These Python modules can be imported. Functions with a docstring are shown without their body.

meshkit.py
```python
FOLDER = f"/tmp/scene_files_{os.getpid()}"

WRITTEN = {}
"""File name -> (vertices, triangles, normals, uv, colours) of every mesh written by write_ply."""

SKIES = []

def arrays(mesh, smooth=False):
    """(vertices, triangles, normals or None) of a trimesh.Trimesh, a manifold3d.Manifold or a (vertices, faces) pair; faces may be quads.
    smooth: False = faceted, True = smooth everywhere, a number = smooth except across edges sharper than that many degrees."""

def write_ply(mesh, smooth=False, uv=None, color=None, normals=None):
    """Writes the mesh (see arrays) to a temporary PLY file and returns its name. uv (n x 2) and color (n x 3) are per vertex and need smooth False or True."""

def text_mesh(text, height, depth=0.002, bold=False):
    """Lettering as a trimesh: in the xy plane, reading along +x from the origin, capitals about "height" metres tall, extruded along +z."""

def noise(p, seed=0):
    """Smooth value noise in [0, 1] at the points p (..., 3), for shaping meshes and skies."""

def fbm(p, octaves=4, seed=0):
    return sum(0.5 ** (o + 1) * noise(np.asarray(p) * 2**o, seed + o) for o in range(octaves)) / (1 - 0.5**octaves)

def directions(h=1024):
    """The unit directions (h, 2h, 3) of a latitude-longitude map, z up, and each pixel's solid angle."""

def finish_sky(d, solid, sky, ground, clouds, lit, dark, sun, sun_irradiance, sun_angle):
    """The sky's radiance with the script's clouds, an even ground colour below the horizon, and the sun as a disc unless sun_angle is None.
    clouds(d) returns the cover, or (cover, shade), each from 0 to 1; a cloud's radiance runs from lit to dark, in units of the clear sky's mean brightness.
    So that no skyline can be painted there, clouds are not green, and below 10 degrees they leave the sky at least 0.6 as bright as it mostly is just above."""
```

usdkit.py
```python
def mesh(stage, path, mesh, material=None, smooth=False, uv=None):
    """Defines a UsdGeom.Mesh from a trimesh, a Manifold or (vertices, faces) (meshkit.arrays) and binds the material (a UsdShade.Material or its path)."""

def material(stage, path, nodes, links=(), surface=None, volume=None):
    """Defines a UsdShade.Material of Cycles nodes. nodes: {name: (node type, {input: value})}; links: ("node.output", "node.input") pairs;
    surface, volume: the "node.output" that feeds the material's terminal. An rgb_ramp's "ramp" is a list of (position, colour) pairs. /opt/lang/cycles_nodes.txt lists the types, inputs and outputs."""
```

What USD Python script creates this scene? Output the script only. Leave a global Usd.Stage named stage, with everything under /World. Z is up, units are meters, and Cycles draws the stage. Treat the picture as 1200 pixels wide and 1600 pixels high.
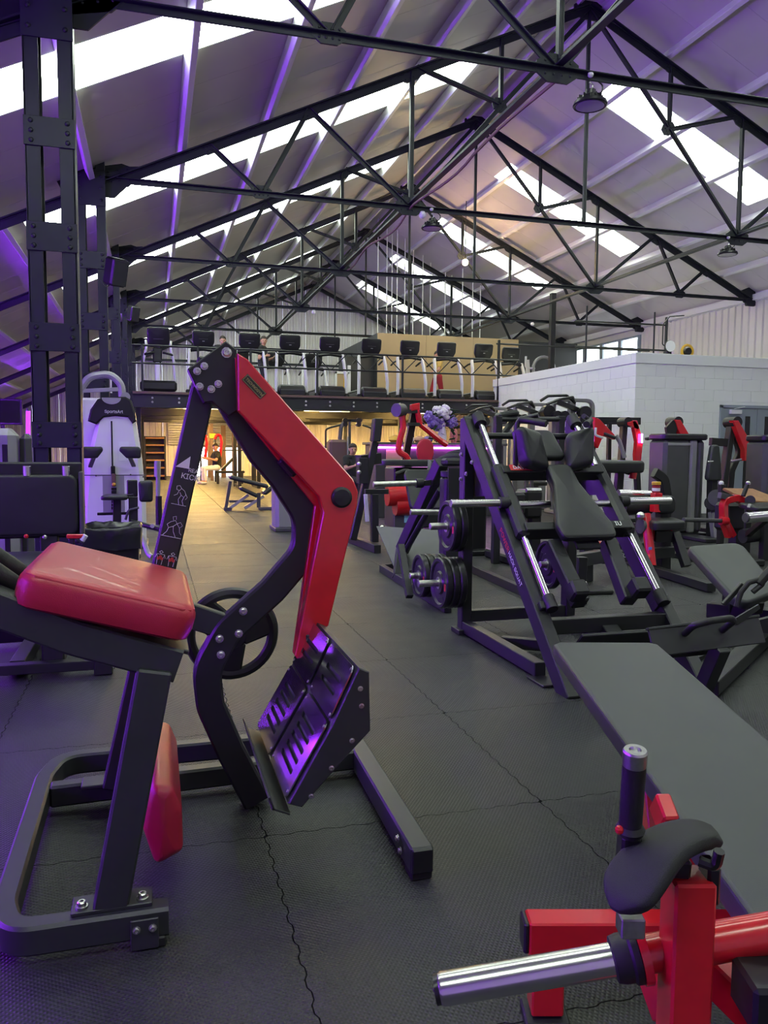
import math, random
import numpy as np, trimesh, shapely
from shapely.geometry import Polygon, LineString, Point
from shapely import affinity
import usdkit, meshkit
from pxr import Usd, UsdGeom, UsdLux, UsdShade, Gf, Sdf

stage = Usd.Stage.CreateInMemory()
UsdGeom.SetStageUpAxis(stage, UsdGeom.Tokens.z)
UsdGeom.SetStageMetersPerUnit(stage, 1.0)
UsdGeom.Xform.Define(stage, '/World')
UsdGeom.Scope.Define(stage, '/World/Looks')
rng = random.Random(7)

# ---------------------------------------------------------------- camera
F, YAW, PIT, ROL, EYE = 1245.3, 0.2817, 0.0819, -0.0076, 1.30
_cy, _sy, _cp, _sp = math.cos(YAW), math.sin(YAW), math.cos(PIT), math.sin(PIT)
CAM = np.array([0, 0, EYE])
def ray(x, y):
    u, v = (x - 600) / F, (800 - y) / F
    c, s = math.cos(ROL), math.sin(ROL)
    u, v = u * c + v * s, -u * s + v * c
    d, z = _cp + v * _sp, v * _cp - _sp
    return np.array([u * _cy + d * _sy, -u * _sy + d * _cy, z])
def at(x, y, Y):            # the photo's pixel on the plane Y = const (metres ahead)
    r = ray(x, y); return CAM + r * Y / r[1]
def ax(x, y, X):            # ... on the plane X = const
    r = ray(x, y); return CAM + r * X / r[0]
def az(x, y, z=0.0):        # ... at a height z
    r = ray(x, y); return CAM + r * (z - EYE) / r[2]
_o = ray(600, 800); _r = ray(601, 800) - _o; _u = _o - ray(600, 801)
_r /= np.linalg.norm(_r); _u /= np.linalg.norm(_u); _o /= np.linalg.norm(_o)
cam = UsdGeom.Camera.Define(stage, '/World/camera')
cam.AddTransformOp().Set(Gf.Matrix4d(*_r, 0, *_u, 0, *(-_o), 0, *CAM, 1))
cam.CreateHorizontalApertureAttr(36.0); cam.CreateVerticalApertureAttr(48.0)
cam.CreateFocalLengthAttr(36.0 * F / 1200)
cam.CreateClippingRangeAttr(Gf.Vec2f(0.05, 500))
cam.GetPrim().GetAttribute('exposure').Set(0.0)
EXPOSURE = 0.58
cam.CreateExposureAttr(EXPOSURE)
# light levels, tuned together
SKYLIGHT = 6.0        # radiance of the translucent roof lights
PURPLE = 1050.0         # violet LED floods along the left wall and floor
WARM = 250.0           # warm lamps under the mezzanine
dome = UsdLux.DomeLight.Define(stage, '/World/sky_dome')
dome.CreateIntensityAttr(1.0); dome.CreateColorAttr(Gf.Vec3f(0.75, 0.85, 1.0))

# ---------------------------------------------------------------- materials
MATS = {}
def mat(name, color, rough=0.5, metal=0.0, noise=0, amt=0.0, bump=0.0, bscale=200, coat=0.0, emit=None, es=0.0, spec=0.5, sheen=0, rvar=0.0):
    n = {'p': ('principled_bsdf', dict(base_color=color, roughness=rough, metallic=metal, coat_weight=coat, specular_ior_level=spec, sheen_weight=sheen))}
    l = []
    if emit is not None:
        n['p'][1]['emission_color'] = emit; n['p'][1]['emission_strength'] = es
    if noise:
        n['t'] = ('texture_coordinate', {})
        n['n'] = ('noise_texture', dict(scale=noise, detail=4, roughness=0.6))
        a = np.array(color)
        n['r'] = ('rgb_ramp', dict(ramp=[(0.25, tuple(a * (1 - amt))), (0.75, tuple(np.minimum(a * (1 + amt), 1)))]))
        l += [('t.object', 'n.vector'), ('n.fac', 'r.fac'), ('r.color', 'p.base_color')]
        if rvar:
            n['m'] = ('math', dict(math_type='multiply_add', value2=rvar, value3=rough - rvar / 2))
            l += [('n.fac', 'm.value1'), ('m.value', 'p.roughness')]
    if bump:
        n['t'] = ('texture_coordinate', {})
        n['bn'] = ('noise_texture', dict(scale=bscale, detail=2))
        n['b'] = ('bump', dict(strength=bump, distance=0.002))
        l += [('t.object', 'bn.vector'), ('bn.fac', 'b.height'), ('b.normal', 'p.normal')]
    MATS[name] = usdkit.material(stage, '/World/Looks/' + name, n, l, surface='p.BSDF')
    return name
mat('black_steel', (0.012, 0.013, 0.015), 0.42, noise=9, amt=0.15)
mat('frame_black', (0.014, 0.015, 0.0155), 0.38, bump=0.15, bscale=900)
mat('charcoal_coat', (0.027, 0.030, 0.030), 0.40, noise=7, amt=0.12, bump=0.12, bscale=1200)
mat('graphite', (0.068, 0.068, 0.072), 0.42, noise=6, amt=0.1)
mat('station_grey', (0.17, 0.165, 0.17), 0.4)
mat('silver_grey', (0.33, 0.33, 0.34), 0.38, metal=0.3)
mat('red_paint', (0.58, 0.011, 0.018), 0.26, coat=0.5, noise=14, amt=0.08)
mat('red_vinyl', (0.47, 0.018, 0.045), 0.35, coat=0.1, bump=0.25, bscale=700, noise=8, amt=0.07)
mat('black_vinyl', (0.016, 0.0175, 0.018), 0.40, bump=0.25, bscale=600)
mat('grey_vinyl', (0.031, 0.0355, 0.035), 0.42, bump=0.25, bscale=600, noise=5, amt=0.08)
mat('chrome', (0.74, 0.74, 0.73), 0.20, metal=1.0)
mat('steel', (0.62, 0.62, 0.60), 0.28, metal=1.0, noise=18, amt=0.08, rvar=0.15)
mat('foot_steel', (0.60, 0.60, 0.62), 0.17, metal=1.0, noise=6, amt=0.12, rvar=0.12)
mat('rubber', (0.013, 0.013, 0.014), 0.55, bump=0.2, bscale=400)
mat('foam', (0.015, 0.016, 0.0165), 0.75, bump=0.4, bscale=900)
mat('plate_rubber', (0.013, 0.013, 0.0135), 0.33, noise=20, amt=0.2)
mat('white_paint', (0.85, 0.88, 0.83), 0.55, bump=0.25, bscale=160)
mat('mortar_paint', (0.82, 0.85, 0.80), 0.6)
mat('cream_sheet', (0.60, 0.57, 0.53), 0.45, noise=1.2, amt=0.05)
mat('lining', (0.50, 0.475, 0.465), 0.5, noise=0.9, amt=0.05, bump=0.1, bscale=60)
mat('purlin_white', (0.62, 0.61, 0.62), 0.42)
mat('lip_white', (0.75, 0.78, 0.74), 0.5)
mat('truss_black', (0.010, 0.013, 0.018), 0.45, spec=0.4, noise=5, amt=0.2)
mat('brown_edge', (0.12, 0.07, 0.055), 0.6)
mat('deck_grey', (0.10, 0.09, 0.08), 0.6)
mat('beige_board', (0.42, 0.31, 0.17), 0.6, noise=1.0, amt=0.06)
mat('dark_board', (0.035, 0.036, 0.036), 0.5)
mat('white_plastic', (0.72, 0.71, 0.74), 0.35)
mat('black_plastic', (0.012, 0.012, 0.014), 0.3)
mat('door_grey', (0.27, 0.32, 0.35), 0.45)
mat('dark_glass', (0.012, 0.013, 0.015), 0.08)
mat('wood', (0.33, 0.16, 0.07), 0.45, noise=12, amt=0.25)
mat('yellow', (0.62, 0.36, 0.03), 0.4)
mat('gold', (0.42, 0.36, 0.14), 0.35, metal=0.6)
mat('decal_dark', (0.03, 0.028, 0.02), 0.4)
mat('print_white', (0.55, 0.57, 0.55), 0.5)
mat('print_red', (0.55, 0.05, 0.04), 0.5)
mat('print_blue', (0.12, 0.2, 0.6), 0.5)
mat('print_cyan', (0.30, 0.62, 0.75), 0.5)
mat('paper', (0.75, 0.76, 0.78), 0.6)
mat('skin', (0.52, 0.27, 0.19), 0.5)
mat('hair', (0.03, 0.018, 0.012), 0.6)
mat('cloth_black', (0.014, 0.014, 0.016), 0.8)
mat('cloth_red', (0.30, 0.015, 0.03), 0.8)
mat('cloth_yellow', (0.6, 0.4, 0.12), 0.8)
mat('bag_plastic', (0.02, 0.021, 0.024), 0.22, bump=0.3, bscale=40)
mat('leaf', (0.03, 0.07, 0.025), 0.5)
mat('lilac', (0.25, 0.17, 0.50), 0.7, noise=60, amt=0.3)
mat('petal_white', (0.65, 0.60, 0.68), 0.7, noise=60, amt=0.15)
mat('pink', (0.7, 0.22, 0.24), 0.6)
mat('skylight_glow', (0.7, 0.75, 0.7), 0.5, emit=(0.86, 1.0, 0.82), es=SKYLIGHT)
mat('window_glow', (0.7, 0.75, 0.7), 0.5, emit=(0.85, 0.95, 1.0), es=2.6)
mat('warm_glow', (0.8, 0.7, 0.5), 0.5, emit=(1.0, 0.62, 0.18), es=WARM)
mat('bulb_glow', (0.8, 0.7, 0.5), 0.5, emit=(1.0, 0.66, 0.28), es=380.0)
mat('daylight_doorway', (0.8, 0.8, 0.8), 0.5, emit=(0.92, 0.97, 1.0), es=3.2)
mat('violet_glow', (0.3, 0.1, 0.8), 0.5, emit=(0.25, 0.02, 1.0), es=PURPLE)
mat('violet_panel', (0.3, 0.1, 0.8), 0.5, emit=(0.27, 0.02, 1.0), es=8.5)
mat('violet_bright', (0.3, 0.1, 0.8), 0.5, emit=(0.30, 0.025, 1.0), es=19.0)
mat('violet_tube', (0.4, 0.1, 0.9), 0.4, emit=(0.28, 0.03, 1.0), es=1.6)
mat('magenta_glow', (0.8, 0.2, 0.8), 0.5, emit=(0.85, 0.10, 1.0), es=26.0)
mat('lamp_lens', (0.35, 0.33, 0.4), 0.2)
# rubber floor: fine woven relief, scuffs
usdkit.material(stage, '/World/Looks/mat_rubber', {
    'g': ('geometry', {}),
    'm1': ('mapping', dict(rotation=(0, 0, 0.62), scale=(1, 1, 1))), 'm2': ('mapping', dict(rotation=(0, 0, -0.95), scale=(1, 1, 1))),
    'w1': ('wave_texture', dict(scale=28.0, bands_direction='x')), 'w2': ('wave_texture', dict(scale=28.0, bands_direction='x')),
    'mx': ('math', dict(math_type='multiply')),
    'b': ('bump', dict(strength=0.55, distance=0.003)),
    'n': ('noise_texture', dict(scale=1.6, detail=6, roughness=0.62)),
    'n2': ('noise_texture', dict(scale=9.0, detail=5, roughness=0.7, distortion=1.2)),
    'r': ('rgb_ramp', dict(ramp=[(0.3, (0.021, 0.0228, 0.0228)), (0.5, (0.026, 0.028, 0.0275)), (0.72, (0.038, 0.0395, 0.038))])),
    'r2': ('rgb_ramp', dict(ramp=[(0.60, (0, 0, 0)), (0.80, (1, 1, 1))])),
    'mc': ('mix', dict(mix_type='mix', color2=(0.060, 0.061, 0.059))), 'sc': ('math', dict(math_type='multiply', value2=0.5)),
    'ro': ('math', dict(math_type='multiply_add', value2=0.35, value3=0.33)),
    'p': ('principled_bsdf', dict(specular_ior_level=0.36))},
    [('g.position', 'm1.vector'), ('g.position', 'm2.vector'), ('m1.vector', 'w1.vector'), ('m2.vector', 'w2.vector'),
     ('w1.fac', 'mx.value1'), ('w2.fac', 'mx.value2'), ('mx.value', 'b.height'), ('b.normal', 'p.normal'),
     ('g.position', 'n.vector'), ('g.position', 'n2.vector'), ('n.fac', 'r.fac'), ('n2.fac', 'r2.fac'), ('r2.color', 'sc.value1'),
     ('sc.value', 'mc.fac'), ('r.color', 'mc.color1'), ('mc.color', 'p.base_color'), ('n.fac', 'ro.value1'), ('ro.value', 'p.roughness')], surface='p.BSDF')
MATS['mat_rubber'] = 1
LOOKS = {}
def look(name):
    if name not in LOOKS: LOOKS[name] = UsdShade.Material.Get(stage, '/World/Looks/' + name)
    return LOOKS[name]

# ---------------------------------------------------------------- mesh helpers: each returns (vertices, faces)
V3 = lambda *a: np.array(a, float)
Z3, X3, Y3 = V3(0, 0, 1), V3(1, 0, 0), V3(0, 1, 0)
def unit(v): v = np.asarray(v, float); return v / np.linalg.norm(v)
def vf(t): return np.asarray(t.vertices, float), np.asarray(t.faces, int)
def join(*ms):
    ms = [m for m in ms if m is not None]
    vs, fs, k = [], [], 0
    for v, f in ms: vs.append(v); fs.append(f + k); k += len(v)
    return np.vstack(vs), np.vstack(fs)
_cb = {}
def _chbox(c):
    h = 0.5
    return c
def frame_box(o, ux, uy, uz, sx, sy, sz, ch=0.004):
    """a box of sizes sx, sy, sz about o, edges chamfered"""
    ch = min(ch, 0.45 * min(sx, sy, sz))
    P = []
    if ch <= 0:
        P = [(a, b, c) for a in (-1, 1) for b in (-1, 1) for c in (-1, 1)]
        P = np.array(P) * np.array([sx, sy, sz]) / 2
        f = np.array([[0, 1, 3], [0, 3, 2], [4, 6, 7], [4, 7, 5], [0, 4, 5], [0, 5, 1], [2, 3, 7], [2, 7, 6], [0, 2, 6], [0, 6, 4], [1, 5, 7], [1, 7, 3]])
    else:
        h = np.array([sx, sy, sz]) / 2
        for a in (-1, 1):
            for b in (-1, 1):
                for c in (-1, 1):
                    s = np.array([a, b, c])
                    for k in range(3):
                        q = h - ch; q[k] = h[k]
                        P.append(s * q)
        P = np.array(P)
        if 'f' not in _cb:
            unitP = []
            for a in (-1, 1):
                for b in (-1, 1):
                    for c in (-1, 1):
                        for k in range(3):
                            q = np.array([.4, .4, .4]); q[k] = .5; unitP.append(np.array([a, b, c]) * q)
            unitP = np.array(unitP)
            from scipy.spatial import ConvexHull
            hl = ConvexHull(unitP); f = hl.simplices.copy()
            for i, t in enumerate(f):
                n = np.cross(unitP[t[1]] - unitP[t[0]], unitP[t[2]] - unitP[t[0]])
                if n @ hl.equations[i, :3] < 0: f[i] = t[[0, 2, 1]]
            _cb['f'] = f
        f = _cb['f']
    R = np.stack([unit(ux), unit(uy), unit(uz)])
    return P @ R + np.asarray(o, float), f.copy()
def box(x0, x1, y0, y1, z0, z1, ch=0.004):
    return frame_box(((x0 + x1) / 2, (y0 + y1) / 2, (z0 + z1) / 2), X3, Y3, Z3, abs(x1 - x0), abs(y1 - y0), abs(z1 - z0), ch)
def basis(d, up=Z3):
    d = unit(d); s = np.cross(d, up)
    if np.linalg.norm(s) < 1e-6: s = np.cross(d, X3)
    s = unit(s); return d, s, np.cross(s, d)
def beam(p0, p1, w, h, up=Z3, ch=0.004, ext=0.0):
    """rectangular bar from p0 to p1: w across, h along up"""
    p0, p1 = np.asarray(p0, float), np.asarray(p1, float); L = np.linalg.norm(p1 - p0) + 2 * ext
    d, s, u = basis(p1 - p0, up)
    return frame_box((p0 + p1) / 2, d, s, u, L, w, h, ch)
def sweep(path, section, up=Z3, closed=False, cap=True, planar=None):
    """section (k,2) swept along path (n,3); planar = constant side vector, else parallel transport"""
    P = np.asarray(path, float); n = len(P); S = np.asarray(section, float); k = len(S)
    T = np.zeros_like(P)
    if closed: T = np.roll(P, -1, 0) - np.roll(P, 1, 0)
    else: T[1:-1] = P[2:] - P[:-2]; T[0] = P[1] - P[0]; T[-1] = P[-1] - P[-2]
    T /= np.maximum(np.linalg.norm(T, axis=1, keepdims=True), 1e-12)
    V = []
    s = None
    for i in range(n):
        if planar is not None: s = unit(planar)
        elif s is None: _, s, _ = basis(T[i], up)
        else: s = unit(s - T[i] * (s @ T[i]))
        u = np.cross(s, T[i])
        f = 1.0
        if planar is not None and (closed or 0 < i < n - 1):
            a = unit(P[i] - P[i - 1]); f = 1 / max(0.4, abs(a @ T[i]))
        V.append(P[i] + S[:, :1] * s + S[:, 1:] * u * f)
    V = np.vstack(V); Fs = []
    for i in range(n if closed else n - 1):
        a, b = i * k, ((i + 1) % n) * k
        for j in range(k):
            j2 = (j + 1) % k
            Fs += [(a + j, a + j2, b + j2), (a + j, b + j2, b + j)]
    if not closed and cap:
        for base, fl in ((0, False), ((n - 1) * k, True)):
            c = len(V); V = np.vstack([V, V[base:base + k].mean(0)])
            for j in range(k):
                t = (c, base + j, base + (j + 1) % k)
                Fs.append(t if fl else t[::-1])
    return V, np.array(Fs)[:, ::-1] if False else np.array(Fs)
def _fixn(m):
    t = trimesh.Trimesh(m[0], m[1], process=False)
    if t.volume < 0: return m[0], m[1][:, ::-1]
    return m
def circle(r, n=12): a = np.arange(n) * 2 * math.pi / n; return np.stack([r * np.cos(a), r * np.sin(a)], 1)
def rect(w, h, c=0.006):
    c = min(c, .4 * w, .4 * h); a, b = w / 2, h / 2
    return np.array([(a, -b + c), (a, b - c), (a - c, b), (-a + c, b), (-a, b - c), (-a, -b + c), (-a + c, -b), (a - c, -b)])
def bend(pts, r, n=6, closed=False):
    """polyline with rounded corners; r a number or one per point"""
    P = [np.asarray(p, float) for p in pts]; m = len(P); out = []
    R = [r] * m if np.ndim(r) == 0 else list(r)
    for i in range(m):
        if not closed and i in (0, m - 1) or R[i] <= 0: out.append(P[i]); continue
        a, b, c = P[i - 1], P[i], P[(i + 1) % m]
        u, v = unit(a - b), unit(c - b)
        ang = math.acos(np.clip(u @ v, -1, 1))
        if ang > 3.05: out.append(b); continue
        t = min(R[i] / math.tan(ang / 2), 0.48 * np.linalg.norm(a - b), 0.48 * np.linalg.norm(c - b))
        p, q = b + u * t, b + v * t
        for k in range(n + 1):
            s = k / n; out.append((1 - s) ** 2 * p + 2 * s * (1 - s) * b + s * s * q)
    return np.array(out)
def tube(pts, r, n=12, bendr=0, cap=True, bn=6):
    P = bend(pts, bendr, bn) if bendr else np.asarray(pts, float)
    return _fixn(sweep(P, circle(r, n), cap=cap))
def rsweep(pts, w, h, side, bendr=0.0, ch=0.006, closed=False, bn=6):
    """rectangular tube along a planar path; w along side (the plane's normal), h in the plane"""
    P = bend(pts, bendr, bn, closed) if np.any(np.asarray(bendr) > 0) else np.asarray(pts, float)
    return _fixn(sweep(P, rect(w, h, ch), planar=side, closed=closed))
def lathe(profile, o, d, n=24):
    """profile [(r, t)] turned about the axis d through o"""
    d, s, u = basis(d); o = np.asarray(o, float); V = []; Fs = []
    a = np.arange(n) * 2 * math.pi / n; ring = np.cos(a)[:, None] * s + np.sin(a)[:, None] * u
    for r, t in profile: V.append(o + d * t + ring * max(r, 1e-5))
    V = np.vstack(V)
    for i in range(len(profile) - 1):
        A, B = i * n, (i + 1) * n
        for j in range(n):
            j2 = (j + 1) % n; Fs += [(A + j, A + j2, B + j2), (A + j, B + j2, B + j)]
    return _fixn((V, np.array(Fs)))
def cyl(p0, p1, r, n=16, ch=0.002):
    p0, p1 = np.asarray(p0, float), np.asarray(p1, float); L = np.linalg.norm(p1 - p0); ch = min(ch, r * .5, L * .4)
    return lathe([(0, 0), (r - ch, 0), (r, ch), (r, L - ch), (r - ch, L), (0, L)], p0, p1 - p0, n)
def ball(o, r, n=12, sc=(1, 1, 1)):
    t = trimesh.creation.uv_sphere(radius=r, count=[max(6, n // 2), n])
    return np.asarray(t.vertices) * sc + np.asarray(o, float), np.asarray(t.faces)
def plane_map(v2, o, ux, uy, h):
    ux, uy = unit(ux), unit(uy); nz = np.cross(ux, uy)
    return np.asarray(o, float) + v2[:, :1] * ux + v2[:, 1:2] * uy + np.asarray(h)[:, None] * nz
def prism(poly, o, ux, uy, t, ch=0.0):
    """polygon (in ux, uy) extruded t along ux x uy, from o; optional chamfer on both faces"""
    g = poly if isinstance(poly, Polygon) else Polygon(poly)
    if not g.is_valid: g = g.buffer(0)
    if ch > 0 and t > 2.2 * ch:
        out = resample(g, 0)
        nrm = normals2(out)
        n = len(out); V = []
        for ins, z in ((ch, 0), (0, ch), (0, t - ch), (ch, t)):
            V.append(plane_map(out - nrm * ins, o, ux, uy, np.full(n, z)))
        return _stack(V, n, out)
    m = trimesh.creation.extrude_polygon(shapely.geometry.polygon.orient(g), t, engine='earcut')
    v = np.asarray(m.vertices)
    return _fixn((plane_map(v[:, :2], o, ux, uy, v[:, 2]), np.asarray(m.faces)))
def _stack(V, n, out):
    Fs = []
    for i in range(len(V) - 1):
        A, B = i * n, (i + 1) * n
        for j in range(n):
            j2 = (j + 1) % n; Fs += [(A + j, A + j2, B + j2), (A + j, B + j2, B + j)]
    tv, tf = trimesh.creation.triangulate_polygon(Polygon(out), engine='earcut')
    tv = np.asarray(tv)
    idx = np.array([int(np.argmin(((out - p) ** 2).sum(1))) for p in tv])
    Fs += [tuple(t) for t in idx[tf][:, ::-1]] + [tuple(t + (len(V) - 1) * n) for t in idx[tf]]
    return _fixn((np.vstack(V), np.array(Fs)))
def resample(g, n):
    g = shapely.geometry.polygon.orient(g if isinstance(g, Polygon) else Polygon(g))
    c = np.array(g.exterior.coords)[:-1]
    if n:
        ls = g.exterior; c = np.array([ls.interpolate(k / n, normalized=True).coords[0] for k in range(n)])
    return c
def normals2(c):
    e1 = c - np.roll(c, 1, 0); e2 = np.roll(c, -1, 0) - c
    f = lambda e: np.stack([e[:, 1], -e[:, 0]], 1) / np.maximum(np.linalg.norm(e, axis=1, keepdims=True), 1e-9)
    n1, n2 = f(e1), f(e2); n = n1 + n2; n /= np.maximum(np.linalg.norm(n, axis=1, keepdims=True), 1e-9)
    return n / np.clip((n * n1).sum(1, keepdims=True), 0.5, 1)
def rounded(pts, r): return Polygon(pts).buffer(-r).buffer(r, quad_segs=5)
def pad(outline, o, ux, uy, t, r=0.02, corner=0.03, n=64, dome=0.006):
    """upholstered pad: outline with rounded corners in (ux, uy), thickness t along ux x uy, soft edges of radius r"""
    g = rounded(outline, corner); c = resample(g, n); nr = normals2(c); m = len(c); V = []
    r2 = min(r, t * .48)
    def lay(ins, z): V.append(plane_map(c - nr * ins, o, ux, uy, np.full(m, z)))
    lay(r2 * .7, 0); lay(r2 * .2, r2 * .25)
    lay(0, r2); lay(0, t - r2)
    for a in (22, 45, 68, 88): lay(r2 * (1 - math.cos(math.radians(a))), t - r2 + r2 * math.sin(math.radians(a)))
    cen = c.mean(0)
    inner = c - nr * r2
    for q in (0.75, 0.4): V.append(plane_map(cen + (inner - cen) * q, o, ux, uy, np.full(m, t + dome * (1 - q * q))))
    Fs = []
    L = len(V)
    for i in range(L - 1):
        A, B = i * m, (i + 1) * m
        for j in range(m):
            j2 = (j + 1) % m; Fs += [(A + j, A + j2, B + j2), (A + j, B + j2, B + j)]
    V.append(plane_map(cen[None], o, ux, uy, np.array([t + dome]))); V.append(plane_map(cen[None], o, ux, uy, np.array([0.0])))
    k = L * m
    for j in range(m):
        Fs += [((L - 1) * m + j, (L - 1) * m + (j + 1) % m, k), ((j + 1) % m, j, k + 1)]
    return _fixn((np.vstack(V), np.array(Fs)))
def piping(outline, o, ux, uy, z, rad=0.003, corner=0.03, inset=0.0, n=64):
    c = resample(rounded(outline, corner), n); nr = normals2(c)
    return _fixn(sweep(plane_map(c - nr * inset, o, ux, uy, np.full(len(c), z)), circle(rad, 5), closed=True, planar=None))
def text(s, h, o, ux, uy, depth=0.0012, bold=True, center=False):
    m = meshkit.text_mesh(s, h, depth, bold); v = np.asarray(m.vertices).copy()
    if center: v[:, 0] -= v[:, 0].max() / 2
    return plane_map(v[:, :2], o, ux, uy, v[:, 2]), np.asarray(m.faces)
def wires(segs, r=0.002, n=5): return join(*[tube(s, r, n) for s in segs])
def bolt(p, d, r=0.012, h=0.009):
    return lathe([(0, 0), (r * 1.35, 0), (r * 1.35, h * .25), (r, h * .3), (r, h * .85), (r * .8, h), (r * .45, h), (r * .4, h * .6), (0, h * .6)], p, d, 10)

# ---------------------------------------------------------------- things
used = {}
def free(path):
    k = used.get(path, 0); used[path] = k + 1
    return path if k == 0 else f'{path}_{k:03d}'
def put(path, m, material, smooth=30):
    v, f = m
    return usdkit.mesh(stage, path, (v, f), look(material), smooth=smooth).GetPrim()
class Thing:
    def bolts(self, ps, d, r, h=.009, under=None):
        for p in ps: self.part('bolt', bolt(p, d, r, h), 'steel', under=under)
    def __init__(self, name, label, cat=None, loc=(0, 0, 0), group=None, kind=None, rot=0.0):
        self.path = free('/World/' + name); self.loc = np.asarray(loc, float); self.name = name
        x = UsdGeom.Xform.Define(stage, self.path); x.AddTranslateOp().Set(Gf.Vec3d(*map(float, self.loc)))
        if rot: x.AddRotateZOp().Set(float(rot))
        self.prim = x.GetPrim(); self.cat, self.group = cat, group
        meta(self.prim, label, cat, group, kind)
    def part(self, name, m, material, label=None, under=None, smooth=30, kind=None):
        p = free((under or self.path) + '/' + name)
        pr = put(p, (m[0] - self.loc, m[1]), material, smooth)
        if label: pr.SetCustomDataByKey('label', label)
        if kind: pr.SetCustomDataByKey('kind', kind)
        return p
    def copy(self, label, loc, rot=0.0, group=None):
        p = free('/World/' + self.name)
        x = UsdGeom.Xform.Define(stage, p); x.GetPrim().GetReferences().AddInternalReference(self.path)
        x.GetPrim().SetInstanceable(True)
        x.ClearXformOpOrder()
        x.AddTranslateOp().Set(Gf.Vec3d(*map(float, loc)))
        if rot: x.AddRotateZOp().Set(float(rot))
        meta(x.GetPrim(), label, self.cat, group or self.group)
        return p
def meta(prim, label, cat, group=None, kind=None):
    prim.SetCustomDataByKey('label', label)
    if cat: prim.SetCustomDataByKey('category', cat)
    if group: prim.SetCustomDataByKey('group', group)
    if kind: prim.SetCustomDataByKey('kind', kind)
def single(name, m, material, label, cat, group=None, kind=None, smooth=30):
    p = put(free('/World/' + name), m, material, smooth); meta(p, label, cat, group, kind); return p
# ================================================================ the hall
XC, HALF, ZC, ZR = 6.66, 7.126, 4.8825, 8.216      # ridge line, half span of the trusses, bottom chord height, ridge height
SLOPE = (ZR - ZC) / HALF
XL, XR, YB, YF = -5.6, 13.9, -3.5, 34.5            # left wall, right wall, wall behind the camera, far gable
roofz = lambda X: ZR - SLOPE * abs(X - XC)
TY = [7.12 + 4.55 * i for i in range(6)]

# floor: interlocking rubber mats on a slab
slab = Thing('floor', 'black interlocking rubber gym mats covering the whole hall floor', None, (0, 0, 0), kind='structure')
slab.part('slab', box(XL, XR, YB, YF, -0.06, -0.012, 0), 'rubber')
PITCH, X0, Y0 = 1.012, 0.34, 0.545
def mat_tile(i, j, teeth):
    x, y, g = X0 + i * PITCH, Y0 + j * PITCH, 0.0018
    lo, hi = g, PITCH - g
    if not teeth: return box(x + lo, x + hi, y + lo, y + hi, -0.012, 0, 0.002)
    N, d = 22, 0.008
    def edge(a, b, out, flip):        # dovetailed edge from a to b
        P = []; a, b = np.array(a), np.array(b); out = np.array(out)
        for k in range(N):
            s = 1 if (k % 2 == 0) ^ flip else -1
            for q in (0.18, 0.82): P.append(a + (b - a) * (k + q) / N + out * s * d / 2)
        return P
    a, b, c, e = (x + lo, y + lo), (x + hi, y + lo), (x + hi, y + hi), (x + lo, y + hi)
    # neighbours mesh: left edge complements right edge, near complements far
    P = edge(a, b, (0, -1), True) + edge(b, c, (1, 0), False) + edge(c, e, (0, 1), True) + edge(e, a, (-1, 0), False)
    return prism(Polygon(P).buffer(0), (0, 0, -0.012), X3, Y3, 0.012)
tiles = [(i, j) for i in range(-6, 14) for j in range(-4, 35)
         if XL - .2 < X0 + i * PITCH and X0 + (i + 1) * PITCH < XR + .6 and Y0 + (j + 1) * PITCH < YF + .8]
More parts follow.
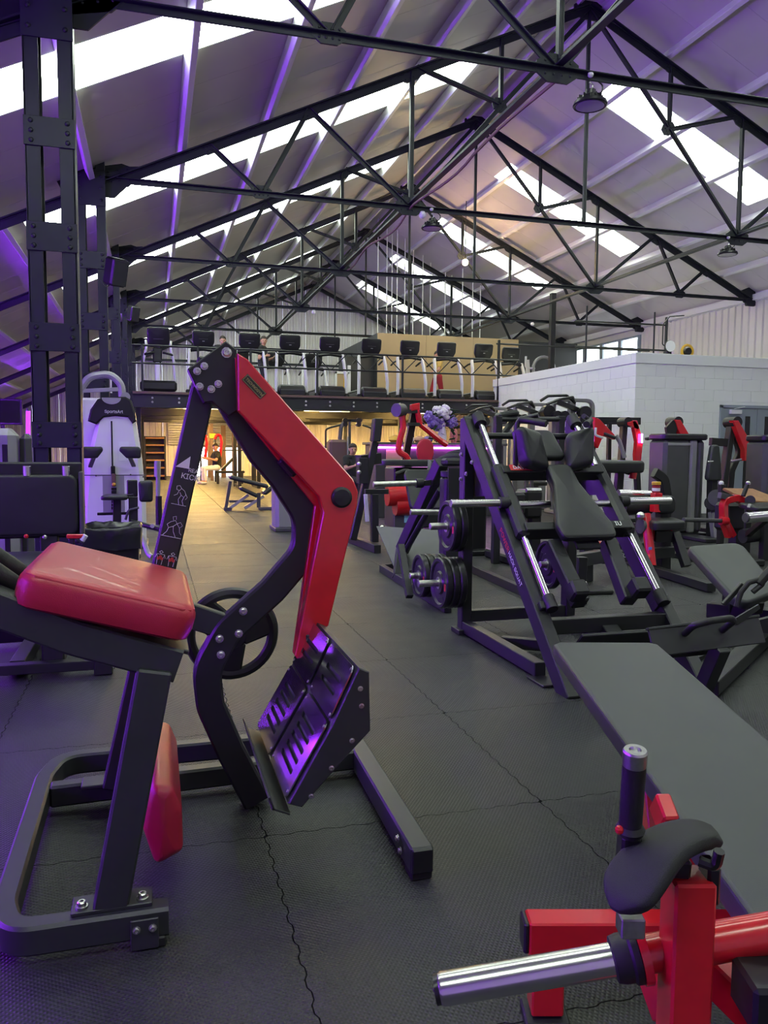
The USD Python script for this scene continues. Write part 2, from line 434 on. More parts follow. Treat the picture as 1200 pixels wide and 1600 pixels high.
def in_view(i, j):
    c = np.array([X0 + (i + .5) * PITCH, Y0 + (j + .5) * PITCH, 0]); v = c - CAM
    f = v[0] * _sy + v[1] * _cy; s = v[0] * _cy - v[1] * _sy
    return f > 0.6 and abs(s) < 0.52 * f + 0.9
tiles.sort(key=lambda t: (not in_view(*t), (X0 + t[0] * PITCH) ** 2 + (Y0 + t[1] * PITCH) ** 2))
rest = []
for k, (i, j) in enumerate(tiles):
    near = in_view(i, j) and j < 9
    m = mat_tile(i, j, near)
    if k < 300: slab.part('rubber_mat', m, 'mat_rubber', smooth=False)
    else: rest.append(m)
slab.part('rubber_mats_beyond', join(*rest), 'mat_rubber', smooth=False, kind='stuff')

# ceiling: sheets up the slope, purlins beneath, translucent roof lights between
ceil = Thing('ceiling', 'pitched white lined roof with pale purlins running the length of the hall', None, (0, 0, 0), kind='structure')
SK = [8.25 + 4.55 * k - 4.55 * 2 for k in range(8)]
SKW = 0.98
LIFT = 0.215
def sheet(xa, xb, y0, y1, th=0.03):
    za, zb = roofz(xa) + LIFT, roofz(xb) + LIFT
    d = V3(xb - xa, 0, zb - za); L = np.linalg.norm(d); u = unit(d); n = unit(np.cross(u, Y3)); n = n if n[2] > 0 else -n
    return frame_box(V3((xa + xb) / 2, (y0 + y1) / 2, (za + zb) / 2) + n * th / 2, u, Y3, n, L, y1 - y0, th, 0.003)
g = 0.0010
n_sk = 1
ys = YB - 0.1
strips = []
for k, s in enumerate(SK):
    prev = SK[k - 1] + SKW if k else YB
    w = (s - prev) / 4 if k else (s - prev) / 2
    for q in range(4 if k else 2): strips.append((prev + q * w, prev + (q + 1) * w, None))
    strips.append((s, s + SKW, k))
strips.append((SK[-1] + SKW, YF, None))
for y0, y1, sk in strips:
    if y1 - y0 < .05: continue
    if sk is None:
        ceil.part('roof_sheet', sheet(XL - .1, XC - .02, y0 + g, y1 - g), 'lining', smooth=False)
        ceil.part('roof_sheet', sheet(XC + .02, XR + .2, y0 + g, y1 - g), 'lining', smooth=False)
    else:
        for xa, xb, xc, xd in ((XL - .1, -1.75, 5.25, XC - .02), (XR + .2, 11.51, 8.0, XC + .02)):
            a, b, c, d = sorted((xa, xb, xc, xd))
            ceil.part('roof_sheet', sheet(a, b, y0 + g, y1 - g), 'lining', smooth=False)
            ceil.part('roof_sheet', sheet(c, d, y0 + g, y1 - g), 'lining', smooth=False)
            side = 'left' if xa < XC else 'right'
            w = Thing('window', f'long translucent roof light, number {sk + 1} along the {side} slope counting from the near end', None, (0, 0, 0), kind='structure')
            for q in range(3):      # three corrugated lengths, lapped
                b0, b1 = b + (c - b) * q / 3, b + (c - b) * (q + 1) / 3
                w.part('translucent_sheet', sheet(b0 + .004, b1 - .004, y0 + .03, y1 - .03, 0.012), 'skylight_glow', smooth=False)
            for yy in (y0 + .012, y1 - .012):
                w.part('side_lip', sheet(b, c, yy - .014, yy + .014, 0.05), 'lip_white', smooth=False)
for X in [XC + s * (0.24 + 1.2 * k) for k in range(10) for s in (-1, 1)]:
    if X < XL or X > XR: continue
    z = roofz(X) + 0.105; sgn = -1 if X < XC else 1
    t = unit(V3(1, 0, SLOPE if X < XC else -SLOPE)); n = unit(np.cross(t, Y3)); n = n if n[2] > 0 else -n
    c = V3(X, 0, z + .02)
    sec = join(frame_box(V3(X, (YB + YF) / 2, roofz(X) + .13) , t, Y3, n, .022, YF - YB, .15, .003),
               frame_box(V3(X, (YB + YF) / 2, roofz(X) + .13) - n * .072 + t * .03, t, Y3, n, .075, YF - YB, .012, .003))
    ceil.part('purlin', sec, 'purlin_white', smooth=False)
ceil.part('ridge_flashing', frame_box((XC, (YB + YF) / 2, ZR + .2), X3, Y3, Z3, .3, YF - YB, .03, .003), 'lining', smooth=False)

# walls
def corrugated(u0, u1, top, base, o, ux, nz, pitch=0.2, depth=0.03, panel=1.0):
    """vertical profiled sheets along ux from u0 to u1; top(u) gives the height"""
    out = []
    u = u0
    while u < u1 - .01:
        e = min(u + panel, u1); prof = []
        k = int(math.floor(u / pitch)) - 1
        while k * pitch < e + pitch:
            for q, d in ((0.0, 0), (0.42, 0), (0.52, depth), (0.90, depth)): prof.append((k * pitch + q * pitch, d))
            k += 1
        pu = np.array([p[0] for p in prof]); pd = np.array([p[1] for p in prof])
        m = (pu > u + 1e-6) & (pu < e - 1e-6)
        pu2 = np.concatenate([[u + .002], pu[m], [e - .002]]); pd2 = np.concatenate([[np.interp(u, pu, pd)], pd[m], [np.interp(e, pu, pd)]])
        V = []; Fs = []
        for a, d in zip(pu2, pd2):
            for z, dd in ((base, d), (top(a), d), (top(a), d - .012), (base, d - .012)):
                V.append(np.asarray(o, float) + unit(ux) * a + unit(nz) * dd + Z3 * z)
        n = len(pu2)
        for i in range(n - 1):
            for j in range(4):
                A, B = 4 * i + j, 4 * i + (j + 1) % 4; Fs += [(A, B, B + 4), (A, B + 4, A + 4)]
        for b in (0, 4 * (n - 1)): Fs += [(b, b + 1, b + 2), (b, b + 2, b + 3)]
        out.append(_fixn((np.array(V), np.array(Fs)))); u = e
    return out
wb = Thing('wall_back', 'pale corrugated gable wall at the far end above the mezzanine', None, (0, YF, 0), kind='structure')
for m in corrugated(XL, XR, lambda a: roofz(a) + .2, 0, (0, YF + .06, 0), X3, -Y3, .24, .035): wb.part('wall_sheet', m, 'cream_sheet', smooth=False)
wb.part('corner_trim', join(box(XL - .15, XL + .02, YF - .02, YF + .1, 0, roofz(XL) + .3, 0), box(XR - .02, XR + .25, YF - .02, YF + .1, 0, roofz(XR) + .3, 0)), 'cream_sheet', smooth=False)
for sg, xe in ((-1, XL - .15), (1, XR + .25)):
    wb.part('verge_trim', beam((xe, YF + .03, roofz(xe) + LIFT - .05), (XC, YF + .03, ZR + LIFT - .05), .16, .22), 'cream_sheet', smooth=False)
wl = Thing('wall_left', 'corrugated side wall behind the lattice columns', None, (XL, 0, 0), kind='structure')
for m in corrugated(YB, YF, lambda a: roofz(XL) + .2, 0, (XL - .05, 0, 0), Y3, X3, .24, .035): wl.part('wall_sheet', m, 'cream_sheet', smooth=False)
wr = Thing('wall_right', 'cream corrugated side wall above the white block room', None, (XR, 0, 0), kind='structure')
WIN0, WIN1, WZ0, WZ1 = 20.9, 25.1, 4.02, 4.66
for m in corrugated(YB, WIN0, lambda a: roofz(XR) + .2, 0, (XR + .05, 0, 0), Y3, -X3, .24, .035): wr.part('wall_sheet', m, 'cream_sheet', smooth=False)
for m in corrugated(WIN1, YF, lambda a: roofz(XR) + .2, 0, (XR + .05, 0, 0), Y3, -X3, .24, .035): wr.part('wall_sheet', m, 'cream_sheet', smooth=False)
for m in corrugated(WIN0, WIN1, lambda a: WZ0, 0, (XR + .05, 0, 0), Y3, -X3, .24, .035): wr.part('wall_sheet', m, 'cream_sheet', smooth=False)
wr.part('wall_sheet', box(XR + .02, XR + .05, WIN0, WIN1, WZ1, roofz(XR) + .2), 'cream_sheet', smooth=False)
wr.part('eaves_trim', box(XR - .10, XR + .02, YB, YF, roofz(XR) + .02, roofz(XR) + .16), 'purlin_white', smooth=False)
for k in range(4):
    y0 = WIN0 + k * (WIN1 - WIN0) / 4; y1 = y0 + (WIN1 - WIN0) / 4
    w = Thing('window', f'bright eaves window, number {k + 1} of four in the far right wall', None, (XR, y0, WZ0), kind='structure')
    w.part('pane', box(XR + .03, XR + .04, y0 + .06, y1 - .06, WZ0 + .05, WZ1 - .05, 0), 'window_glow', smooth=False)
    for a, b, c, d in ((y0, y0 + .09, WZ0, WZ1), (y1 - .09, y1, WZ0, WZ1), (y0 + .09, y1 - .09, WZ0, WZ0 + .06), (y0 + .09, y1 - .09, WZ1 - .06, WZ1)):
        w.part('window_frame', box(XR - .03, XR + .05, a, b, c, d), 'door_grey', smooth=False)
wl.part('eaves_trim', box(XL - .12, XL + .03, YB - .1, YF + .1, roofz(XL) + .02, roofz(XL) + .28), 'purlin_white', smooth=False)
wr.part('eaves_closer', box(XR + .0, XR + .25, YB - .1, YF + .1, roofz(XR) + .0, roofz(XR) + .28), 'purlin_white', smooth=False)
wf = Thing('wall_front', 'plain wall closing the hall behind the camera', None, (0, YB, 0), kind='structure')
wf.part('wall_panel', box(XL, XR, YB - .1, YB, 0, ZC - .05, 0), 'cream_sheet', smooth=False)
wf.part('gable_panel', prism([(XL, ZC - .6), (XR, ZC - .05), (XR, roofz(XR) + .2), (XC, ZR + .2), (XL, roofz(XL) + .2)], (0, YB, 0), X3, Z3, 0.1), 'cream_sheet', smooth=False)

# ---------------------------------------------------------------- steel trusses and lattice columns
def rivets(ps, d, r=0.016): return join(*[lathe([(r, 0), (r * .95, r * .3), (r * .6, r * .6), (0, r * .7)], p, d, 8) for p in ps])
def make_truss(Y, label):
    t = Thing('roof_truss', label, 'truss', (0, Y, 0), 'riveted steel roof trusses')
    P = lambda s, side, z: V3(XC + side * HALF * (1 - s), Y, z)
    R = lambda s, side: P(s, side, roofz(XC + side * HALF * (1 - s)))
    Cn = lambda s, side: P(s, side, ZC)
    for side in (-1, 1):
        end = V3(XL + .1, Y, roofz(XL + .1)) if side < 0 else V3(XR - .12, Y, roofz(XR - .12))
        a, b = end, V3(XC, Y, ZR - .0)
        d = unit(b - a); n = unit(np.cross(d, Y3)); n = n if n[2] > 0 else -n
        t.part('rafter', join(beam(a - n * .012, b - n * .012, .16, .022, n), beam(a - n * .07, b - n * .07, .022, .12, n), beam(a - n * .02, b - n * .02, .05, .03, n)), 'truss_black', smooth=False)
    for x0, x1 in ((-.95, XC - HALF + HALF * .59), (XC - HALF + HALF * .59, XC + HALF * .41), (XC + HALF * .41, XR - .12)):
        t.part('bottom_chord', join(beam((x0, Y, ZC), (x1, Y, ZC), .115, .014), beam((x0, Y, ZC - .033), (x1, Y, ZC - .033), .018, .06)), 'truss_black', smooth=False)
    def web(a, b, w=.075):
        d = unit(b - a); n = unit(np.cross(d, Y3))
        t.part('web_bar', join(beam(a, b, .075, .014, n, ext=-.02), beam(a - n * .03 + Y3 * .0, b - n * .03, .014, .06, n, ext=-.02)), 'truss_black', smooth=False)
    def gus(c, w, h, rot=0.0, sk=0.25):
        poly = Polygon([(-w, -h * .4), (-w * .5, -h), (w * .5, -h), (w, -h * .4), (w, h * .4), (w * .45, h), (-w * .45, h), (-w, h * .4)])
        poly = affinity.rotate(poly, rot, origin=(0, 0))
        p = t.part('gusset_plate', prism(poly, c + Y3 * .012, X3, Z3, .024), 'truss_black', smooth=False)
        rp = [affinity.rotate(Point(q, r * h * .45), rot, origin=(0, 0)) for q in (-w * .6, -w * .2, w * .2, w * .6) for r in (-1, 1)]
        t.part('rivets', rivets([c + V3(q.x, -.012, q.y) for q in rp], -Y3, .013), 'truss_black', under=p, kind='stuff')
    for side in (-1, 1):
        A = math.degrees(math.atan(SLOPE)) * -side
        mid = (Cn(.59, side) + V3(XC, Y, ZR)) / 2
        mid = P(.79, side, ZC + (ZR - ZC) * (.2 / .41))
        for a, b in ((R(.18, side), Cn(.28, side)), (Cn(.28, side), R(.375, side)), (R(.375, side), Cn(.59, side)), (Cn(.59, side), R(.59, side)),
                     (Cn(.59, side), mid), (mid, V3(XC, Y, ZR - .08)), (mid, R(.79, side)), (mid, R(.6, side))): web(a, b)
        gus(R(.18, side) - Z3 * .08, .11, .07, A); gus(R(.375, side) - Z3 * .08, .18, .09, A); gus(R(.59, side) - Z3 * .08, .18, .09, A); gus(R(.79, side) - Z3 * .07, .09, .07, A)
        gus(Cn(.28, side), .15, .09); gus(Cn(.59, side), .22, .13); gus(mid, .10, .12, 55 * -side)
        gus(P(0, side, ZC + .02) + V3(side * -.02, 0, 0), .30, .15, A * .5)
    gus(V3(XC, Y, ZR - .10), .27, .14)
    t.part('hanger_rod', beam((XC, Y, ZR - .1), (XC, Y, ZC), .05, .05, Y3), 'truss_black', smooth=False)
    t.part('end_plate', prism([(-.1, -.2), (.12, -.2), (.12, .3), (-.25, .16)], (XR - .14, Y + .03, ZC + .03), X3, Z3, .06), 'truss_black', smooth=False)
    return t
order = ['nearest', 'second', 'third', 'fourth', 'fifth', 'sixth']
T0 = make_truss(TY[0], 'black riveted steel roof truss nearest the camera, cut off by the top of the picture')
for i in range(1, 6): T0.copy(f'black riveted steel roof truss spanning the hall, {order[i]} from the camera', (0, TY[i], 0))
# last rafter pair lies on the far gable
gr = Thing('gable_frame', 'dark rafters and flat tie lying against the far gable wall', 'frame', (0, YF - .25, 0))
for side, xe in ((-1, XL + .1), (1, XR - .12)):
    gr.part('rafter', beam((xe, YF - .25, roofz(xe) - .07), (XC, YF - .25, ZR - .07), .12, .14), 'truss_black', smooth=False)
gr.part('tie', beam((XL + .1, YF - .25, ZC - .12), (XR - .12, YF - .25, ZC - .12), .1, .09), 'truss_black', smooth=False)
# ties running the length of the hall, node to node
for side, nm in ((-1, 'left'), (1, 'right')):
    X = XC + side * HALF * .41
    single('longitudinal_tie', join(beam((X, YB, ZC + .02), (X, YF, ZC + .02), .085, .018), beam((X, YB, ZC + .05), (X, YF, ZC + .05), .018, .06)), 'truss_black',
           f'straight dark steel tie running the length of the hall through the {nm} lower truss joints', 'tie', smooth=False)
BAT0, BAT1, BAT2, BAT3 = (1.375, .21), (2.16, .225), (2.95, .225), (3.76, .225)
def make_column(Y, label):
    c = Thing('lattice_column', label, 'column', (-.78, Y, 0), 'riveted lattice columns')
    X = -.75; H = ZC + .18
    for s in (-1, 1):
        x = X + s * .125
        c.part('channel', join(box(x - .055, x + .055, Y - .10, Y - .085, 0, H, .002), box(x + s * .045, x + s * .06, Y - .10, Y + .10, 0, H, .002), box(x - .055, x + .055, Y + .085, Y + .10, 0, H, .002)), 'truss_black', smooth=False)
    for z, hh in ((.5, .24), BAT0, BAT1, BAT2, BAT3, (4.70, .46)):
        b = c.part('batten_plate', box(X - .19, X + .19, Y - .114, Y - .10, z - hh / 2, z + hh / 2, .002), 'truss_black', smooth=False)
        c.part('rivets', rivets([(X + s * .135, Y - .114, z + q * hh * .33) for s in (-1, 1) for q in (-1, 0, 1)], -Y3, .020), 'truss_black', under=b, kind='stuff')
    c.part('base_plate', box(X - .24, X + .24, Y - .18, Y + .18, 0, .03), 'truss_black', smooth=False)
    c.part('knee_plate', prism([(-.35, -.30), (.30, -.30), (.62, .02), (.62, .14), (-.5, .02)], (X, Y + .012, ZC + .04), X3, Z3, .024), 'truss_black', smooth=False)
    return c
C0 = make_column(TY[0], 'black riveted lattice column nearest the camera at the left')
for i in range(1, 6): C0.copy(f'black riveted lattice column in the left row, {order[i]} from the camera', (-.78, TY[i], 0))

# ---------------------------------------------------------------- white block room on the right
BX, BY, BH = 9.0, 13.64, 3.15
br = Thing('wall_block_room', 'white painted blockwork room standing inside the hall at the right', None, (BX, BY, 0), kind='structure')
DX0, DX1, DZ = 11.02, 12.72, 2.13
br.part('core', join(box(BX + .006, DX0 - .02, BY + .006, BY + .2, 0, BH - .2, 0), box(DX1 + .02, XR, BY + .006, BY + .2, 0, BH - .2, 0), box(DX0 - .02, DX1 + .02, BY + .006, BY + .2, DZ + .02, BH - .2, 0),
                     box(BX + .006, BX + .2, BY + .2, 20.4, 0, BH - .2, 0)), 'mortar_paint', smooth=False)
br.part('roof_deck', box(BX, XR, BY, 20.4, BH - .2, BH - .02, 0), 'white_paint', smooth=False)
br.part('coping_band', box(BX - .02, XR, BY - .02, BY + .14, BH - .20, BH, .006), 'white_paint')
br.part('coping_band', box(BX - .02, BX + .14, BY + .14, 20.4, BH - .20, BH, .006), 'white_paint')
bh, bl = .225, .45; course = 0; nblk = 0; stuffb = []
z = 0.0
while z < BH - .21:
    z1 = min(z + bh, BH - .205)
    for face in (0, 1):
        u = -bl / 2 if course % 2 else 0.0; L = (XR - BX) if face == 0 else 6.7
        while u < L:
            a, b = max(u, 0), min(u + bl, L); u += bl
            if b - a < .06: continue
            segs = [(a, b)]
            if face == 0 and z < DZ:
                d0, d1 = DX0 - BX - .06, DX1 - BX + .06; segs = []
                if a < d0: segs.append((a, min(b, d0)))
                if b > d1: segs.append((max(a, d1), b))
            for a2, b2 in segs:
                if b2 - a2 < .04: continue
                pr = rng.uniform(-.001, .0015); e = .0022
                m = box(BX + a2 + e, BX + b2 - e, BY - pr, BY + .03, z + e, z1 - e, .004) if face == 0 else box(BX - pr, BX + .03, BY + a2 + e, BY + b2 - e, z + e, z1 - e, .004)
                vis = (z > .6 and not (face == 0 and a2 > 3.7)) 
                if vis and nblk < 298: br.part('block', m, 'white_paint', smooth=False); nblk += 1
                else: stuffb.append(m)
    z += bh; course += 1
br.part('blocks_beyond', join(*stuffb), 'white_paint', smooth=False, kind='stuff')
dr = Thing('door', 'grey double door with tall narrow vision panels in the white block wall', None, (DX0, BY, 0), kind='structure')
dr.part('door_frame', join(box(DX0 - .06, DX0, BY - .03, BY + .1, 0, DZ + .06), box(DX1, DX1 + .06, BY - .03, BY + .1, 0, DZ + .06), box(DX0 - .06, DX1 + .06, BY - .03, BY + .1, DZ, DZ + .06)), 'door_grey')
for k in range(2):
    a = DX0 + k * .85
    lf = dr.part('door_leaf', join(box(a + .004, a + .846, BY - .005, BY + .045, 0.01, DZ - .004)), 'door_grey')
    vx = a + .56 if k == 0 else a + .19
    dr.part('vision_panel', box(vx, vx + .12, BY - .012, BY + .0, .45, DZ - .16), 'dark_glass', under=lf)
    dr.part('push_plate', box(a + (.74 if k == 0 else .06), a + (.79 if k == 0 else .11), BY - .012, BY, .95, 1.2), 'steel', under=lf)
dr.part('door_closer', join(box(DX0 + .16, DX0 + .42, BY - .075, BY - .006, DZ - .12, DZ - .04), beam((DX0 + .25, BY - .05, DZ - .02), (DX0 + .52, BY - .03, DZ + .03), .02, .012)), 'white_plastic')

# ---------------------------------------------------------------- mezzanine
MY, MZ = 20.0, 2.57
mz = Thing('mezzanine', 'black steel mezzanine deck carrying the row of treadmills', 'mezzanine', (0, MY, 0))
MX0, MX1 = -.45, BX - .03
mz.part('deck', box(BX - .03, XR - .1, 20.45, YF - .12, MZ - .05, MZ, .002), 'deck_grey', smooth=False)
mz.part('deck', box(MX0, MX1, MY, YF - .12, MZ - .05, MZ, .002), 'deck_grey', smooth=False)
mz.part('deck_edge', box(MX0, MX1, MY - .03, MY - .002, MZ - .055, MZ, .003), 'brown_edge', smooth=False)
mz.part('edge_beam', join(box(MX0, MX1, MY, MY + .02, MZ - .37, MZ - .056, .003), box(MX0, MX1, MY - .06, MY + .02, MZ - .385, MZ - .37, .003), box(MX0, MX1, MY - .05, MY + .02, MZ - .075, MZ - .058, .003)), 'black_steel', smooth=False)
mz.part('beam_bolts', join(*[bolt((x, MY - .001, MZ - .2 + q), -Y3, .02, .02) for x in np.arange(0, BX - .1, .62) for q in (-.05, .05)]), 'steel', kind='stuff')
for x in np.arange(MX0 + .3, XR - .3, .62): mz.part('joist', box(x - .03, x + .03, MY + (.03 if x < BX - .1 else .5), YF - .2, MZ - .26, MZ - .052, .003), 'black_steel', smooth=False)
for y in (MY + 3.2, MY + 6.6, MY + 10.0): mz.part('cross_beam', box(MX0, XR - .1, y - .07, y + .07, MZ - .46, MZ - .262, .004), 'black_steel', smooth=False)
for y in (MY + .25, MY + 6.6):
    for x in (MX0 + .12, 3.2, 6.3, 8.7): mz.part('post', box(x - .06, x + .06, y - .06, y + .06, 0, MZ - .27 if y > MY + 1 else MZ - .262), 'black_steel', smooth=False)
tpst = Thing('steel_post', 'thick black post rising from the mezzanine behind the white block room', 'post', (10.85, 20.6, MZ))
tpst.part('shaft', box(10.78, 10.92, 20.52, 20.66, MZ, 5.62), 'black_steel', smooth=False); tpst.part('base_plate', box(10.7, 11.0, 20.46, 20.74, MZ, MZ + .015), 'black_steel', smooth=False)
rl = Thing('guard_rail', 'black steel guard rail with zigzag lattice along the mezzanine edge', 'railing', (0, MY, MZ))
ry = MY + .06; zt, zm = MZ + 1.09, MZ + .67
rl.part('top_rail', tube([(MX0, ry, zt), (9.6, ry, zt)], .024, 8), 'black_steel'); rl.part('mid_rail', tube([(MX0, ry, zm), (9.6, ry, zm)], .022, 8), 'black_steel')
for x in (-.22, 1.08, 2.35, 4.02, 6.28, 9.0): rl.part('post', beam((x, ry, MZ), (x, ry, zt + .03), .05, .05, Y3), 'black_steel', smooth=False)
rl.part('post', beam((9.02, ry + .06, MZ), (9.02, ry + .06, MZ + 1.62), .06, .06, Y3), 'black_steel', smooth=False)
rl.part('upper_rail', tube([(8.95, ry + .06, MZ + 1.52), (XR - .2, ry + .06, MZ + 1.52)], .024, 8), 'black_steel')
x = 2.95; up = True
while x < 9.4:
    x2 = x + .42; rl.part('lattice_bar', beam((x, ry, zt if up else zm), (x2, ry, zm if up else zt), .022, .028, Y3), 'black_steel', smooth=False)
    x = x2 + (.06 if True else 0); up = not up
# scaffold rail standing on the block room roof
sc = Thing('scaffold_rail', 'thin black scaffold rail on top of the white block room', 'railing', (10.6, 16.2, BH - .02))
sx = [at(915, 560, 16.2)[0], at(1021, 550, 16.2)[0], at(1040, 545, 16.2)[0]]
for x, h, w in ((sx[0], 1.35, .02), (sx[1], 1.3, .02), (sx[2], 1.2, .035)): sc.part('upright', cyl((x, 16.2, BH - .03), (x, 16.2, BH - .02 + h), w, 8), 'black_steel')
sc.part('rail', cyl((9.1, 16.2, BH + .42), (sx[2] + .1, 16.2, BH + .42), .02, 8), 'black_steel')
sc.part('rail', cyl((9.1, 16.2, BH + .98), (sx[2], 16.2, BH + 1.0), .02, 8), 'black_steel')
fl_ = Thing('floodlight', 'small round floodlight standing on the block room roof beside the scaffold rail', 'lamp', (0, 15.2, BH))
p = at(1046, 541, 14.4); p[2] = max(p[2], BH + .12)
fl_.part('lamp_head', lathe([(0, 0), (.05, 0), (.12, .1), (.12, .13)], p + Y3 * .1, -Y3, 16), 'black_plastic'); fl_.part('lens', lathe([(.115, 0), (.115, .01), (0, .012)], p - Y3 * .03, -Y3, 16), 'bulb_glow' if False else 'white_plastic')
fl_.part('bracket', tube([p + V3(-.02, .1, 0), p + V3(-.1, .1, .05), p + V3(-.1, .1, .45), p + V3(.05, .1, .62), p + V3(.4, .1, .66)], .012, 6, .05), 'black_plastic'); fl_.part('foot', box(p[0] - .06, p[0] + .06, p[1], p[1] + .12, BH - .002, p[2] - .1), 'black_plastic')
yw = Thing('hose_reel', 'round yellow and black hose reel standing on the block room roof', 'reel', (0, 14.3, BH))
p = at(1074, 543, 14.3); p[2] = BH + .155
yw.part('rim', _fixn(sweep([p + V3(.13 * math.cos(a), 0, .13 * math.sin(a)) for a in np.linspace(0, 2 * math.pi, 25)[:-1]], circle(.028, 8), closed=True)), 'yellow')
yw.part('hub', cyl(p - Y3 * .05, p + Y3 * .05, .075, 16), 'black_plastic'); yw.part('stand', box(p[0] - .1, p[0] + .1, p[1] + .03, p[1] + .09, BH - .002, p[2]), 'yellow')
# ================================================================ rear-kick machine, foreground left
def P(x, y, Y): return at(x, y, Y)
def pix(poly, Y, n=None):    # outline of pixels on the plane Y as (x, z) pairs
    return [(q[0], q[2]) for q in (at(x, y, Y) for x, y in poly)]
rk = Thing('rear_kick_machine', 'charcoal and red standing kick machine with red cushion and slotted steel footplate', 'exercise machine', (0.2, 2.6, 0))
tz = .062
loop = bend([(.02, 2.085, tz), (-.36, 2.085, tz), (-.395, 2.2, tz), (-.40, 3.05, tz), (-.36, 3.24, tz), (.78, 3.24, tz)], [0, .22, .25, .3, .22, 0], 8)
rk.part('base_loop', rsweep(loop, .078, .062, Z3, ch=.008), 'charcoal_coat')
rk.part('base_rail', beam((-.37, 2.95, tz), (.80, 3.0, tz), .06, .078, ch=.008), 'charcoal_coat')
ft = rk.part('stabilizer', beam((.785, 3.28, tz), (.757, 2.175, tz), .072, .082, ch=.006), 'charcoal_coat')
rk.part('end_cap', beam((.757, 2.176, tz), (.757, 2.166, tz), .066, .076, ch=.004), 'black_plastic', under=ft)
rk.bolts([(.72, 2.30, .075), (.72, 2.27, .05)], -X3, .009, under=ft)
for x, y in ((.757, 2.21), (.78, 3.2), (-.02, 2.085), (-.37, 3.1)): rk.part('rubber_foot', box(x - .033, x + .033, y - .035, y + .035, 0, .028, .004), 'rubber')
tab = rk.part('foot_tab', box(-.075, -.005, 2.044, 2.052, .004, .085, .002), 'charcoal_coat')
rk.bolts([(-.06, 2.045, .06), (-.02, 2.045, .06)], -Y3, .008, under=tab)
# front post and its foot
fp = rk.part('front_post', beam((-.125, 2.13, .10), (-.005, 2.14, .72), .11, .088, X3, ch=.006), 'charcoal_coat')
rk.part('foot_plate', box(-.22, -.02, 2.075, 2.155, .101, .112, .002), 'charcoal_coat', under=fp)
rk.bolts([(-.195, 2.10, .112), (-.045, 2.10, .112)], Z3, .012, .016, under=fp)
# seat beam curving up to the left, cushion on top
sb = bend([(-.62, 2.15, 1.03), (-.44, 2.15, .925), (-.20, 2.15, .812), (.055, 2.15, .722)], .35, 8)
b_ = rk.part('seat_beam', rsweep(sb, .085, .088, Y3, ch=.006), 'charcoal_coat')
ux = unit((.40, 0, -.115)); uz = np.cross(ux, Y3)
rk.part('seat_bracket', frame_box(V3(-.06, 2.42, .79), ux, Y3, uz, .30, .55, .012, .003), 'charcoal_coat', under=b_)
o = V3(-.345, 2.085, .905)
L_, W_, T_ = .445, .66, .098
oc = [(0, .03), (.03, 0), (L_ - .03, .0), (L_, .03), (L_, W_), (0, W_)]
cu = rk.part('cushion', pad(oc, o, ux, Y3, T_, .034, .035, 72, .012), 'red_vinyl')
rk.part('piping', piping(oc, o + uz * (T_ - .013), ux, Y3, 0, .0035, .035, .010), 'red_vinyl', under=cu)
rk.part('lower_cushion', pad([(0, 0), (.085, -.015), (.115, .03), (.10, .12), (.05, .14), (.0, .10)], V3(.0, 2.31, 0.155) + V3(-.045, 0, 0), unit((1, 0, .08)), unit((-.12, 0, 1)), .60, .02, .025, 48), 'red_vinyl') if False else None
lo = [(-.052, .015), (-.018, -.105), (.062, -.068), (.06, .06), (.035, .125), (-.02, .14), (-.04, .09)]
lc = V3(.005, 2.90, .185)
rk.part('lower_cushion', pad([(a, b) for a, b in lo], lc, X3, Z3, .60, .03, .02, 56, .008), 'red_vinyl')
rk.part('lower_bracket', beam((-.055, 2.62, .21), (-.03, 2.62, .21), .28, .10), 'charcoal_coat')
# tall upright at the back
up0, up1 = V3(-.150, 2.905, .09), V3(.196, 2.90, 1.60)
u_ = rk.part('upright', beam(up0, up1, .10, .082, X3, ch=.006), 'charcoal_coat')
ud = unit(up1 - up0); us = unit(np.cross(Y3, ud)); us = us if us[0] > 0 else -us
fx = lambda t, s: up0 + ud * t + us * s - Y3 * .0535
rk.part('upright_foot', box(-.26, -.06, 2.87, 2.96, .098, .112, .003), 'charcoal_coat', under=u_)
# printed instructions on the upright
tl = lambda y: (y - up0[2]) / ud[2]
pr = []
t1 = tl(1.21)
rk.part('sticker', prism([(-.036, -.012), (.006, .034), (.010, -.010)], fx(t1 + .02, 0), us, ud, .001), 'paper', 'white folded corner of a sticker', under=u_)
rk.part('print', join(text('REAR', .013, fx(t1 - .0, .008), us, ud), text('KICK', .018, fx(t1 - .026, -.012), us, ud)), 'print_white', under=u_)
def figure(t, s, k, dots):
    q = lambda a, b: fx(t + b * k, s + a * k)
    segs = [[q(*p) for p in seg] for seg in dots]
    return wires(segs, .0011, 4)
fig = [[(-.5, .9), (-.2, 1.0), (.0, .75), (-.15, .5), (-.45, .55), (-.5, .9)], [(0, .75), (.35, .55), (.55, .2), (.4, -.1), (.1, .05), (-.1, .35)], [(.4, -.1), (.3, -.5), (.5, -.9)], [(.1, .05), (-.1, -.4), (.05, -.9)], [(.55, .2), (.75, -.05), (.6, -.3)], [(-.7, -.95), (.8, -.95)], [(-.2, .5), (-.3, .1), (-.6, -.1)]]
rk.part('pictogram', figure(tl(1.125), 0, .034, fig), 'print_white', under=u_)
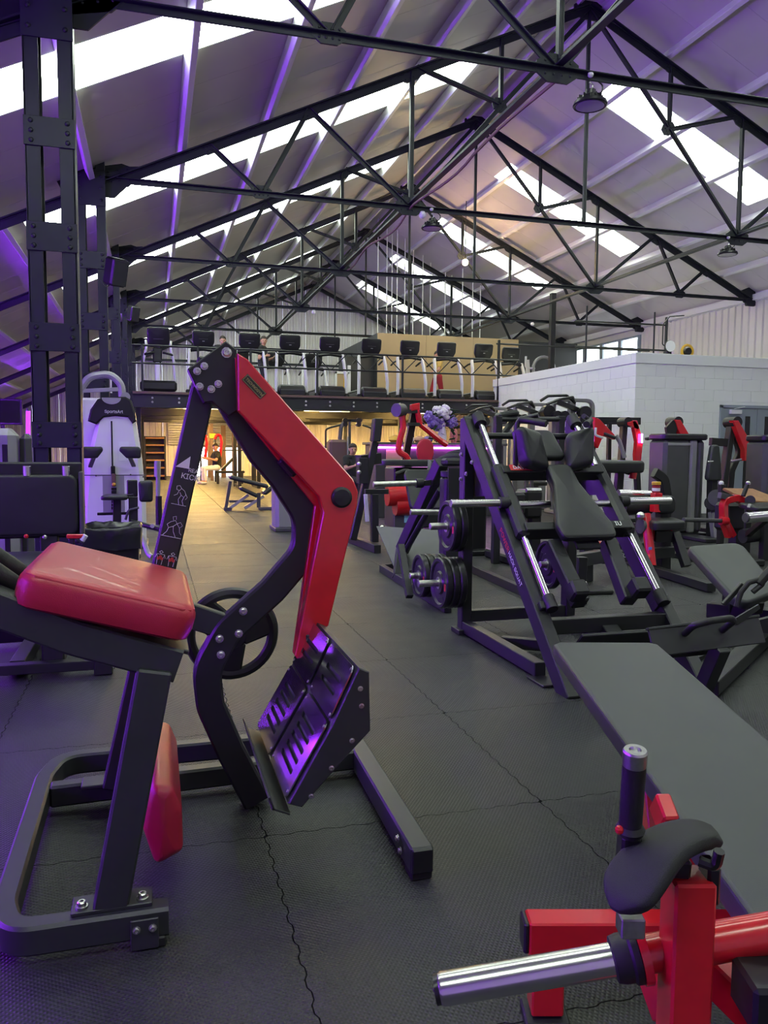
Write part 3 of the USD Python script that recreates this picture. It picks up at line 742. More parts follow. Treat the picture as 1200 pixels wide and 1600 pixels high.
fig2 = [[(-.6, .2), (-.3, .5), (.1, .7), (.3, .4), (.0, .1), (-.4, -.1), (-.6, .2)], [(.3, .4), (.6, .6), (.85, .3), (.6, .05), (.3, .4)], [(0, .1), (.1, -.4), (.4, -.9)], [(-.4, -.1), (-.5, -.5), (-.8, -.9)], [(.6, .05), (.7, -.4), (.9, -.6)], [(-.95, -.95), (.95, -.95)], [(-.1, .7), (-.2, 1.0), (.1, 1.1), (.15, .8)]]
rk.part('pictogram', figure(tl(1.015), 0, .036, fig2), 'print_white', under=u_)
body = [[(-.25, .8), (.0, 1.0), (.25, .8), (0, .6), (-.25, .8)], [(-.5, .5), (.5, .5), (.35, -.1), (.3, -.9)], [(-.5, .5), (-.35, -.1), (-.3, -.9)], [(-.5, .5), (-.65, 0)], [(.5, .5), (.65, 0)]]
for s in (-.02, .02):
    rk.part('pictogram', figure(tl(.905), s, .026, body), 'print_white', under=u_)
    rk.part('muscle_mark', join(*[prism(Point(0, 0).buffer(.0055, quad_segs=3), fx(tl(.905) + b, s + a), us, ud, .0008) for a, b in ((-.006, -.002), (.006, -.002), (0, .004))]), 'print_red', under=u_)
# head bracket
hb = pix([(293, 577), (352, 534), (369, 547), (372, 641), (356, 651), (330, 628), (318, 630)], 2.79)
h_ = rk.part('head_bracket', prism(hb, (0, 2.79, 0), X3, Z3, .0, 0) if False else prism(hb, (0, 2.85, 0), X3, Z3, .082, .004), 'frame_black')
for x, y, r in ((354, 551, .0135), (308, 580, .010), (319, 572, .010), (330, 608, .010), (341, 600, .010)):
    rk.part('bolt', bolt(P(x, y, 2.768), -Y3, r, .012), 'steel', under=h_)
rk.part('bolt', bolt(P(312, 604, 2.768), -Y3, .010, .014), 'steel', under=h_)
# swan-neck arm
go = [(330, 585), (356, 640), (412, 730), (452, 788), (484, 830), (470, 880), (420, 935), (350, 985), (308, 1045), (330, 1110), (362, 1175), (402, 1252)]
gc = [((a[0] + b[0]) / 2, (a[1] + b[1]) / 2) for a, b in zip(
    [(385, 590), (440, 690), (497, 780), (499, 850), (440, 935), (375, 990), (345, 1045), (350, 1090), (385, 1165), (417, 1242)],
    [(322, 640), (378, 728), (446, 775), (466, 835), (400, 918), (325, 988), (302, 1050), (305, 1110), (335, 1180), (385, 1260)])]
gpts = [P(x, y, 2.815) for x, y in [(338, 590)] + [gc[1], (440, 745), (478, 805), (478, 860), (425, 922), (355, 985), (322, 1045), (328, 1100), (360, 1172), (401, 1250)]]
rk.part('swan_neck', rsweep(gpts, .06, .098, Y3, bendr=[0, .0, .2, .14, .14, .2, .16, .16, .14, .0, 0], ch=.008), 'frame_black')
rk.part('link_plate', beam(P(295, 960, 2.82), P(370, 985, 2.82), .05, .085, ch=.004), 'charcoal_coat')
for x, y in ((373, 990), (345, 1023), (380, 955), (343, 998)): rk.part('bolt', bolt(P(x, y, 2.782), -Y3, .011, .010), 'steel')
rk.bolts([P(411, 1203, 2.90), P(411, 1215, 2.90)], -Y3, .010)
# weight disc on the far side
def weight_plate(t, c, d, R, th, grip=True, under=None, name='weight_plate', m='plate_rubber'):
    prof = [(.026, -th * .35), (.045, -th * .5), (R * .40, -th * .5), (R * .46, -th * .28), (R * .80, -th * .28), (R * .86, -th * .5), (R * .96, -th * .5), (R, -th * .3), (R, th * .3), (R * .96, th * .5), (R * .86, th * .5), (R * .80, th * .28), (R * .46, th * .28), (R * .40, th * .5), (.045, th * .5), (.026, th * .35), (.026, -th * .35)]
    return lathe(prof, c, d, 36)
wc = P(362, 990, 3.10)
R = .178
ring = _fixn(sweep([wc + V3(R * .9 * math.cos(a), 0, R * .9 * math.sin(a)) for a in np.linspace(0, 2 * math.pi, 49)[:-1]], [(math.cos(b) * .024, math.sin(b) * .022) for b in np.linspace(0, 2 * math.pi, 9)[:-1]], closed=True, planar=Y3))
hub_ = join(cyl(wc - Y3 * .025, wc + Y3 * .025, .055, 24), *[beam(wc + V3(.03 * math.cos(a), 0, .03 * math.sin(a)), wc + V3(R * .86 * math.cos(a), 0, R * .86 * math.sin(a)), .035, .12, np.cross(Y3, V3(math.cos(a), 0, math.sin(a))), ch=.008) for a in (math.radians(20), math.radians(140), math.radians(260))])
wp = single('weight_plate', join(ring, hub_), 'plate_rubber', 'black spoked weight plate hanging on the back of the rear-kick machine', 'weight plate')
rk.part('plate_peg', cyl(P(362, 990, 2.84), wc + Y3 * .08, .024, 14), 'steel')
# red arm: upper and lower limb, hub cap
ra = pix([(370, 552), (545, 745), (557, 770), (552, 800), (502, 800), (494, 770), (366, 640)], 2.70)
ra2 = pix([(370, 553), (385, 562), (549, 748), (557, 768), (555, 790), (511, 975), (500, 985), (466, 1032), (459, 1022), (503, 800), (496, 775), (371, 642)], 2.70)
arm = rk.part('lever_arm', prism(ra2, (0, 2.725, 0), X3, Z3, .05, .004), 'red_paint')
ra3 = pix([(366, 560), (380, 575), (500, 770), (503, 800), (465, 1025), (458, 1020), (490, 790), (370, 640)], 2.78)
rk.part('arm_flange', prism(ra3, (0, 2.80, 0), X3, Z3, .045, .003), 'red_paint', under=arm)
rk.part('hub_cap', lathe([(0, 0), (.036, 0), (.036, .012), (.028, .018), (0, .02)], P(533, 777, 2.676), -Y3, 28), 'black_plastic', under=arm)
bd = unit(at(409, 613, 2.67) - at(389, 592, 2.67)); bn = np.cross(bd, Y3); bn = bn if bn[2] > 0 else -bn
ctr = at(397, 604, 2.672)
bp = rk.part('badge', frame_box(ctr, bd, bn, -Y3, .088, .028, .002, .0005), 'decal_dark', 'dark badge with gold lettering', under=arm)
rk.part('badge_rim', join(*[beam(ctr + bd * a * .041 + bn * b * .012 - Y3 * .0015, ctr + bd * c * .041 + bn * d * .012 - Y3 * .0015, .0015, .0012, Y3, 0) for a, b, c, d in ((-1, 1, 1, 1), (-1, -1, 1, -1), (-1, -1, -1, 1), (1, -1, 1, 1))]), 'gold', under=arm)
rk.part('badge_lettering', text('TECHNOGYM', .0085, ctr - bd * .036 - bn * .0045 - Y3 * .001, bd, bn), 'gold', under=arm)
rk.part('stop_buffer', frame_box(P(452, 727, 2.76), unit((.6, 0, -.75)), Y3, unit((.75, 0, .6)), .075, .07, .05, .008), 'rubber')
# footplate box with two pairs of slotted steel sheets
YB_, YFt = 2.74, 2.09
prof = [at(487, 968, YB_), at(443, 1055, YB_), at(392, 1140, YB_)]
pf = [at(565, 1042, YFt), at(539, 1106, YFt), at(465, 1246, YFt)]
xz = [((a[0] + b[0]) / 2, (a[2] + b[2]) / 2) for a, b in zip(prof, pf)]
xz = [xz[0], xz[1], (xz[2][0], xz[2][1])]
side_poly = [xz[0], xz[1], xz[2]] + pix([(472, 1262), (542, 1182), (579, 1142), (577, 1050)], YFt)
fb = rk.part('footplate_box', prism(side_poly, (0, YB_, 0), X3, Z3, YB_ - YFt, .003), 'charcoal_coat')
for t in (.12, .32, .6, .85):
    for k in (0, 1):
        q = V3(*[0, 0, 0])
for x, y in ((563, 1076), (565, 1103), (550, 1157), (518, 1200), (486, 1244)): rk.part('bolt', bolt(at(x, y, YFt + .001), -Y3, .006, .005), 'steel', under=fb)
def section(a, b, ya, yb, slots, rows):
    a3, b3 = V3(a[0], 0, a[1]), V3(b[0], 0, b[1]); d = unit(b3 - a3); n = unit(np.cross(d, Y3)); n = n if n[0] < 0 else -n
    L = np.linalg.norm(b3 - a3); W = abs(ya - yb)
    g = rounded([(.006, .018), (L - .004, .018), (L - .004, W - .018), (.006, W - .018)], .02)
    for k in range(slots):
        c = .045 + (L - .09) * (k + .5) / slots if slots > 1 else L / 2
        for r in range(rows):
            w0 = W * (r + .5) / rows
            g = g.difference(LineString([(c, w0 - W * .26 / rows), (c, w0 + W * .26 / rows)]).buffer(.008))
    o = a3 + V3(0, min(ya, yb), 0)
    if np.cross(d, Y3) @ n < 0: pass
    return prism(g, o + n * (.006 if np.cross(d, Y3) @ n > 0 else .010), d, Y3, .004)
ym = (YB_ + YFt) / 2
for (ya, yb) in ((YB_, ym), (ym, YFt)):
    s1 = rk.part('foot_sheet', section(xz[0], xz[1], ya, yb, 2, 1), 'foot_steel', 'polished steel sheet with slots')
    s2 = rk.part('foot_sheet', section(xz[1], xz[2], ya, yb, 5, 1), 'foot_steel', 'polished steel sheet with slots')
for a, b in ((xz[0], xz[1]), (xz[1], xz[2])):
    a3, b3 = V3(a[0], 0, a[1]), V3(b[0], 0, b[1]); d = unit(b3 - a3); n = unit(np.cross(d, Y3)); n = n if n[0] < 0 else -n
    for t in (.09, .91):
        for y in (YB_ - .03, ym + .03, ym - .03, YFt + .03): rk.part('screw', bolt(a3 + (b3 - a3) * t + V3(0, y, 0) + n * .008, n, .005, .004), 'steel', under=fb)
lip = V3(xz[2][0] - .045, (YB_ + YFt) / 2, xz[2][1] + .0)
rk.part('foot_lip', join(frame_box(V3(xz[2][0] - .02, ym, xz[2][1] - .018), unit((.9, 0, -.4)), Y3, unit((.4, 0, .9)), .055, YB_ - YFt, .006, .001), frame_box(V3(xz[2][0] - .045, ym, xz[2][1] + .006), unit((.35, 0, -.9)), Y3, unit((.9, 0, .35)), .04, YB_ - YFt, .006, .001)), 'charcoal_coat', under=fb)
rk.part('footplate_bracket', box(.53, .60, 2.5, 2.62, xz[1][1] - .14, xz[1][1] - .02), 'charcoal_coat')
rk.part('arm_knuckle', beam(P(470, 1000, 2.72), (xz[0][0] + .03, 2.66, xz[0][1] - .10), .06, .08), 'charcoal_coat')
# hand grips at the user's end
for dy in (0, .16):
    rk.part('hand_grip', tube([(-.60, 2.18 + dy, 1.05), (-.55, 2.18 + dy, 1.10), (-.40, 2.2 + dy, .985), (-.34, 2.22 + dy, .93)], .024, 12, .06), 'rubber')

# ================================================================ lever bench, foreground right
lb = Thing('lever_bench', 'red framed plate-loaded lever bench with a long dark grey pad in the right foreground', 'exercise machine', (1.2, 1.7, 0))
fL, fR, nL = az(862, 1002, .56), az(1010, 992, .56), az(1195, 1470, .46)
nL = az(1197, 1462, .46)
a_ = unit(fL - nL); b_ = unit(np.cross(a_, Z3)); wd = abs((fR - fL) @ b_); Ln = np.linalg.norm(fL - nL)
up_ = np.cross(b_, a_)
ol = [(0, 0), (wd, 0), (wd, Ln), (0, Ln)]
TP = .062
pdm = lb.part('bench_pad', pad(ol, nL - up_ * TP, b_, a_, TP, .014, .03, 96, .004), 'grey_vinyl')
lb.part('piping', piping(ol, nL - up_ * .006, b_, a_, 0, .0022, .03, .004, 96), 'black_vinyl', under=pdm)
lb.part('pad_board', frame_box(nL + a_ * Ln / 2 + b_ * wd / 2 - up_ * (TP + .009), a_, b_, up_, Ln * .94, wd * .9, .018), 'black_plastic', under=pdm)
on = lambda s, t, z: V3(*(nL + b_ * s + a_ * t)[:2], z)
hz = (nL - up_ * TP)[2]
lb.part('spine', beam(on(wd / 2, -.05, .33), on(wd / 2, Ln * .72, .38), .07, .10), 'red_paint')
for t in (.25, Ln * .70): lb.part('pad_support', beam(on(wd / 2, t, .36), on(wd / 2, t, hz + .03), .06, .08, a_), 'red_paint')
lb.part('rear_leg', beam(on(wd / 2, Ln * .70, .37), on(wd / 2, Ln * .62, .05), .07, .07, a_), 'red_paint')
lb.part('rear_foot', beam(on(.16, Ln * .62, .04), on(wd + .02, Ln * .62, .04), .07, .07), 'red_paint')
def pd(x, y, d):
    return CAM + ray(x, y) * d
# upright beside the pad and the loading sleeve
pc = pd(1076, 1372, 1.20); ptop = pc[2] + .006
lb.part('post', frame_box(V3(pc[0], pc[1], (ptop + .03) / 2), b_, unit((a_[0], a_[1], 0)), Z3, .062, .062, ptop - .03, .004), 'red_paint')
lb.part('post_foot', frame_box(V3(pc[0], pc[1], .02), b_, unit((a_[0], a_[1], 0)), Z3, .10, .10, .04, .006), 'rubber')
s0, s1 = pd(684, 1546, 1.26), pd(960, 1499, 1.245)
sd = unit(s1 - s0)
sl_ = lb.part('loading_sleeve', lathe([(0, 0), (.018, 0), (.0235, .004), (.025, .008), (.025, np.linalg.norm(s1 - s0))], s0, s1 - s0, 36), 'chrome')
lb.part('end_cap', join(lathe([(0, -.004), (.0225, -.004), (.0225, .004)], s0, sd, 24), ball(s0 - sd * .004, .004, 8)), 'black_plastic', under=sl_)
lb.part('collar', lathe([(.025, -.004), (.033, -.002), (.036, .01), (.036, .022), (.040, .026), (.040, .036), (.030, .04)], s1, sd, 28), 'rubber', under=sl_)
lb.part('flange', lathe([(.03, .036), (.043, .037), (.043, .05), (.028, .052), (.028, .10)], s1, sd, 28), 'red_paint', 'red flange and stub', under=sl_)
lb.part('bearing', cyl(s1 + sd * .085, s1 + sd * .135, .038, 24), 'black_plastic', under=sl_)
lb.part('pivot_tube', cyl(s1 + sd * .12, s1 + sd * .62, .03, 20), 'red_paint')
# floor frame of red box tube
fo = az(851, 1594, 0.0); zt_ = pd(830, 1478, 1.70)[2] - .03
lb.part('side_foot', frame_box(V3(fo[0], fo[1], (zt_ + .04) / 2 + .0), b_, a_, Z3, .072, .06, zt_ - .02, .004), 'red_paint')
lb.part('side_foot_pad', frame_box(V3(fo[0], fo[1], .012), b_, a_, Z3, .10, .085, .024, .004), 'rubber')
e0 = V3(fo[0], fo[1], zt_) - b_ * .045; e1 = e0 + b_ * .62
lb.part('side_arm', beam(e0, e1, .062, .075), 'red_paint'); lb.part('end_cap', beam(e0 - b_ * .012, e0 + b_ * .001, .058, .071), 'black_plastic')
lb.part('diagonal', beam(pd(1100, 1500, 1.3), pd(1215, 1612, 1.22), .055, .06), 'red_paint')
lb.part('strut', beam(pd(1010, 1475, 1.42), pd(1052, 1590, 1.36), .05, .06), 'red_paint')
lb.part('cross_tube', cyl(pd(1085, 1480, 1.36), pd(1190, 1455, 1.40), .026, 16), 'red_paint')
lb.part('pin_block', frame_box(pd(1190, 1553, 1.18), b_, a_, Z3, .06, .08, .07, .006), 'black_plastic')
lb.part('thigh_link', beam(pd(1045, 1290, 1.46), pd(1030, 1250, 1.5), .03, .05), 'red_paint')
# grip
h0, h1 = pd(984, 1300, 1.19), pd(992, 1182, 1.16)
hd = unit(h1 - h0); HL = np.linalg.norm(h1 - h0)
gp = lb.part('hand_grip', lathe([(.012, -.01), (.020, 0), (.022, .006), (.017, .014), (.0172, HL - .012), (.0175, HL - .012), (.0, HL - .012)], h0, hd, 24), 'rubber')
lb.part('grip_cap', lathe([(.0172, HL - .014), (.0178, HL - .012), (.0178, HL + .008), (.016, HL + .011), (.009, HL + .011), (.008, HL + .007), (0, HL + .007)], h0, hd, 24), 'steel', 'bright aluminium grip cap', under=gp)
lb.part('grip_stem', beam(h0 - hd * .06, h0, .03, .03, a_), 'black_plastic'); lb.part('pin_knob', ball(pd(968, 1297, 1.18), .007, 10), 'red_paint')
# arched arm pad
fr = [(975, 1436), (1012, 1424), (1042, 1384), (1076, 1332), (1126, 1318)]
from scipy.interpolate import CubicSpline
def spl(pts):
    q = np.array([pd(*p) for p in pts]); c = np.r_[0, np.cumsum(np.linalg.norm(np.diff(q, axis=0), axis=1))]; return CubicSpline(c / c[-1], q)(np.linspace(0, 1, 25))
fr3 = spl([(985, 1436, 1.09), (1013, 1420, 1.09), (1040, 1384, 1.10), (1062, 1350, 1.12), (1088, 1328, 1.15), (1110, 1320, 1.17), (1129, 1326, 1.18)])
bk3 = spl([(938, 1408, 1.13), (946, 1368, 1.16), (976, 1328, 1.19), (1020, 1298, 1.23), (1062, 1288, 1.26), (1102, 1294, 1.28), (1126, 1312, 1.28)])
V = []; nrm_ = []
for i in range(25):
    t = fr3[min(i + 1, 24)] - fr3[max(i - 1, 0)]; dep = bk3[i] - fr3[i]; n = unit(np.cross(t, dep)); n = n if n @ (CAM - fr3[i]) > 0 else -n
    nrm_.append(n)
sec = []
for k in range(16):
    a = 2 * math.pi * k / 16; sec.append((0.5 + .5 * np.sign(math.cos(a)) * abs(math.cos(a)) ** .45, .013 * np.sign(math.sin(a)) * abs(math.sin(a)) ** .6))
rings = []
for i in range(25):
    e = min(i, 24 - i); sh = [.35, .7, .88, .97][e] if e < 4 else 1
    dep = bk3[i] - fr3[i]; rings.append([fr3[i] + dep * (.5 + (q - .5) * (sh if e < 4 else 1)) + nrm_[i] * h * (sh if e < 2 else 1) for q, h in sec])
Vp = np.array(rings).reshape(-1, 3); Fp = []
for i in range(24):
    for j in range(16):
        j2 = (j + 1) % 16; Fp += [(i * 16 + j, i * 16 + j2, i * 16 + 16 + j2), (i * 16 + j, i * 16 + 16 + j2, i * 16 + 16 + j)]
for b0, fl in ((0, 1), (24 * 16, 0)):
    Vp = np.vstack([Vp, Vp[b0:b0 + 16].mean(0)])
    for j in range(16): t = (len(Vp) - 1, b0 + j, b0 + (j + 1) % 16); Fp.append(t if not fl else t[::-1])
ap = lb.part('arm_pad', _fixn((Vp, np.array(Fp))), 'foam', 'arched black foam pad', smooth=60)
lb.part('pad_clip', frame_box(pd(985, 1443, 1.16), b_, a_, Z3, .035, .03, .03, .002), 'steel', 'bright metal clip under the pad', under=ap)
lb.part('pad_hinge', join(tube([pd(1092, 1345, 1.17), pd(1118, 1355, 1.16), pd(1124, 1330, 1.15)], .008, 8, .02), frame_box(pd(1108, 1375, 1.2), b_, a_, Z3, .02, .04, .06)), 'black_plastic')
lb.part('pad_stem', beam(h0 - hd * .05, pd(1075, 1352, 1.2), .03, .035, a_), 'black_plastic')
# ================================================================ sled squat machine with weight discs, centre right
hs = Thing('sled_squat_machine', 'black inclined sled squat machine with chrome guide rods and contoured black pads', 'exercise machine', (2.5, 4.6, 0))
hxl, hxr = 2.13, 2.85
hdv = unit((0, 1.04, 1.03)); hnv = unit((0, -1.03, 1.04))
Hp = lambda x, t, h=0.0: V3(x, 4.0, .44) + hdv * t + hnv * h
for x in (hxl, hxr):
    ox = -.045 if x == hxl else .045
    hs.part('rail_beam', beam(Hp(x + ox, -.58, -.085), Hp(x + ox, 1.56, -.085), .08, .11, hnv, ch=.006), 'frame_black')
    rd_ = hs.part('guide_rod', cyl(Hp(x, -.03), Hp(x, 1.49), .019, 20), 'chrome')
    hs.part('rod_end', cyl(Hp(x, -.06, -.0), Hp(x, .03), .036, 18), 'rubber', under=rd_); hs.part('rod_head', cyl(Hp(x, 1.44), Hp(x, 1.53), .042, 18), 'rubber', under=rd_)
    hs.part('rod_bracket', frame_box(Hp(x + ox * .6, -.02, -.05), X3, hdv, hnv, .07, .05, .10), 'frame_black')
    hs.part('foot_plate', box(x + ox - .075, x + ox + .075, 3.82, 4.02, 0, .014), 'frame_black')
    hs.part('rear_post', beam((x + ox, 5.15, .014), (x + ox, 5.15, 1.50), .075, .09, Y3, ch=.006), 'frame_black')
    hs.part('post_foot', box(x + ox - .07, x + ox + .07, 5.07, 5.23, 0, .035), 'frame_black')
    g2 = hs.part('side_gusset', prism([(4.62, 1.0), (5.22, 1.52), (5.22, .95)], (x + ox + .045, 0, 0), Y3, Z3, .008), 'frame_black')
    hs.bolts([(x + ox - .042 if x == hxl else x + ox + .056, y, z) for y, z in ((4.95, 1.2), (5.15, 1.08), (5.05, 1.12), (5.15, 1.25))], -X3 if x == hxl else X3, .012, .012, under=g2)
    hs.part('base_rail', beam((x + ox, 4.0, .05), (x + ox, 5.15, .05), .07, .08), 'frame_black')
    s = -1 if x == hxl else 1
    hs.part('sled_tube', beam(Hp(x + s * .0, .46, .0), Hp(x + s * .0, 1.05, .0), .085, .085, hnv, ch=.02), 'frame_black')
    hs.part('sled_sleeve', cyl(Hp(x + s * .04, .72, .02), Hp(x + s * .41, .72, .02), .024, 20), 'chrome', 'chrome loading sleeve')
    hs.part('sleeve_collar', cyl(Hp(x + s * .03, .72, .02), Hp(x + s * .09, .72, .02), .036, 18), 'rubber')
    hs.part('inner_sleeve', cyl(Hp(x - s * .02, .72, .0), Hp(x - s * .26, .72, .0), .022, 16), 'chrome')
    hs.part('sled_leg', beam(Hp(x - s * .17, .42, -.01), Hp(x - s * .20, -.02, -.02), .09, .09, hnv, ch=.008), 'frame_black')
    hs.part('stop_block', frame_box(Hp(x - s * .16, .02, .06), X3, hdv, hnv, .10, .10, .10, .012), 'rubber')
    # shoulder pad, handle
    hs.part('shoulder_pad', pad([(-.085, -.13), (.085, -.13), (.085, .13), (-.085, .13)], Hp(x - s * .20, 1.13, .055) , unit(np.cross(Z3 * .2 + hdv, hnv) + 0 * X3), unit(hdv + hnv * .28), .11, .035, .04, 44) if False else
            pad([(-.095, -.13), (.095, -.13), (.095, .13), (-.095, .13)], Hp(x - s * .17, 1.08, .10), unit(X3 + s * hnv * .35), unit(hdv * .85 + hnv * .5 + X3 * s * .15), .12, .04, .035, 44), 'black_vinyl')
    hs.part('handle_frame', tube([Hp(x - s * .10, .98, .02), Hp(x - s * .09, 1.10, .17), Hp(x - s * .10, 1.20, .27), Hp(x - s * .2, 1.16, .35)], .016, 10, .05), 'frame_black')
    hs.part('hand_grip', cyl(Hp(x - s * .11, 1.195, .28), Hp(x - s * .22, 1.07, .36), .022, 14), 'rubber')
hs.part('sled_crossbar', beam(Hp(hxl, .98, .01), Hp(hxr, .98, .01), .06, .085, hnv), 'frame_black')
hs.part('sled_crossbar', beam(Hp(hxl, .50, .01), Hp(hxr, .50, .01), .06, .10, hnv), 'frame_black')
hs.part('bottom_crossbar', beam((hxl - .05, 3.98, .30), (hxr + .05, 3.98, .30), .07, .085), 'frame_black')
hs.part('rear_crossbar', beam((hxl - .05, 5.15, .12), (hxr + .05, 5.15, .12), .07, .08), 'frame_black')
hs.part('top_crossbar', cyl((hxl - .05, 5.12, 1.38), (hxr + .05, 5.12, 1.38), .022, 12), 'frame_black')
hs.part('floor_diagonal', beam((hxl, 4.62, .06), (hxr, 4.1, .06), .06, .07), 'frame_black')
bo = [(-.085, 0.5), (.085, .5), (.092, .34), (.15, .14), (.19, .0), (.18, -.09), (.15, -.10), (-.15, -.10), (-.18, -.09), (-.19, .0), (-.15, .14), (-.092, .34)]
bpo = Hp((hxl + hxr) / 2, .46, .065)
q_ = hs.part('back_pad', pad(bo, bpo, X3, hdv, .055, .02, .035, 90, .010), 'black_vinyl'); hs.part('piping', piping(bo, bpo + hnv * .045, X3, hdv, 0, .003, .035, .004, 90), 'black_vinyl', under=q_)
hs.part('pad_board', frame_box(Hp((hxl + hxr) / 2, .62, .05), X3, hdv, hnv, .16, .6, .02), 'frame_black')
hs.part('head_pad', pad([(-.10, -.12), (.10, -.12), (.085, .10), (.06, .14), (-.06, .14), (-.085, .10)], Hp((hxl + hxr) / 2, 1.16, .05), X3, hdv, .05, .02, .03, 48), 'black_vinyl')
dp = hs.part('name_plate', frame_box(Hp(hxl + .135, .985, .056), X3, hdv, hnv, .17, .05, .003, .0005), 'print_red', 'red name plate with white lettering')
hs.part('lettering', text('DAVIS', .028, Hp(hxl + .07, .971, .058), X3, hdv), 'paper', under=dp)
hs.part('lettering', text('IU', .030, Hp(hxr - .12, .485, .065), X3, hdv), 'paper')
hs.part('side_lettering', join(text('POWER', .035, Hp(hxl - .0862, .60, -.10), -hdv, np.cross(X3, hdv) * -1 if False else hnv), ), 'print_red', 'red lettering on the beam side')
hs.part('side_lettering', text('HACK SQUAT', .028, Hp(hxl - .0862, .42, -.098), -hdv, hnv), 'print_white', 'white lettering on the beam side')
sp = az(812, 800, 0)
hs.part('toe_plate', frame_box(V3((hxl + hxr) / 2, 3.83, .22), X3, unit((0, .6, -.6)), unit((0, .6, .6)), .58, .22, .02), 'frame_black')
hs.part('toe_plate_stay', beam((2.49, 3.84, .21), (2.49, 3.98, .28), .1, .06), 'frame_black')
# loose discs on the storage pegs
def stack(tip, n, R, th, group, lab, who):
    """n discs on a peg pointing to -X, tip at the peg's free end"""
    tip = np.asarray(tip, float)
    hs_p = cyl(tip, tip + X3 * (n * th + .13), .0245, 16)
    return hs_p
PL_ = None
def discs(x0, y, z, n, R, th, names):
    global PL_
    for k in range(n):
        loc = V3(x0 + th * (k + .5), y, z)
        if PL_ is None:
            PL_ = Thing('weight_plate', names[k], 'weight plate', loc, 'weight plates on the storage pegs')
            d = X3
            a = [0.3, 0.3 + 2.094, 0.3 + 4.189]
            prof = [(.027, -.45), (.05, -.5), (R * .42, -.5), (R * .48, -.25), (R * .78, -.25), (R * .85, -.5), (R * .96, -.5), (R, -.3), (R, .3), (R * .96, .5), (R * .85, .5), (R * .78, .25), (R * .48, .25), (R * .42, .5), (.05, .5), (.027, .45), (.027, -.45)]
            PL_.part('disc', lathe([(r, t * th * .96) for r, t in prof], loc, X3, 40), 'plate_rubber')
            for q in a:
                w = V3(0, math.cos(q), math.sin(q))
                PL_.part('grip_slot', frame_box(loc + w * R * .64 - X3 * th * .245, w, np.cross(w, X3), X3, R * .16, R * .52, .004, .001), 'black_plastic')
            PL_.part('mark', frame_box(loc - V3(th * .25, R * .58, R * .1), Z3, Y3, X3, .05, .03, .003, .001), 'print_red', 'red number badge')
            PL_.part('hub_ring', lathe([(.027, -.52 * th), (.042, -.53 * th), (.042, -.48 * th)], loc, X3, 24), 'steel')
        else:
            PL_.copy(names[k], loc)
pg = at(688, 930, 5.15); z1 = pg[2]
discs(hxl - .09 - 3 * .052, 5.15, .36, 3, .178, .052, [f'black rubber weight plate, {w} of three on the lowest peg of the sled squat machine' for w in ('outermost', 'middle', 'innermost')])
hs.part('storage_peg', cyl((hxl - .09 - .30, 5.15, .36), (hxl - .05, 5.15, .36), .0245, 16), 'steel')
zt2 = at(700, 822, 5.15)[2]
discs(hxl - .09 - 2 * .052, 5.15, zt2, 2, .178, .052, [f'black rubber weight plate, {w} of two on the upper peg of the sled squat machine' for w in ('outer', 'inner')])
hs.part('storage_peg', cyl((hxl - .09 - .22, 5.15, zt2), (hxl - .05, 5.15, zt2), .0245, 16), 'steel')

rc_ = at(853, 882, 5.15)
discs(rc_[0], 5.15, rc_[2], 1, .178, .052, ['black rubber weight plate on the far-side peg behind the lower end of the sled'])
hs.part('storage_peg', cyl((rc_[0] - .05, 5.15, rc_[2]), (hxr + .0, 5.15, rc_[2]), .0245, 16), 'steel')
# ================================================================ plate-loaded press behind it
pr_ = Thing('leg_press', 'black plate-loaded leg press with a broad grey footplate and two loading sleeves', 'exercise machine', (2.6, 7.0, 0))
pY = 6.6
def W(x, y, Y): return at(x, y, Y)
colx = W(704, 745, pY); 
pr_.part('column', frame_box(V3(colx[0], pY, (colx[2] + .02) / 2), X3, Y3, Z3, .16, .14, colx[2] - .02, .02), 'frame_black')
pr_.part('column_cap', cyl(V3(colx[0], pY, colx[2]), V3(colx[0], pY, colx[2] + .05), .09, 18), 'rubber')
pr_.part('column_foot', box(colx[0] - .1, colx[0] + .1, pY - .1, pY + .1, 0, .03), 'frame_black')
pr_.part('slanted_beam', beam(W(690, 722, pY + .25), W(628, 860, pY + .9), .10, .12, ch=.008), 'frame_black')
pr_.part('slanted_beam', beam(W(628, 855, pY + .9), V3(*W(622, 905, pY + .7)[:2], .04), .10, .10, X3, ch=.008), 'frame_black')
pr_.part('gas_strut', cyl(W(688, 765, pY + .2), W(634, 860, pY + .8), .03, 12), 'frame_black')
pr_.part('head_knob', frame_box(W(705, 722, pY + .1), X3, Y3, Z3, .16, .14, .07, .02), 'rubber')
pr_.part('head_plate', prism([(-.02, -.30), (.05, -.30), (.09, .02), (-.02, .02)], W(703, 735, pY - .08), X3, Z3, .02), 'frame_black')
for p, q, Y in (((583, 757), (650, 755), pY + .35), ((641, 800), (690, 800), pY - .02)):
    pr_.part('loading_sleeve', cyl(W(*p, Y), W(*q, Y), .026, 18), 'steel'); pr_.part('sleeve_collar', cyl(W(*q, Y), W(q[0] + 11, q[1], Y), .042, 16), 'rubber')
pr_.part('sleeve_bar', beam(W(662, 755, pY + .35), W(712, 750, pY + .35), .05, .05), 'frame_black')
c0, c1 = az(597, 888, .04), az(700, 950, .04)
pr_.part('base_rail', beam(c0, c1, .06, .08), 'frame_black')
c2 = c0 + V3(.95, .5, 0); pr_.part('base_rail', beam(c2, c1 + V3(.9, .35, 0), .06, .08), 'frame_black'); pr_.part('base_cross', beam(c0, c2, .06, .08), 'frame_black')
pr_.part('peg_arm', beam(W(626, 852, pY - .0), V3(*W(640, 940, pY - .35)[:2], .05), .05, .06, X3), 'frame_black')
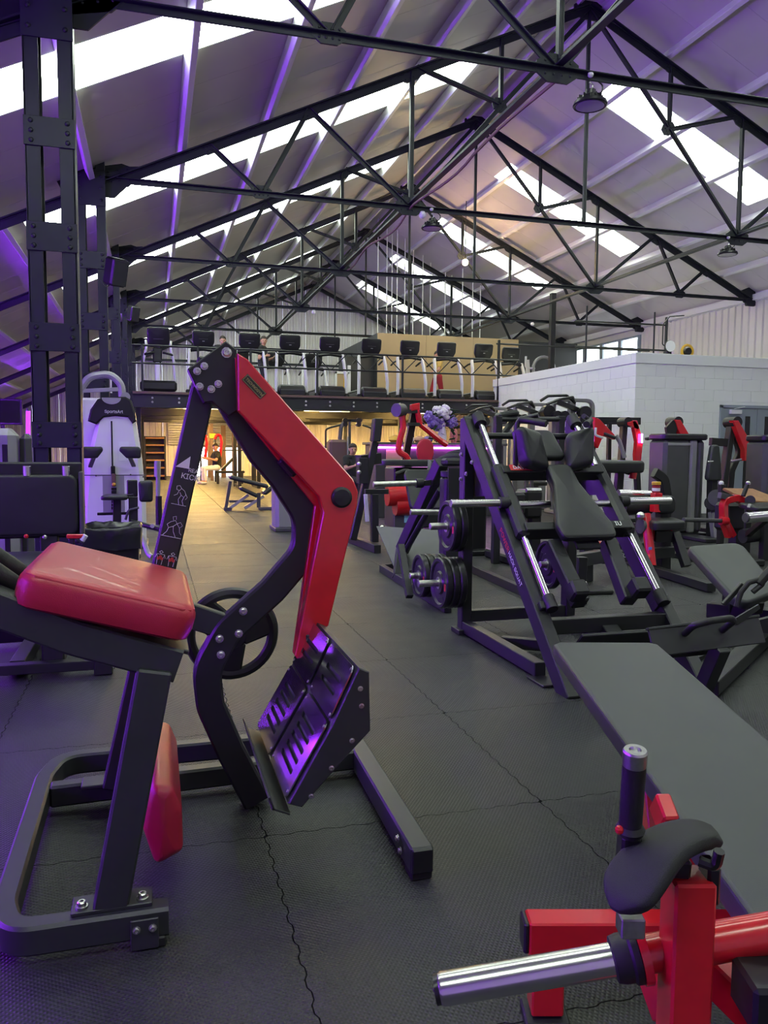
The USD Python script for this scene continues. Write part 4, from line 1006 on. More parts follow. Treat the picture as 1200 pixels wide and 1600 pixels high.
fq = [W(588, 822, 7.95), W(690, 828, 7.6), W(690, 890, 7.3), W(620, 896, 7.35)]
n_ = unit(np.cross(fq[1] - fq[0], fq[3] - fq[0])); u0 = unit(fq[1] - fq[0]); v0 = np.cross(n_, u0)
fo2 = [((p - fq[0]) @ u0, (p - fq[0]) @ v0) for p in fq]
pr_.part('footplate', prism(fo2, fq[0], u0, v0, .02), 'graphite', 'large flat grey footplate'); 
for i in (0, 3): pr_.part('screw', bolt(fq[0] + (fq[i] - fq[0]) * .8 + u0 * .06 - n_ * .001, -n_ if n_[1] > 0 else n_, .012, .008), 'steel')
pr_.part('footplate_stay', beam(W(640, 850, 7.7), V3(*W(650, 880, 7.6)[:2], .05), .08, .08, X3), 'frame_black')
pr_.part('seat_back', pad([(0, 0), (.5, 0), (.5, .5), (0, .5)], W(640, 800, 8.2), X3, unit((0, .5, .8)), .07, .02, .05, 40), 'black_vinyl')
pr_.part('seat_stay', beam(W(655, 810, 8.3), V3(*W(655, 840, 8.3)[:2], .0), .08, .08, X3), 'frame_black')
pz = at(640, 900, pY - .45)
discs(pz[0] + .07, pY - .45, pz[2], 4, .20, .058, [f'thick black rubber weight plate, {w} of the four-plate stack on the low peg' for w in ('first', 'second', 'third', 'fourth')])
pr_.part('storage_peg', cyl(pz, pz + V3(.42, 0, 0), .026, 16), 'steel')
pr_.part('peg_post', beam(pz + V3(.38, .05, -.0), V3(pz[0] + .38, pz[1] + .05, 0), .06, .06, X3), 'frame_black')

# ================================================================ black rack with a slanted head, behind the red arm
rk2 = Thing('calf_raise_machine', 'tall black upright machine on an angled floor rail just right of the red lever arm', 'exercise machine', (2.55, 10, 0))
a0, a1 = az(538, 838, .05), az(590, 858, .05)
rk2.part('floor_rail', beam(a0, a1, .09, .10), 'frame_black')
rk2.part('leaning_post', beam(W(551, 838, 10.0) * V3(1, 1, 0) + V3(0, 0, .09), W(586, 690, 10.0), .10, .09, X3, ch=.008), 'frame_black')
rk2.part('head_block', frame_box(W(588, 672, 9.95), X3, Y3, unit((.1, 0, 1)), .11, .16, .30, .012), 'rubber')
rk2.part('front_post', beam(V3(*W(585, 855, 9.7)[:2], .09), W(585, 772, 9.7), .09, .09, X3), 'frame_black')
rk2.part('cross_arm', beam(W(570, 768, 9.7), W(606, 768, 9.7), .08, .06), 'frame_black')
rk2.part('white_strut', beam(W(571, 772, 9.9), W(574, 815, 9.9), .03, .05, X3), 'white_plastic')
rk2.part('upper_frame', beam(W(560, 720, 10.05), W(592, 716, 10.2), .12, .14), 'frame_black'); rk2.part('upper_frame', beam(W(566, 715, 10.0), W(566, 755, 10.0), .16, .12, X3), 'frame_black')
for y in (735, 748): rk2.part('stud', ball(W(561, y - 10, 9.92), .03, 8), 'steel')

# ================================================================ red twin-arm press
tp = Thing('twin_arm_press', 'plate-loaded press with two crooked red arms and a red oval back pad', 'exercise machine', (4.2, 11, 0))
tY = 11.2
for pts in ([(628, 640), (630, 668), (624, 690), (622, 706), (634, 712), (640, 722)], [(652, 640), (656, 662), (690, 690), (698, 695)]):
    p3 = [W(x, y, tY) for x, y in pts]
    tp.part('red_arm', tube(p3, .045, 10, .1), 'red_paint')
tp.part('disc_hub', cyl(W(624, 641, tY) - V3(.06, .04, 0), W(624, 641, tY) + V3(.06, .04, 0), .10, 18), 'graphite'); tp.part('arm_head', frame_box(W(648, 636, tY), unit((1, .1, .2)), Y3, Z3, .14, .1, .10, .01), 'red_paint')
tp.part('mast', beam(W(648, 640, tY + .1), V3(*W(632, 720, tY + .2)), .09, .10, X3), 'frame_black'); tp.part('mast', beam(V3(*W(636, 715, tY + .2)), V3(*W(636, 800, tY + .2)[:2], .0), .12, .12, X3), 'frame_black')
tp.part('crossbar', beam(W(630, 643, tY), W(664, 643, tY), .08, .05), 'frame_black'); tp.part('crossbar', beam(W(636, 663, tY), W(662, 663, tY), .08, .05), 'frame_black')
tp.part('back_pad', pad([(-.09, -.17), (.09, -.17), (.135, -.06), (.12, .08), (.06, .16), (-.06, .16), (-.12, .08), (-.135, -.06)], W(663, 703, tY - .2), X3, Z3, .06, .02, .06, 40), 'red_vinyl', 'red oval back pad')
tp.part('seat', pad([(-.22, 0), (.22, 0), (.25, .45), (-.25, .45)], W(622, 722, tY - .5) - Z3 * .05, X3, Y3, .08, .02, .05, 40), 'grey_vinyl'); tp.part('seat', pad([(-.26, 0), (.26, 0), (.2, .45), (-.2, .45)], W(662, 722, tY - .5) - Z3 * .05, X3, Y3, .08, .02, .05, 40), 'grey_vinyl')
tp.part('lower_body', box(*sorted((W(608, 770, tY)[0], W(680, 770, tY)[0])), tY - .25, tY + .25, .12, W(640, 730, tY)[2], .02), 'frame_black')
tp.part('base', box(*sorted((W(604, 770, tY)[0], W(684, 770, tY)[0])), tY - .7, tY + .4, 0, .07, .01), 'frame_black')
for x, y in ((620, 775), (632, 790)): tp.part('red_drum', cyl(W(x, y, tY - .75) - X3 * .14, W(x, y, tY - .75) + X3 * .14, .14, 14), 'red_paint')
tp.part('grip_lever', tube([W(618, 741, tY - .6), W(638, 733, tY - .6), W(648, 748, tY - .6)], .03, 10, .1), 'frame_black')
tp.part('white_plate', frame_box(W(671, 735, tY - .55), unit((1, 0, -.5)), Y3, Z3, .06, .03, .28), 'silver_grey')
tp.part('leg_roller', cyl(W(672, 748, tY - .7) - X3 * .1, W(695, 745, tY - .7), .09, 14), 'foam')
dr2 = Thing('curved_pad_machine', 'low black machine with two rounded foam pads beside the leg press column', 'exercise machine', (4.1, 9.3, 0))
for x, y in ((722, 735), (735, 728)): dr2.part('foam_pad', _fixn(sweep([W(x, y, 9.0) + V3(.17 * math.cos(a), 0, .17 * math.sin(a)) for a in np.linspace(.2, 2.9, 10)], rect(.05, .30, .02), planar=Y3)) if False else tube([W(x, y, 9.0) + V3(.2 * math.cos(a), .05 * k, .15 * math.sin(a)) for k, a in enumerate(np.linspace(.2, 2.9, 10))], .055, 10), 'foam')
dr2.part('body', box(*sorted((W(712, 760, 9.2)[0], W(752, 760, 9.2)[0])), 9.0, 9.5, .02, W(730, 742, 9.2)[2], .03), 'frame_black'); dr2.part('base', box(*sorted((W(705, 760, 9.2)[0], W(758, 760, 9.2)[0])), 8.8, 9.7, 0, .06, .01), 'frame_black')
dr2.part('crank', tube([W(722, 778, 8.9), W(726, 765, 8.9), W(732, 770, 8.9)], .025, 8, .05), 'steel')
tp.part('notice', frame_box(W(637, 811, tY - .76), X3, Z3, Y3, .10, .10, .004, .001), 'print_cyan', 'small pale blue notice'); tp.part('notice_board', box(W(616, 811, tY - .74)[0], W(650, 811, tY - .74)[0], tY - .755, tY - .72, .06, W(637, 803, tY - .74)[2], .004), 'graphite')

# ================================================================ bench machine with side footplate, right edge
rb = Thing('decline_bench_machine', 'black bench machine with a tapered grey pad and handled footplate at the right edge', 'exercise machine', (4.0, 5.0, 0))
dpt = lambda x, y, d: CAM + ray(x, y) * d
q0, q1, q2, q3 = dpt(1074, 852, 6.25), dpt(1158, 846, 6.45), dpt(1222, 912, 5.72), dpt(1158, 945, 5.45)
n_ = unit(np.cross(q1 - q0, q3 - q0)); n_ = n_ if n_[2] > 0 else -n_
u0 = unit(q1 - q0); v0 = unit(np.cross(n_, u0))
o2 = [((p - q0) @ u0, (p - q0) @ v0) for p in (q0, q1, q2, q3)]
sgn = 1
rb.part('bench_pad', pad(Polygon(o2).exterior.coords[:-1], q0 - n_ * .075, u0, v0, .075, .022, .07, 64), 'grey_vinyl')
cen = (q0 + q1 + q2 + q3) / 4
rb.part('pad_beam', beam(q0 * .3 + q1 * .3 + q2 * .2 + q3 * .2 - n_ * .12, (q2 + q3) / 2 - n_ * .12, .10, .09), 'frame_black')
rb.part('pad_stand', beam(cen - n_ * .1, V3(cen[0] + .05, cen[1] + .1, .05), .10, .10, X3), 'frame_black')
f0 = dpt(1108, 940, 6.2); rb.part('floor_beam', beam(V3(f0[0], f0[1], .06), V3(f0[0] + .62, f0[1] - .85, .06), .14, .11), 'frame_black')
rb.part('side_plate', prism([(0, .0), (.95, -.0), (1.0, .55), (.75, .60), (.3, .22), (0, .12)], V3(*dpt(1150, 955, 5.3)[:2], .02), unit((.86, -.5, 0)), Z3, .05), 'frame_black')
rb.part('handle_lever', tube([dpt(1150, 948, 5.3), dpt(1158, 925, 5.3), dpt(1170, 910, 5.3), dpt(1188, 905, 5.3), dpt(1192, 912, 5.3), dpt(1176, 925, 5.3)], .018, 10, .04), 'rubber')
rb.part('lever_guide', beam(dpt(1130, 945, 5.4), dpt(1160, 912, 5.4), .03, .03), 'frame_black')
rb.part('long_lever', cyl(dpt(1185, 912, 5.3), dpt(1210, 885, 5.3), .03, 12), 'rubber')
e0, e1 = dpt(1012, 984, 3.82), dpt(1184, 964, 3.95)
ev = unit(e1 - e0); up2 = unit(np.cross(np.cross(ev, unit((.08, .40, .90))), ev))
fpn = unit(np.cross(ev, up2))
fpm = frame_box((e0 + e1) / 2 - up2 * .065, ev, up2, fpn, np.linalg.norm(e1 - e0), .13, .015, .003)
rb.part('side_footplate', fpm, 'charcoal_coat')
rb.part('footplate_lip', frame_box((e0 + e1) / 2 + up2 * .003, ev, up2, fpn, np.linalg.norm(e1 - e0) * 1.01, .012, .03, .002), 'charcoal_coat')
rb.part('footplate_handle', tube([dpt(1070, 990, 3.83), dpt(1084, 977, 3.74), dpt(1110, 970, 3.72), dpt(1142, 966, 3.76), dpt(1147, 970, 3.8), dpt(1128, 985, 3.88)], .0165, 12, .04), 'rubber')
rb.part('handle_wing', prism([(0, 0), (.16, .07), (.17, .05), (.05, -.02)], dpt(1138, 971, 3.9), ev, Z3, .01), 'charcoal_coat')
rb.part('foot_tray', beam(dpt(1040, 1017, 3.98), dpt(1116, 1010, 4.05), .10, .05), 'black_plastic')
rb.part('under_frame', beam(V3(*dpt(1110, 1010, 4.15)[:2], .06), V3(f0[0] + .35, f0[1] - .4, .06), .10, .08), 'frame_black')
rb.part('under_frame', prism([tuple(az(x, y, 0)[:2]) for x, y in ((1020, 1012), (1085, 1037), (1172, 996), (1120, 985))], (0, 0, .002), X3, Y3, .025), 'rubber')
rb.part('footplate_stay', beam((e0 * .4 + e1 * .6) - up2 * .12, V3((e0 * .4 + e1 * .6)[0] + .02, (e0 * .4 + e1 * .6)[1] + .12, .03), .08, .06, X3), 'frame_black')
# ================================================================ people
import manifold3d as mf
def _hull(a, b, ra, rb, n=14):
    s = lambda p, r: mf.Manifold.sphere(r, n).translate([float(q) for q in p])
    return mf.Manifold.batch_hull([s(a, ra), s(b, rb)])
def _solid(bones, edge=0.03, smooth=6):
    m = _hull(*bones[0])
    for b in bones[1:]: m = m + _hull(*b)
    m = m.refine_to_length(edge).to_mesh()
    t = trimesh.Trimesh(np.asarray(m.vert_properties)[:, :3], np.asarray(m.tri_verts), process=True)
    trimesh.smoothing.filter_taubin(t, iterations=smooth)
    return vf(t)
def person(label, loc, J, shirt, trousers, hairc='hair', sleeves=True, face=(0, -1), long_hair=False):
    """J: joints relative to loc, keys head neck chest hip and (l/r) sh el wr hp kn an toe"""
    t = Thing('person', label, 'person', loc)
    L = V3(*loc); j = {k: V3(*v) + L for k, v in J.items()}
    fd = unit(V3(face[0], face[1], 0)); sd = np.cross(fd, Z3)
    h = j['head']
    bones = [(h + Z3 * .03, h - Z3 * .05 + fd * .015, .088, .072), (h - Z3 * .06, j['neck'], .055, .058), (j['neck'], j['chest'], .07, .13), (j['chest'], j['hip'], .14, .13)]
    for s in 'lr':
        bones += [(j['neck'], j[s + 'sh'], .06, .06), (j[s + 'sh'], j['chest'], .06, .12), (j[s + 'sh'], j[s + 'el'], .052, .042), (j[s + 'el'], j[s + 'wr'], .042, .028),
                  (j['hip'], j[s + 'hp'], .12, .09), (j[s + 'hp'], j[s + 'kn'], .085, .058), (j[s + 'kn'], j[s + 'an'], .056, .038), (j[s + 'an'], j[s + 'toe'], .04, .032)]
        d = unit(j[s + 'wr'] - j[s + 'el']); w = j[s + 'wr']; ac = unit(np.cross(d, fd + Z3 * .3))
        bones.append((w, w + d * .07, .026, .030))
        for k, (o, l) in enumerate(((-.026, .055), (-.009, .066), (.009, .06), (.026, .045))): bones.append((w + d * .08 + ac * o, w + d * (.085 + l) + ac * o * 1.15 - Z3 * .01, .009, .007))
        bones.append((w + d * .03 - ac * .025, w + d * .075 - ac * .055, .011, .008))
    bones.append((h + fd * .085 - Z3 * .005, h + fd * .1 - Z3 * .03, .012, .015))
    for s in (-1, 1): bones.append((h + sd * s * .083 - Z3 * .02, h + sd * s * .085 + Z3 * .015, .014, .018))
    body = t.part('body', _solid(bones), 'skin', smooth=True)
    t.part('hair', _solid([(h + Z3 * .05 - fd * .012, h + Z3 * .015 - fd * .035, .098, .094)] + ([(h - fd * .07, j['neck'] - fd * .06, .06, .05)] if long_hair else []), .03, 3), hairc, under=body, smooth=True)
    for s in (-1, 1): t.part('eye', ball(h + fd * .083 + sd * s * .032 + Z3 * .0, .011, 8), 'black_plastic', under=body, smooth=True)
    t.part('mouth', beam(h + fd * .084 - Z3 * .058 - sd * .022, h + fd * .084 - Z3 * .058 + sd * .022, .008, .008), 'cloth_red', under=body)
    sh = [(j['neck'] - Z3 * .03, j['chest'], .085, .155), (j['chest'], j['hip'], .155, .15)]
    for s in 'lr':
        sh += [(j['neck'] - Z3 * .03, j[s + 'sh'], .075, .075), (j[s + 'sh'], j['chest'], .07, .13)]
        if sleeves: sh.append((j[s + 'sh'], j[s + 'sh'] * .45 + j[s + 'el'] * .55, .072, .066))
    t.part('top', _solid(sh), shirt, under=body, smooth=True)
    tr = []
    for s in 'lr': tr += [(j['hip'], j[s + 'hp'], .145, .105), (j[s + 'hp'], j[s + 'kn'], .10, .072), (j[s + 'kn'], j[s + 'an'] * .85 + j[s + 'kn'] * .15, .07, .055)]
    t.part('trousers', _solid(tr), trousers, under=body, smooth=True)
    for s in 'lr': t.part('shoe', _solid([(j[s + 'an'] - Z3 * .03, j[s + 'toe'] - Z3 * .0, .048, .042)]), 'white_plastic', under=body, smooth=True)
    return t
def stand(h=1.72, arms=.1, stride=0.0, face=(0, -1)):
    f = unit(V3(face[0], face[1], 0)); s = np.cross(f, Z3); k = h / 1.75
    q = lambda a, b, z: tuple(f * a * k + s * b * k + Z3 * z * k)
    J = dict(head=q(.02, 0, 1.62), neck=q(0, 0, 1.46), chest=q(0, 0, 1.24), hip=q(0, 0, .96))
    for n, sg in (('l', -1), ('r', 1)):
        st = stride * sg
        J.update({n + 'sh': q(0, sg * .185, 1.42), n + 'el': q(-st * .5, sg * .23, 1.13), n + 'wr': q(.16 - st * .5, sg * .22, .98 + arms), n + 'hp': q(0, sg * .09, .92),
                  n + 'kn': q(st * .6 + .03, sg * .095, .50), n + 'an': q(st, sg * .095, .085), n + 'toe': q(st + .15, sg * .105, .045)})
    return J
def sit(face=(0, -1), arm=.3):
    f = unit(V3(face[0], face[1], 0)); s = np.cross(f, Z3)
    q = lambda a, b, z: tuple(f * a + s * b + Z3 * z)
    J = dict(head=q(.03, 0, 1.23), neck=q(0, 0, 1.08), chest=q(-.02, 0, .86), hip=q(-.02, 0, .58))
    for n, sg in (('l', -1), ('r', 1)):
        J.update({n + 'sh': q(0, sg * .185, 1.03), n + 'el': q(.10, sg * .26, .80), n + 'wr': q(.32, sg * .22, .86), n + 'hp': q(.03, sg * .10, .55),
                  n + 'kn': q(.45, sg * .12, .52), n + 'an': q(.43, sg * .12, .085), n + 'toe': q(.58, sg * .13, .045)})
    return J
# ================================================================ treadmills and what stands on the mezzanine
def build_treadmill(loc, label):
    t = Thing('treadmill', label, 'treadmill', loc, 'treadmills along the mezzanine edge')
    q = lambda x, y, z: V3(*loc) + V3(x, y, z)
    bx_ = lambda a, b, c, d, e, f, ch=.01: box(loc[0] + a, loc[0] + b, loc[1] + c, loc[1] + d, loc[2] + e, loc[2] + f, ch)
    t.part('deck', bx_(-.36, .36, .30, 1.95, .05, .20, .02), 'black_plastic'); t.part('belt', bx_(-.26, .26, .35, 1.94, .2, .206, .002), 'rubber')
    hd = t.part('motor_hood', prism([(0, .03), (.0, .16), (.06, .25), (.2, .29), (.42, .24), (.42, .03)], q(-.33, 0, 0), Y3, Z3, .66, .03), 'black_plastic')
    t.part('hood_band', bx_(-.31, .31, -.004, .004, .14, .16, .001), 'graphite', under=hd)
    for s in (-1, 1):
        t.part('side_rail', bx_(min(s * .28, s * .37), max(s * .28, s * .37), .45, 1.9, .2, .235, .008), 'silver_grey')
        t.part('upright', rsweep([q(s * .39, .22, .04), q(s * .39, .20, .45), q(s * .36, .30, .88), q(s * .34, .42, 1.12)], .065, .11, X3, .3, .015), 'white_plastic', 'white upright')
        t.part('foot_cap', bx_(s * .39 - .06, s * .39 + .06, .10, .34, 0, .1, .02), 'black_plastic')
        t.part('handrail', tube([q(s * .35, .36, 1.03), q(s * .36, .62, 1.02), q(s * .36, .95, .96)], .026, 8, .1), 'black_plastic')
    t.part('crossbar', tube([q(-.37, .40, 1.08), q(0, .34, 1.12), q(.37, .40, 1.08)], .04, 8, .3), 'black_plastic')
    n = unit((0, -1, -.22)); up = unit(np.cross(X3, n)); up = up if up[2] > 0 else -up
    c = t.part('console', pad([(-.20, -.22), (.20, -.22), (.27, -.08), (.27, .2), (-.27, .2), (-.27, -.08)], q(0, .42, 1.38) - n * .04, X3, up, .09, .03, .05, 44, .012), 'black_plastic')
    t.part('console_trim', frame_box(q(0, .42, 1.385) + n * .066, X3, up, n, .22, .014, .004, .001), 'graphite', under=c)
    t.part('console_badge', frame_box(q(0, .42, 1.33) + n * .066, X3, up, n, .06, .02, .004, .001), 'silver_grey', under=c)
    t.part('cup_shelf', bx_(-.30, .30, .36, .56, 1.10, 1.16, .02), 'black_plastic')
    return t
TX = [(318, 'first'), (390, 'second'), (453, 'third'), (515, 'fourth'), (580, 'fifth'), (640, 'sixth'), (697, 'seventh'), (755, 'eighth')]
tm = None
for x, w in TX:
    loc = V3(at(x, 560, 20.7)[0], 20.28, MZ)
    lab = f'black and white treadmill behind the mezzanine rail, {w} treadmill from the left'
    if tm is None: tm = build_treadmill(loc, lab)
    else: tm.copy(lab, loc)
tm.copy('black and white treadmill at the right end, half hidden by the white block room', V3(9.86, 20.75, MZ))
for x, w in ((374, 'left'), (431, 'middle'), (490, 'right')):
    tm.copy(f'treadmill console seen farther back between the front treadmills, {w} of three', V3(at(x, 540, 24.6)[0], 24.2, MZ), group='treadmills in the second row')
ct = Thing('cross_trainer', 'black cross trainer with a white central post at the left end of the mezzanine', 'cross trainer', (at(248, 560, 20.7)[0], 20.3, MZ))
cx, cyy, cz = ct.loc
ct.part('base_hood', box(cx - .45, cx + .42, cyy, cyy + .5, cz + .03, cz + .29, .06), 'black_plastic'); ct.part('rear_frame', box(cx - .2, cx + .2, cyy + .4, cyy + 1.7, cz, cz + .12, .02), 'black_plastic')
ct.part('post', beam((cx - .03, cyy + .3, cz + .2), (cx - .03, cyy + .45, cz + 1.05), .09, .12, X3, .02), 'white_plastic', 'white central post')
ct.part('shroud', box(cx - .14, cx + .08, cyy + .33, cyy + .5, cz + .75, cz + 1.12, .03), 'black_plastic')
n = unit((0, -1, -.2)); up = unit(np.cross(X3, n)); up = up if up[2] > 0 else -up
cc = ct.part('console', pad([(-.22, -.24), (.22, -.24), (.27, -.12), (.27, .24), (-.27, .24), (-.27, -.12)], V3(cx, cyy + .45, cz + 1.38) - n * .04, X3, up, .09, .03, .05, 44, .01), 'black_plastic')
ct.part('console_trim', frame_box(V3(cx, cyy + .45, cz + 1.34) + n * .066, X3, up, n, .24, .014, .004), 'graphite', under=cc)
for s in (-1, 1):
    ct.part('moving_arm', tube([(cx + s * .40, cyy + .5, cz + .25), (cx + s * .36, cyy + .4, cz + .8), (cx + s * .28, cyy + .35, cz + 1.15), (cx + s * .30, cyy + .6, cz + 1.3)], .032, 8, .15), 'white_plastic', 'white moving arm')
    ct.part('handle', tube([(cx + s * .1, cyy + .35, cz + 1.0), (cx + s * .33, cyy + .30, cz + .95), (cx + s * .33, cyy + .55, cz + .92)], .028, 8, .1), 'black_plastic')
    ct.part('pedal_arm', beam((cx + s * .2, cyy + .4, cz + .25), (cx + s * .2, cyy + 1.5, cz + .28), .1, .08), 'black_plastic')
bk = Thing('upright_bike', 'pale exercise bike at the far right end of the mezzanine', 'exercise bike', (at(850, 560, 22)[0], 22, MZ))
bx0, by0, bz0 = bk.loc
bk.part('flywheel_ring', _fixn(sweep([V3(bx0 + .35 * math.cos(a), by0, bz0 + 1.1 + .35 * math.sin(a)) for a in np.linspace(0, 6.2832, 25)[:-1]], circle(.05, 8), closed=True)), 'silver_grey')
bk.part('stem', beam((bx0 - .45, by0, bz0 + .1), (bx0 - .55, by0, bz0 + 1.35), .08, .1, X3), 'white_plastic'); bk.part('handle', tube([(bx0 - .3, by0, bz0 + 1.1), (bx0 - .6, by0, bz0 + 1.1), (bx0 - .6, by0, bz0 + 1.45)], .035, 8, .1), 'white_plastic')
bk.part('frame', beam((bx0 - .5, by0, bz0 + .15), (bx0 + .3, by0, bz0 + .8), .1, .12), 'white_plastic'); bk.part('base', box(bx0 - .7, bx0 + .4, by0 - .25, by0 + .25, bz0, bz0 + .1, .02), 'black_plastic')
# boarded enclosure on the mezzanine
PYY = 24.3
pc0 = at(590, 520, PYY); pc1 = at(800, 526, PYY)
be = Thing('boarded_enclosure', 'beige fronted boarded enclosure with a dark left side at the back of the mezzanine', 'partition', (pc0[0], PYY, MZ))
zt_ = pc0[2]
xs = np.linspace(pc0[0], 11.6, 4)
for a, b in zip(xs[:-1], xs[1:]): be.part('front_board', box(a + .004, b - .004, PYY, PYY + .05, MZ, zt_, .003), 'beige_board', smooth=False)
be.part('front_board', box(11.604, XR - .15, PYY, PYY + .05, MZ, zt_ - .05, .003), 'dark_board', smooth=False)
for k in range(4): be.part('side_board', box(pc0[0], pc0[0] + .05, PYY + .055 + k * 1.35, PYY + 1.395 + k * 1.35, MZ, zt_, .003), 'dark_board', smooth=False)
be.part('front_return', box(pc0[0] - .9, pc0[0] - .001, PYY + .4, PYY + .45, MZ, MZ + 1.55, .003), 'dark_board', smooth=False)
pp = Thing('picture_frame', 'small pale framed panel with orange strips leaning on the mezzanine by the dark partition', 'frame', (0, 0, 0))
a = at(536, 580, 24.5); pp2 = V3(a[0], 24.5, MZ)
pp.part('frame', join(box(a[0] - .25, a[0] - .19, 24.5, 24.55, MZ, MZ + 1.05), box(a[0] + .15, a[0] + .25, 24.5, 24.55, MZ, MZ + 1.25), box(a[0] - .25, a[0] + .2, 24.5, 24.55, MZ + .98, MZ + 1.05)), 'paper'); pp.part('panel', box(a[0] - .19, a[0] + .15, 24.52, 24.54, MZ, MZ + .98), 'beige_board'); pp.part('strip', box(a[0] + .02, a[0] + .08, 24.505, 24.52, MZ + .2, MZ + .95), 'yellow')
# thin white hanger rods over the enclosure
hr = [(620, 440, 520), (632, 400, 520), (645, 445, 522), (660, 430, 520), (672, 450, 520), (590, 470, 520), (604, 470, 520), (612, 465, 520), (695, 460, 522), (705, 460, 522), (722, 470, 525), (738, 485, 525), (750, 490, 525)]
for k, (x, y0, y1) in enumerate(hr):
    Yr = PYY + .10 + .25 * (k % 5); px_ = at(x, 500, Yr)[0]
    single('hanger_rod', cyl((px_, Yr, zt_ - .35), (px_, Yr, roofz(px_) + .18), .016, 6), 'lip_white', 'thin white hanger rod dropping from the roof to the boarded enclosure', 'rod', 'white hanger rods over the boarded enclosure')
single('raking_strut', beam(at(728, 525, 25.2), at(930, 440, 25.2 - 4.2), .1, .05), 'cream_sheet', 'long pale raking strut rising to the right in front of the boarded enclosure', 'strut', smooth=False) if False else None
person('person in a black top standing behind the treadmills, only head and shoulders showing', V3(at(348, 530, 24)[0], 24, MZ + .206), stand(1.70, .25), 'cloth_black', 'cloth_black')
person('person in a dark top with head turned, half hidden behind the third treadmill console', V3(at(411, 530, 23.2)[0], 23.2, MZ), stand(1.86, .2, .1, (1, -.4)), 'cloth_black', 'cloth_black')
person('person in a yellow top and maroon trousers walking on the mezzanine behind a treadmill', V3(at(684, 560, 23.4)[0], 23.4, MZ), stand(1.66, .1, .2, (-1, -.2)), 'cloth_yellow', 'cloth_red')

# ================================================================ under the mezzanine
door_y = YF - .08
d3 = Thing('door', 'bright open daylight doorway in the far wall under the mezzanine', None, (0, YF, 0), kind='structure')
dx0, dx1 = at(306, 720, YF)[0], at(372, 720, YF)[0]
d3.part('opening', box(dx0, dx1, YF - .03, YF - .01, .02, at(330, 699, YF)[2], 0), 'daylight_doorway', smooth=False)
d3.part('shutter_slat', box(dx0 - .05, dx1 + .05, YF - .10, YF - .04, 1.22, 1.30), 'graphite')
for k in range(9):
    z = 1.31 + k * .10; d3.part('shutter_slat', box(at(262, 680, YF)[0], dx1 + .05, YF - .09, YF - .04, z, z + .092, .01), 'silver_grey', 'grey roller shutter slat' if k == 0 else None)
for x in (328, 349, 366): 
    a = at(x, 700, YF - 1.5); d3.part('door_post', box(a[0] - .09, a[0] + .09, YF - 1.6, YF - 1.42, 0, MZ - .47), 'brown_edge')
sh = Thing('storage_shelf', 'open shelf rack with pale shelf edges against the far left wall under the mezzanine', 'shelf', (at(242, 720, 31)[0], 31, 0))
sa, sb2 = at(227, 720, 31)[0], at(258, 720, 31)[0]
for z in (.12, .42, .70, .98, 1.26, 1.52): sh.part('shelf', box(sa, sb2, 30.8, 31.3, z, z + .06), 'wood')
for x in (sa, sb2): sh.part('side_post', box(x - .03, x + .03, 30.8, 31.3, 0, 1.62), 'black_steel')
sh.part('back_panel', box(sa, sb2, 31.3, 31.33, 0, 1.62), 'dark_board')
rc = Thing('squat_rack', 'tall dark training rack of four posts under the mezzanine', 'rack', (at(385, 720, 25)[0], 25, 0))
rx0, rx1 = at(374, 700, 24.4)[0], at(404, 700, 24.4)[0]
for x in (rx0, rx1):
    for y in (24.4, 25.8): rc.part('post', box(x - .05, x + .05, y - .05, y + .05, 0, 2.05), 'frame_black')
for y in (24.4, 25.8): rc.part('crossbar', box(rx0, rx1, y - .04, y + .04, 1.95, 2.05), 'frame_black')
for x in (rx0, rx1): rc.part('side_bar', box(x - .04, x + .04, 24.4, 25.8, 1.95, 2.05), 'frame_black'); rc.part('side_bar', box(x - .04, x + .04, 24.4, 25.8, .02, .1), 'frame_black')
rc.part('barbell', cyl((rx0 - .5, 24.3, 1.15), (rx1 + .5, 24.3, 1.15), .016, 8), 'chrome'); rc.part('barbell_disc', cyl((rx1 + .28, 24.3, 1.15), (rx1 + .36, 24.3, 1.15), .22, 18), 'plate_rubber')
for x, y, n, w in ((318, 695, 'left', 0), (341, 690, 'right', 0)):
    a = at(x, 690, 29.0)
    s = Thing('resistance_band', f'red looped band hanging in front of the far doorway, {n} one', 'band', (a[0], 29.0, 0), 'red bands')
    b = at(x, 684, 29.0); s.part('loop', tube([b + V3(-.12, 0, -.05), b + V3(-.05, 0, .1), b + V3(.08, 0, .08), b + V3(.12, 0, -.15), b + V3(.05, 0, -.75)], .05, 8, .1), 'red_paint')
    s.part('stand', beam((b[0] - .1, 29.05, 0), (b[0] - .1, 29.05, b[2] + .1), .05, .05, X3), 'black_steel')
sg = single('wall_notice', box(*sorted((at(327, 680, 30)[0], at(337, 680, 30)[0])), 30.0, 30.02, at(330, 685, 30)[2], at(330, 677, 30)[2], .001), 'yellow', 'small pale yellow notice hung high before the far roller shutter', 'notice')
single('notice_post', box(at(331, 680, 30)[0] - .05, at(331, 680, 30)[0] + .05, 30.03, 30.13, 0, MZ - .47), 'brown_edge', 'brown post carrying the small yellow notice under the mezzanine', 'post')
person('person in pale shorts seated on a bench in front of the bright far doorway', V3(at(338, 720, 27.5)[0], 27.5, .0), sit((-1, -.3)), 'cloth_black', 'paper')
bn = Thing('padded_bench', 'dark padded bench under the seated person by the far doorway', 'bench', (at(340, 740, 27.6)[0], 27.6, 0))
bx1 = bn.loc[0]; bn.part('seat', box(bx1 - .1, bx1 + .9, 27.38, 27.68, .36, .44, .03), 'black_vinyl'); bn.part('backrest', beam((bx1 + .15, 27.9, .45), (bx1 + .65, 27.9, .95), .32, .08, Z3, .03), 'black_vinyl')
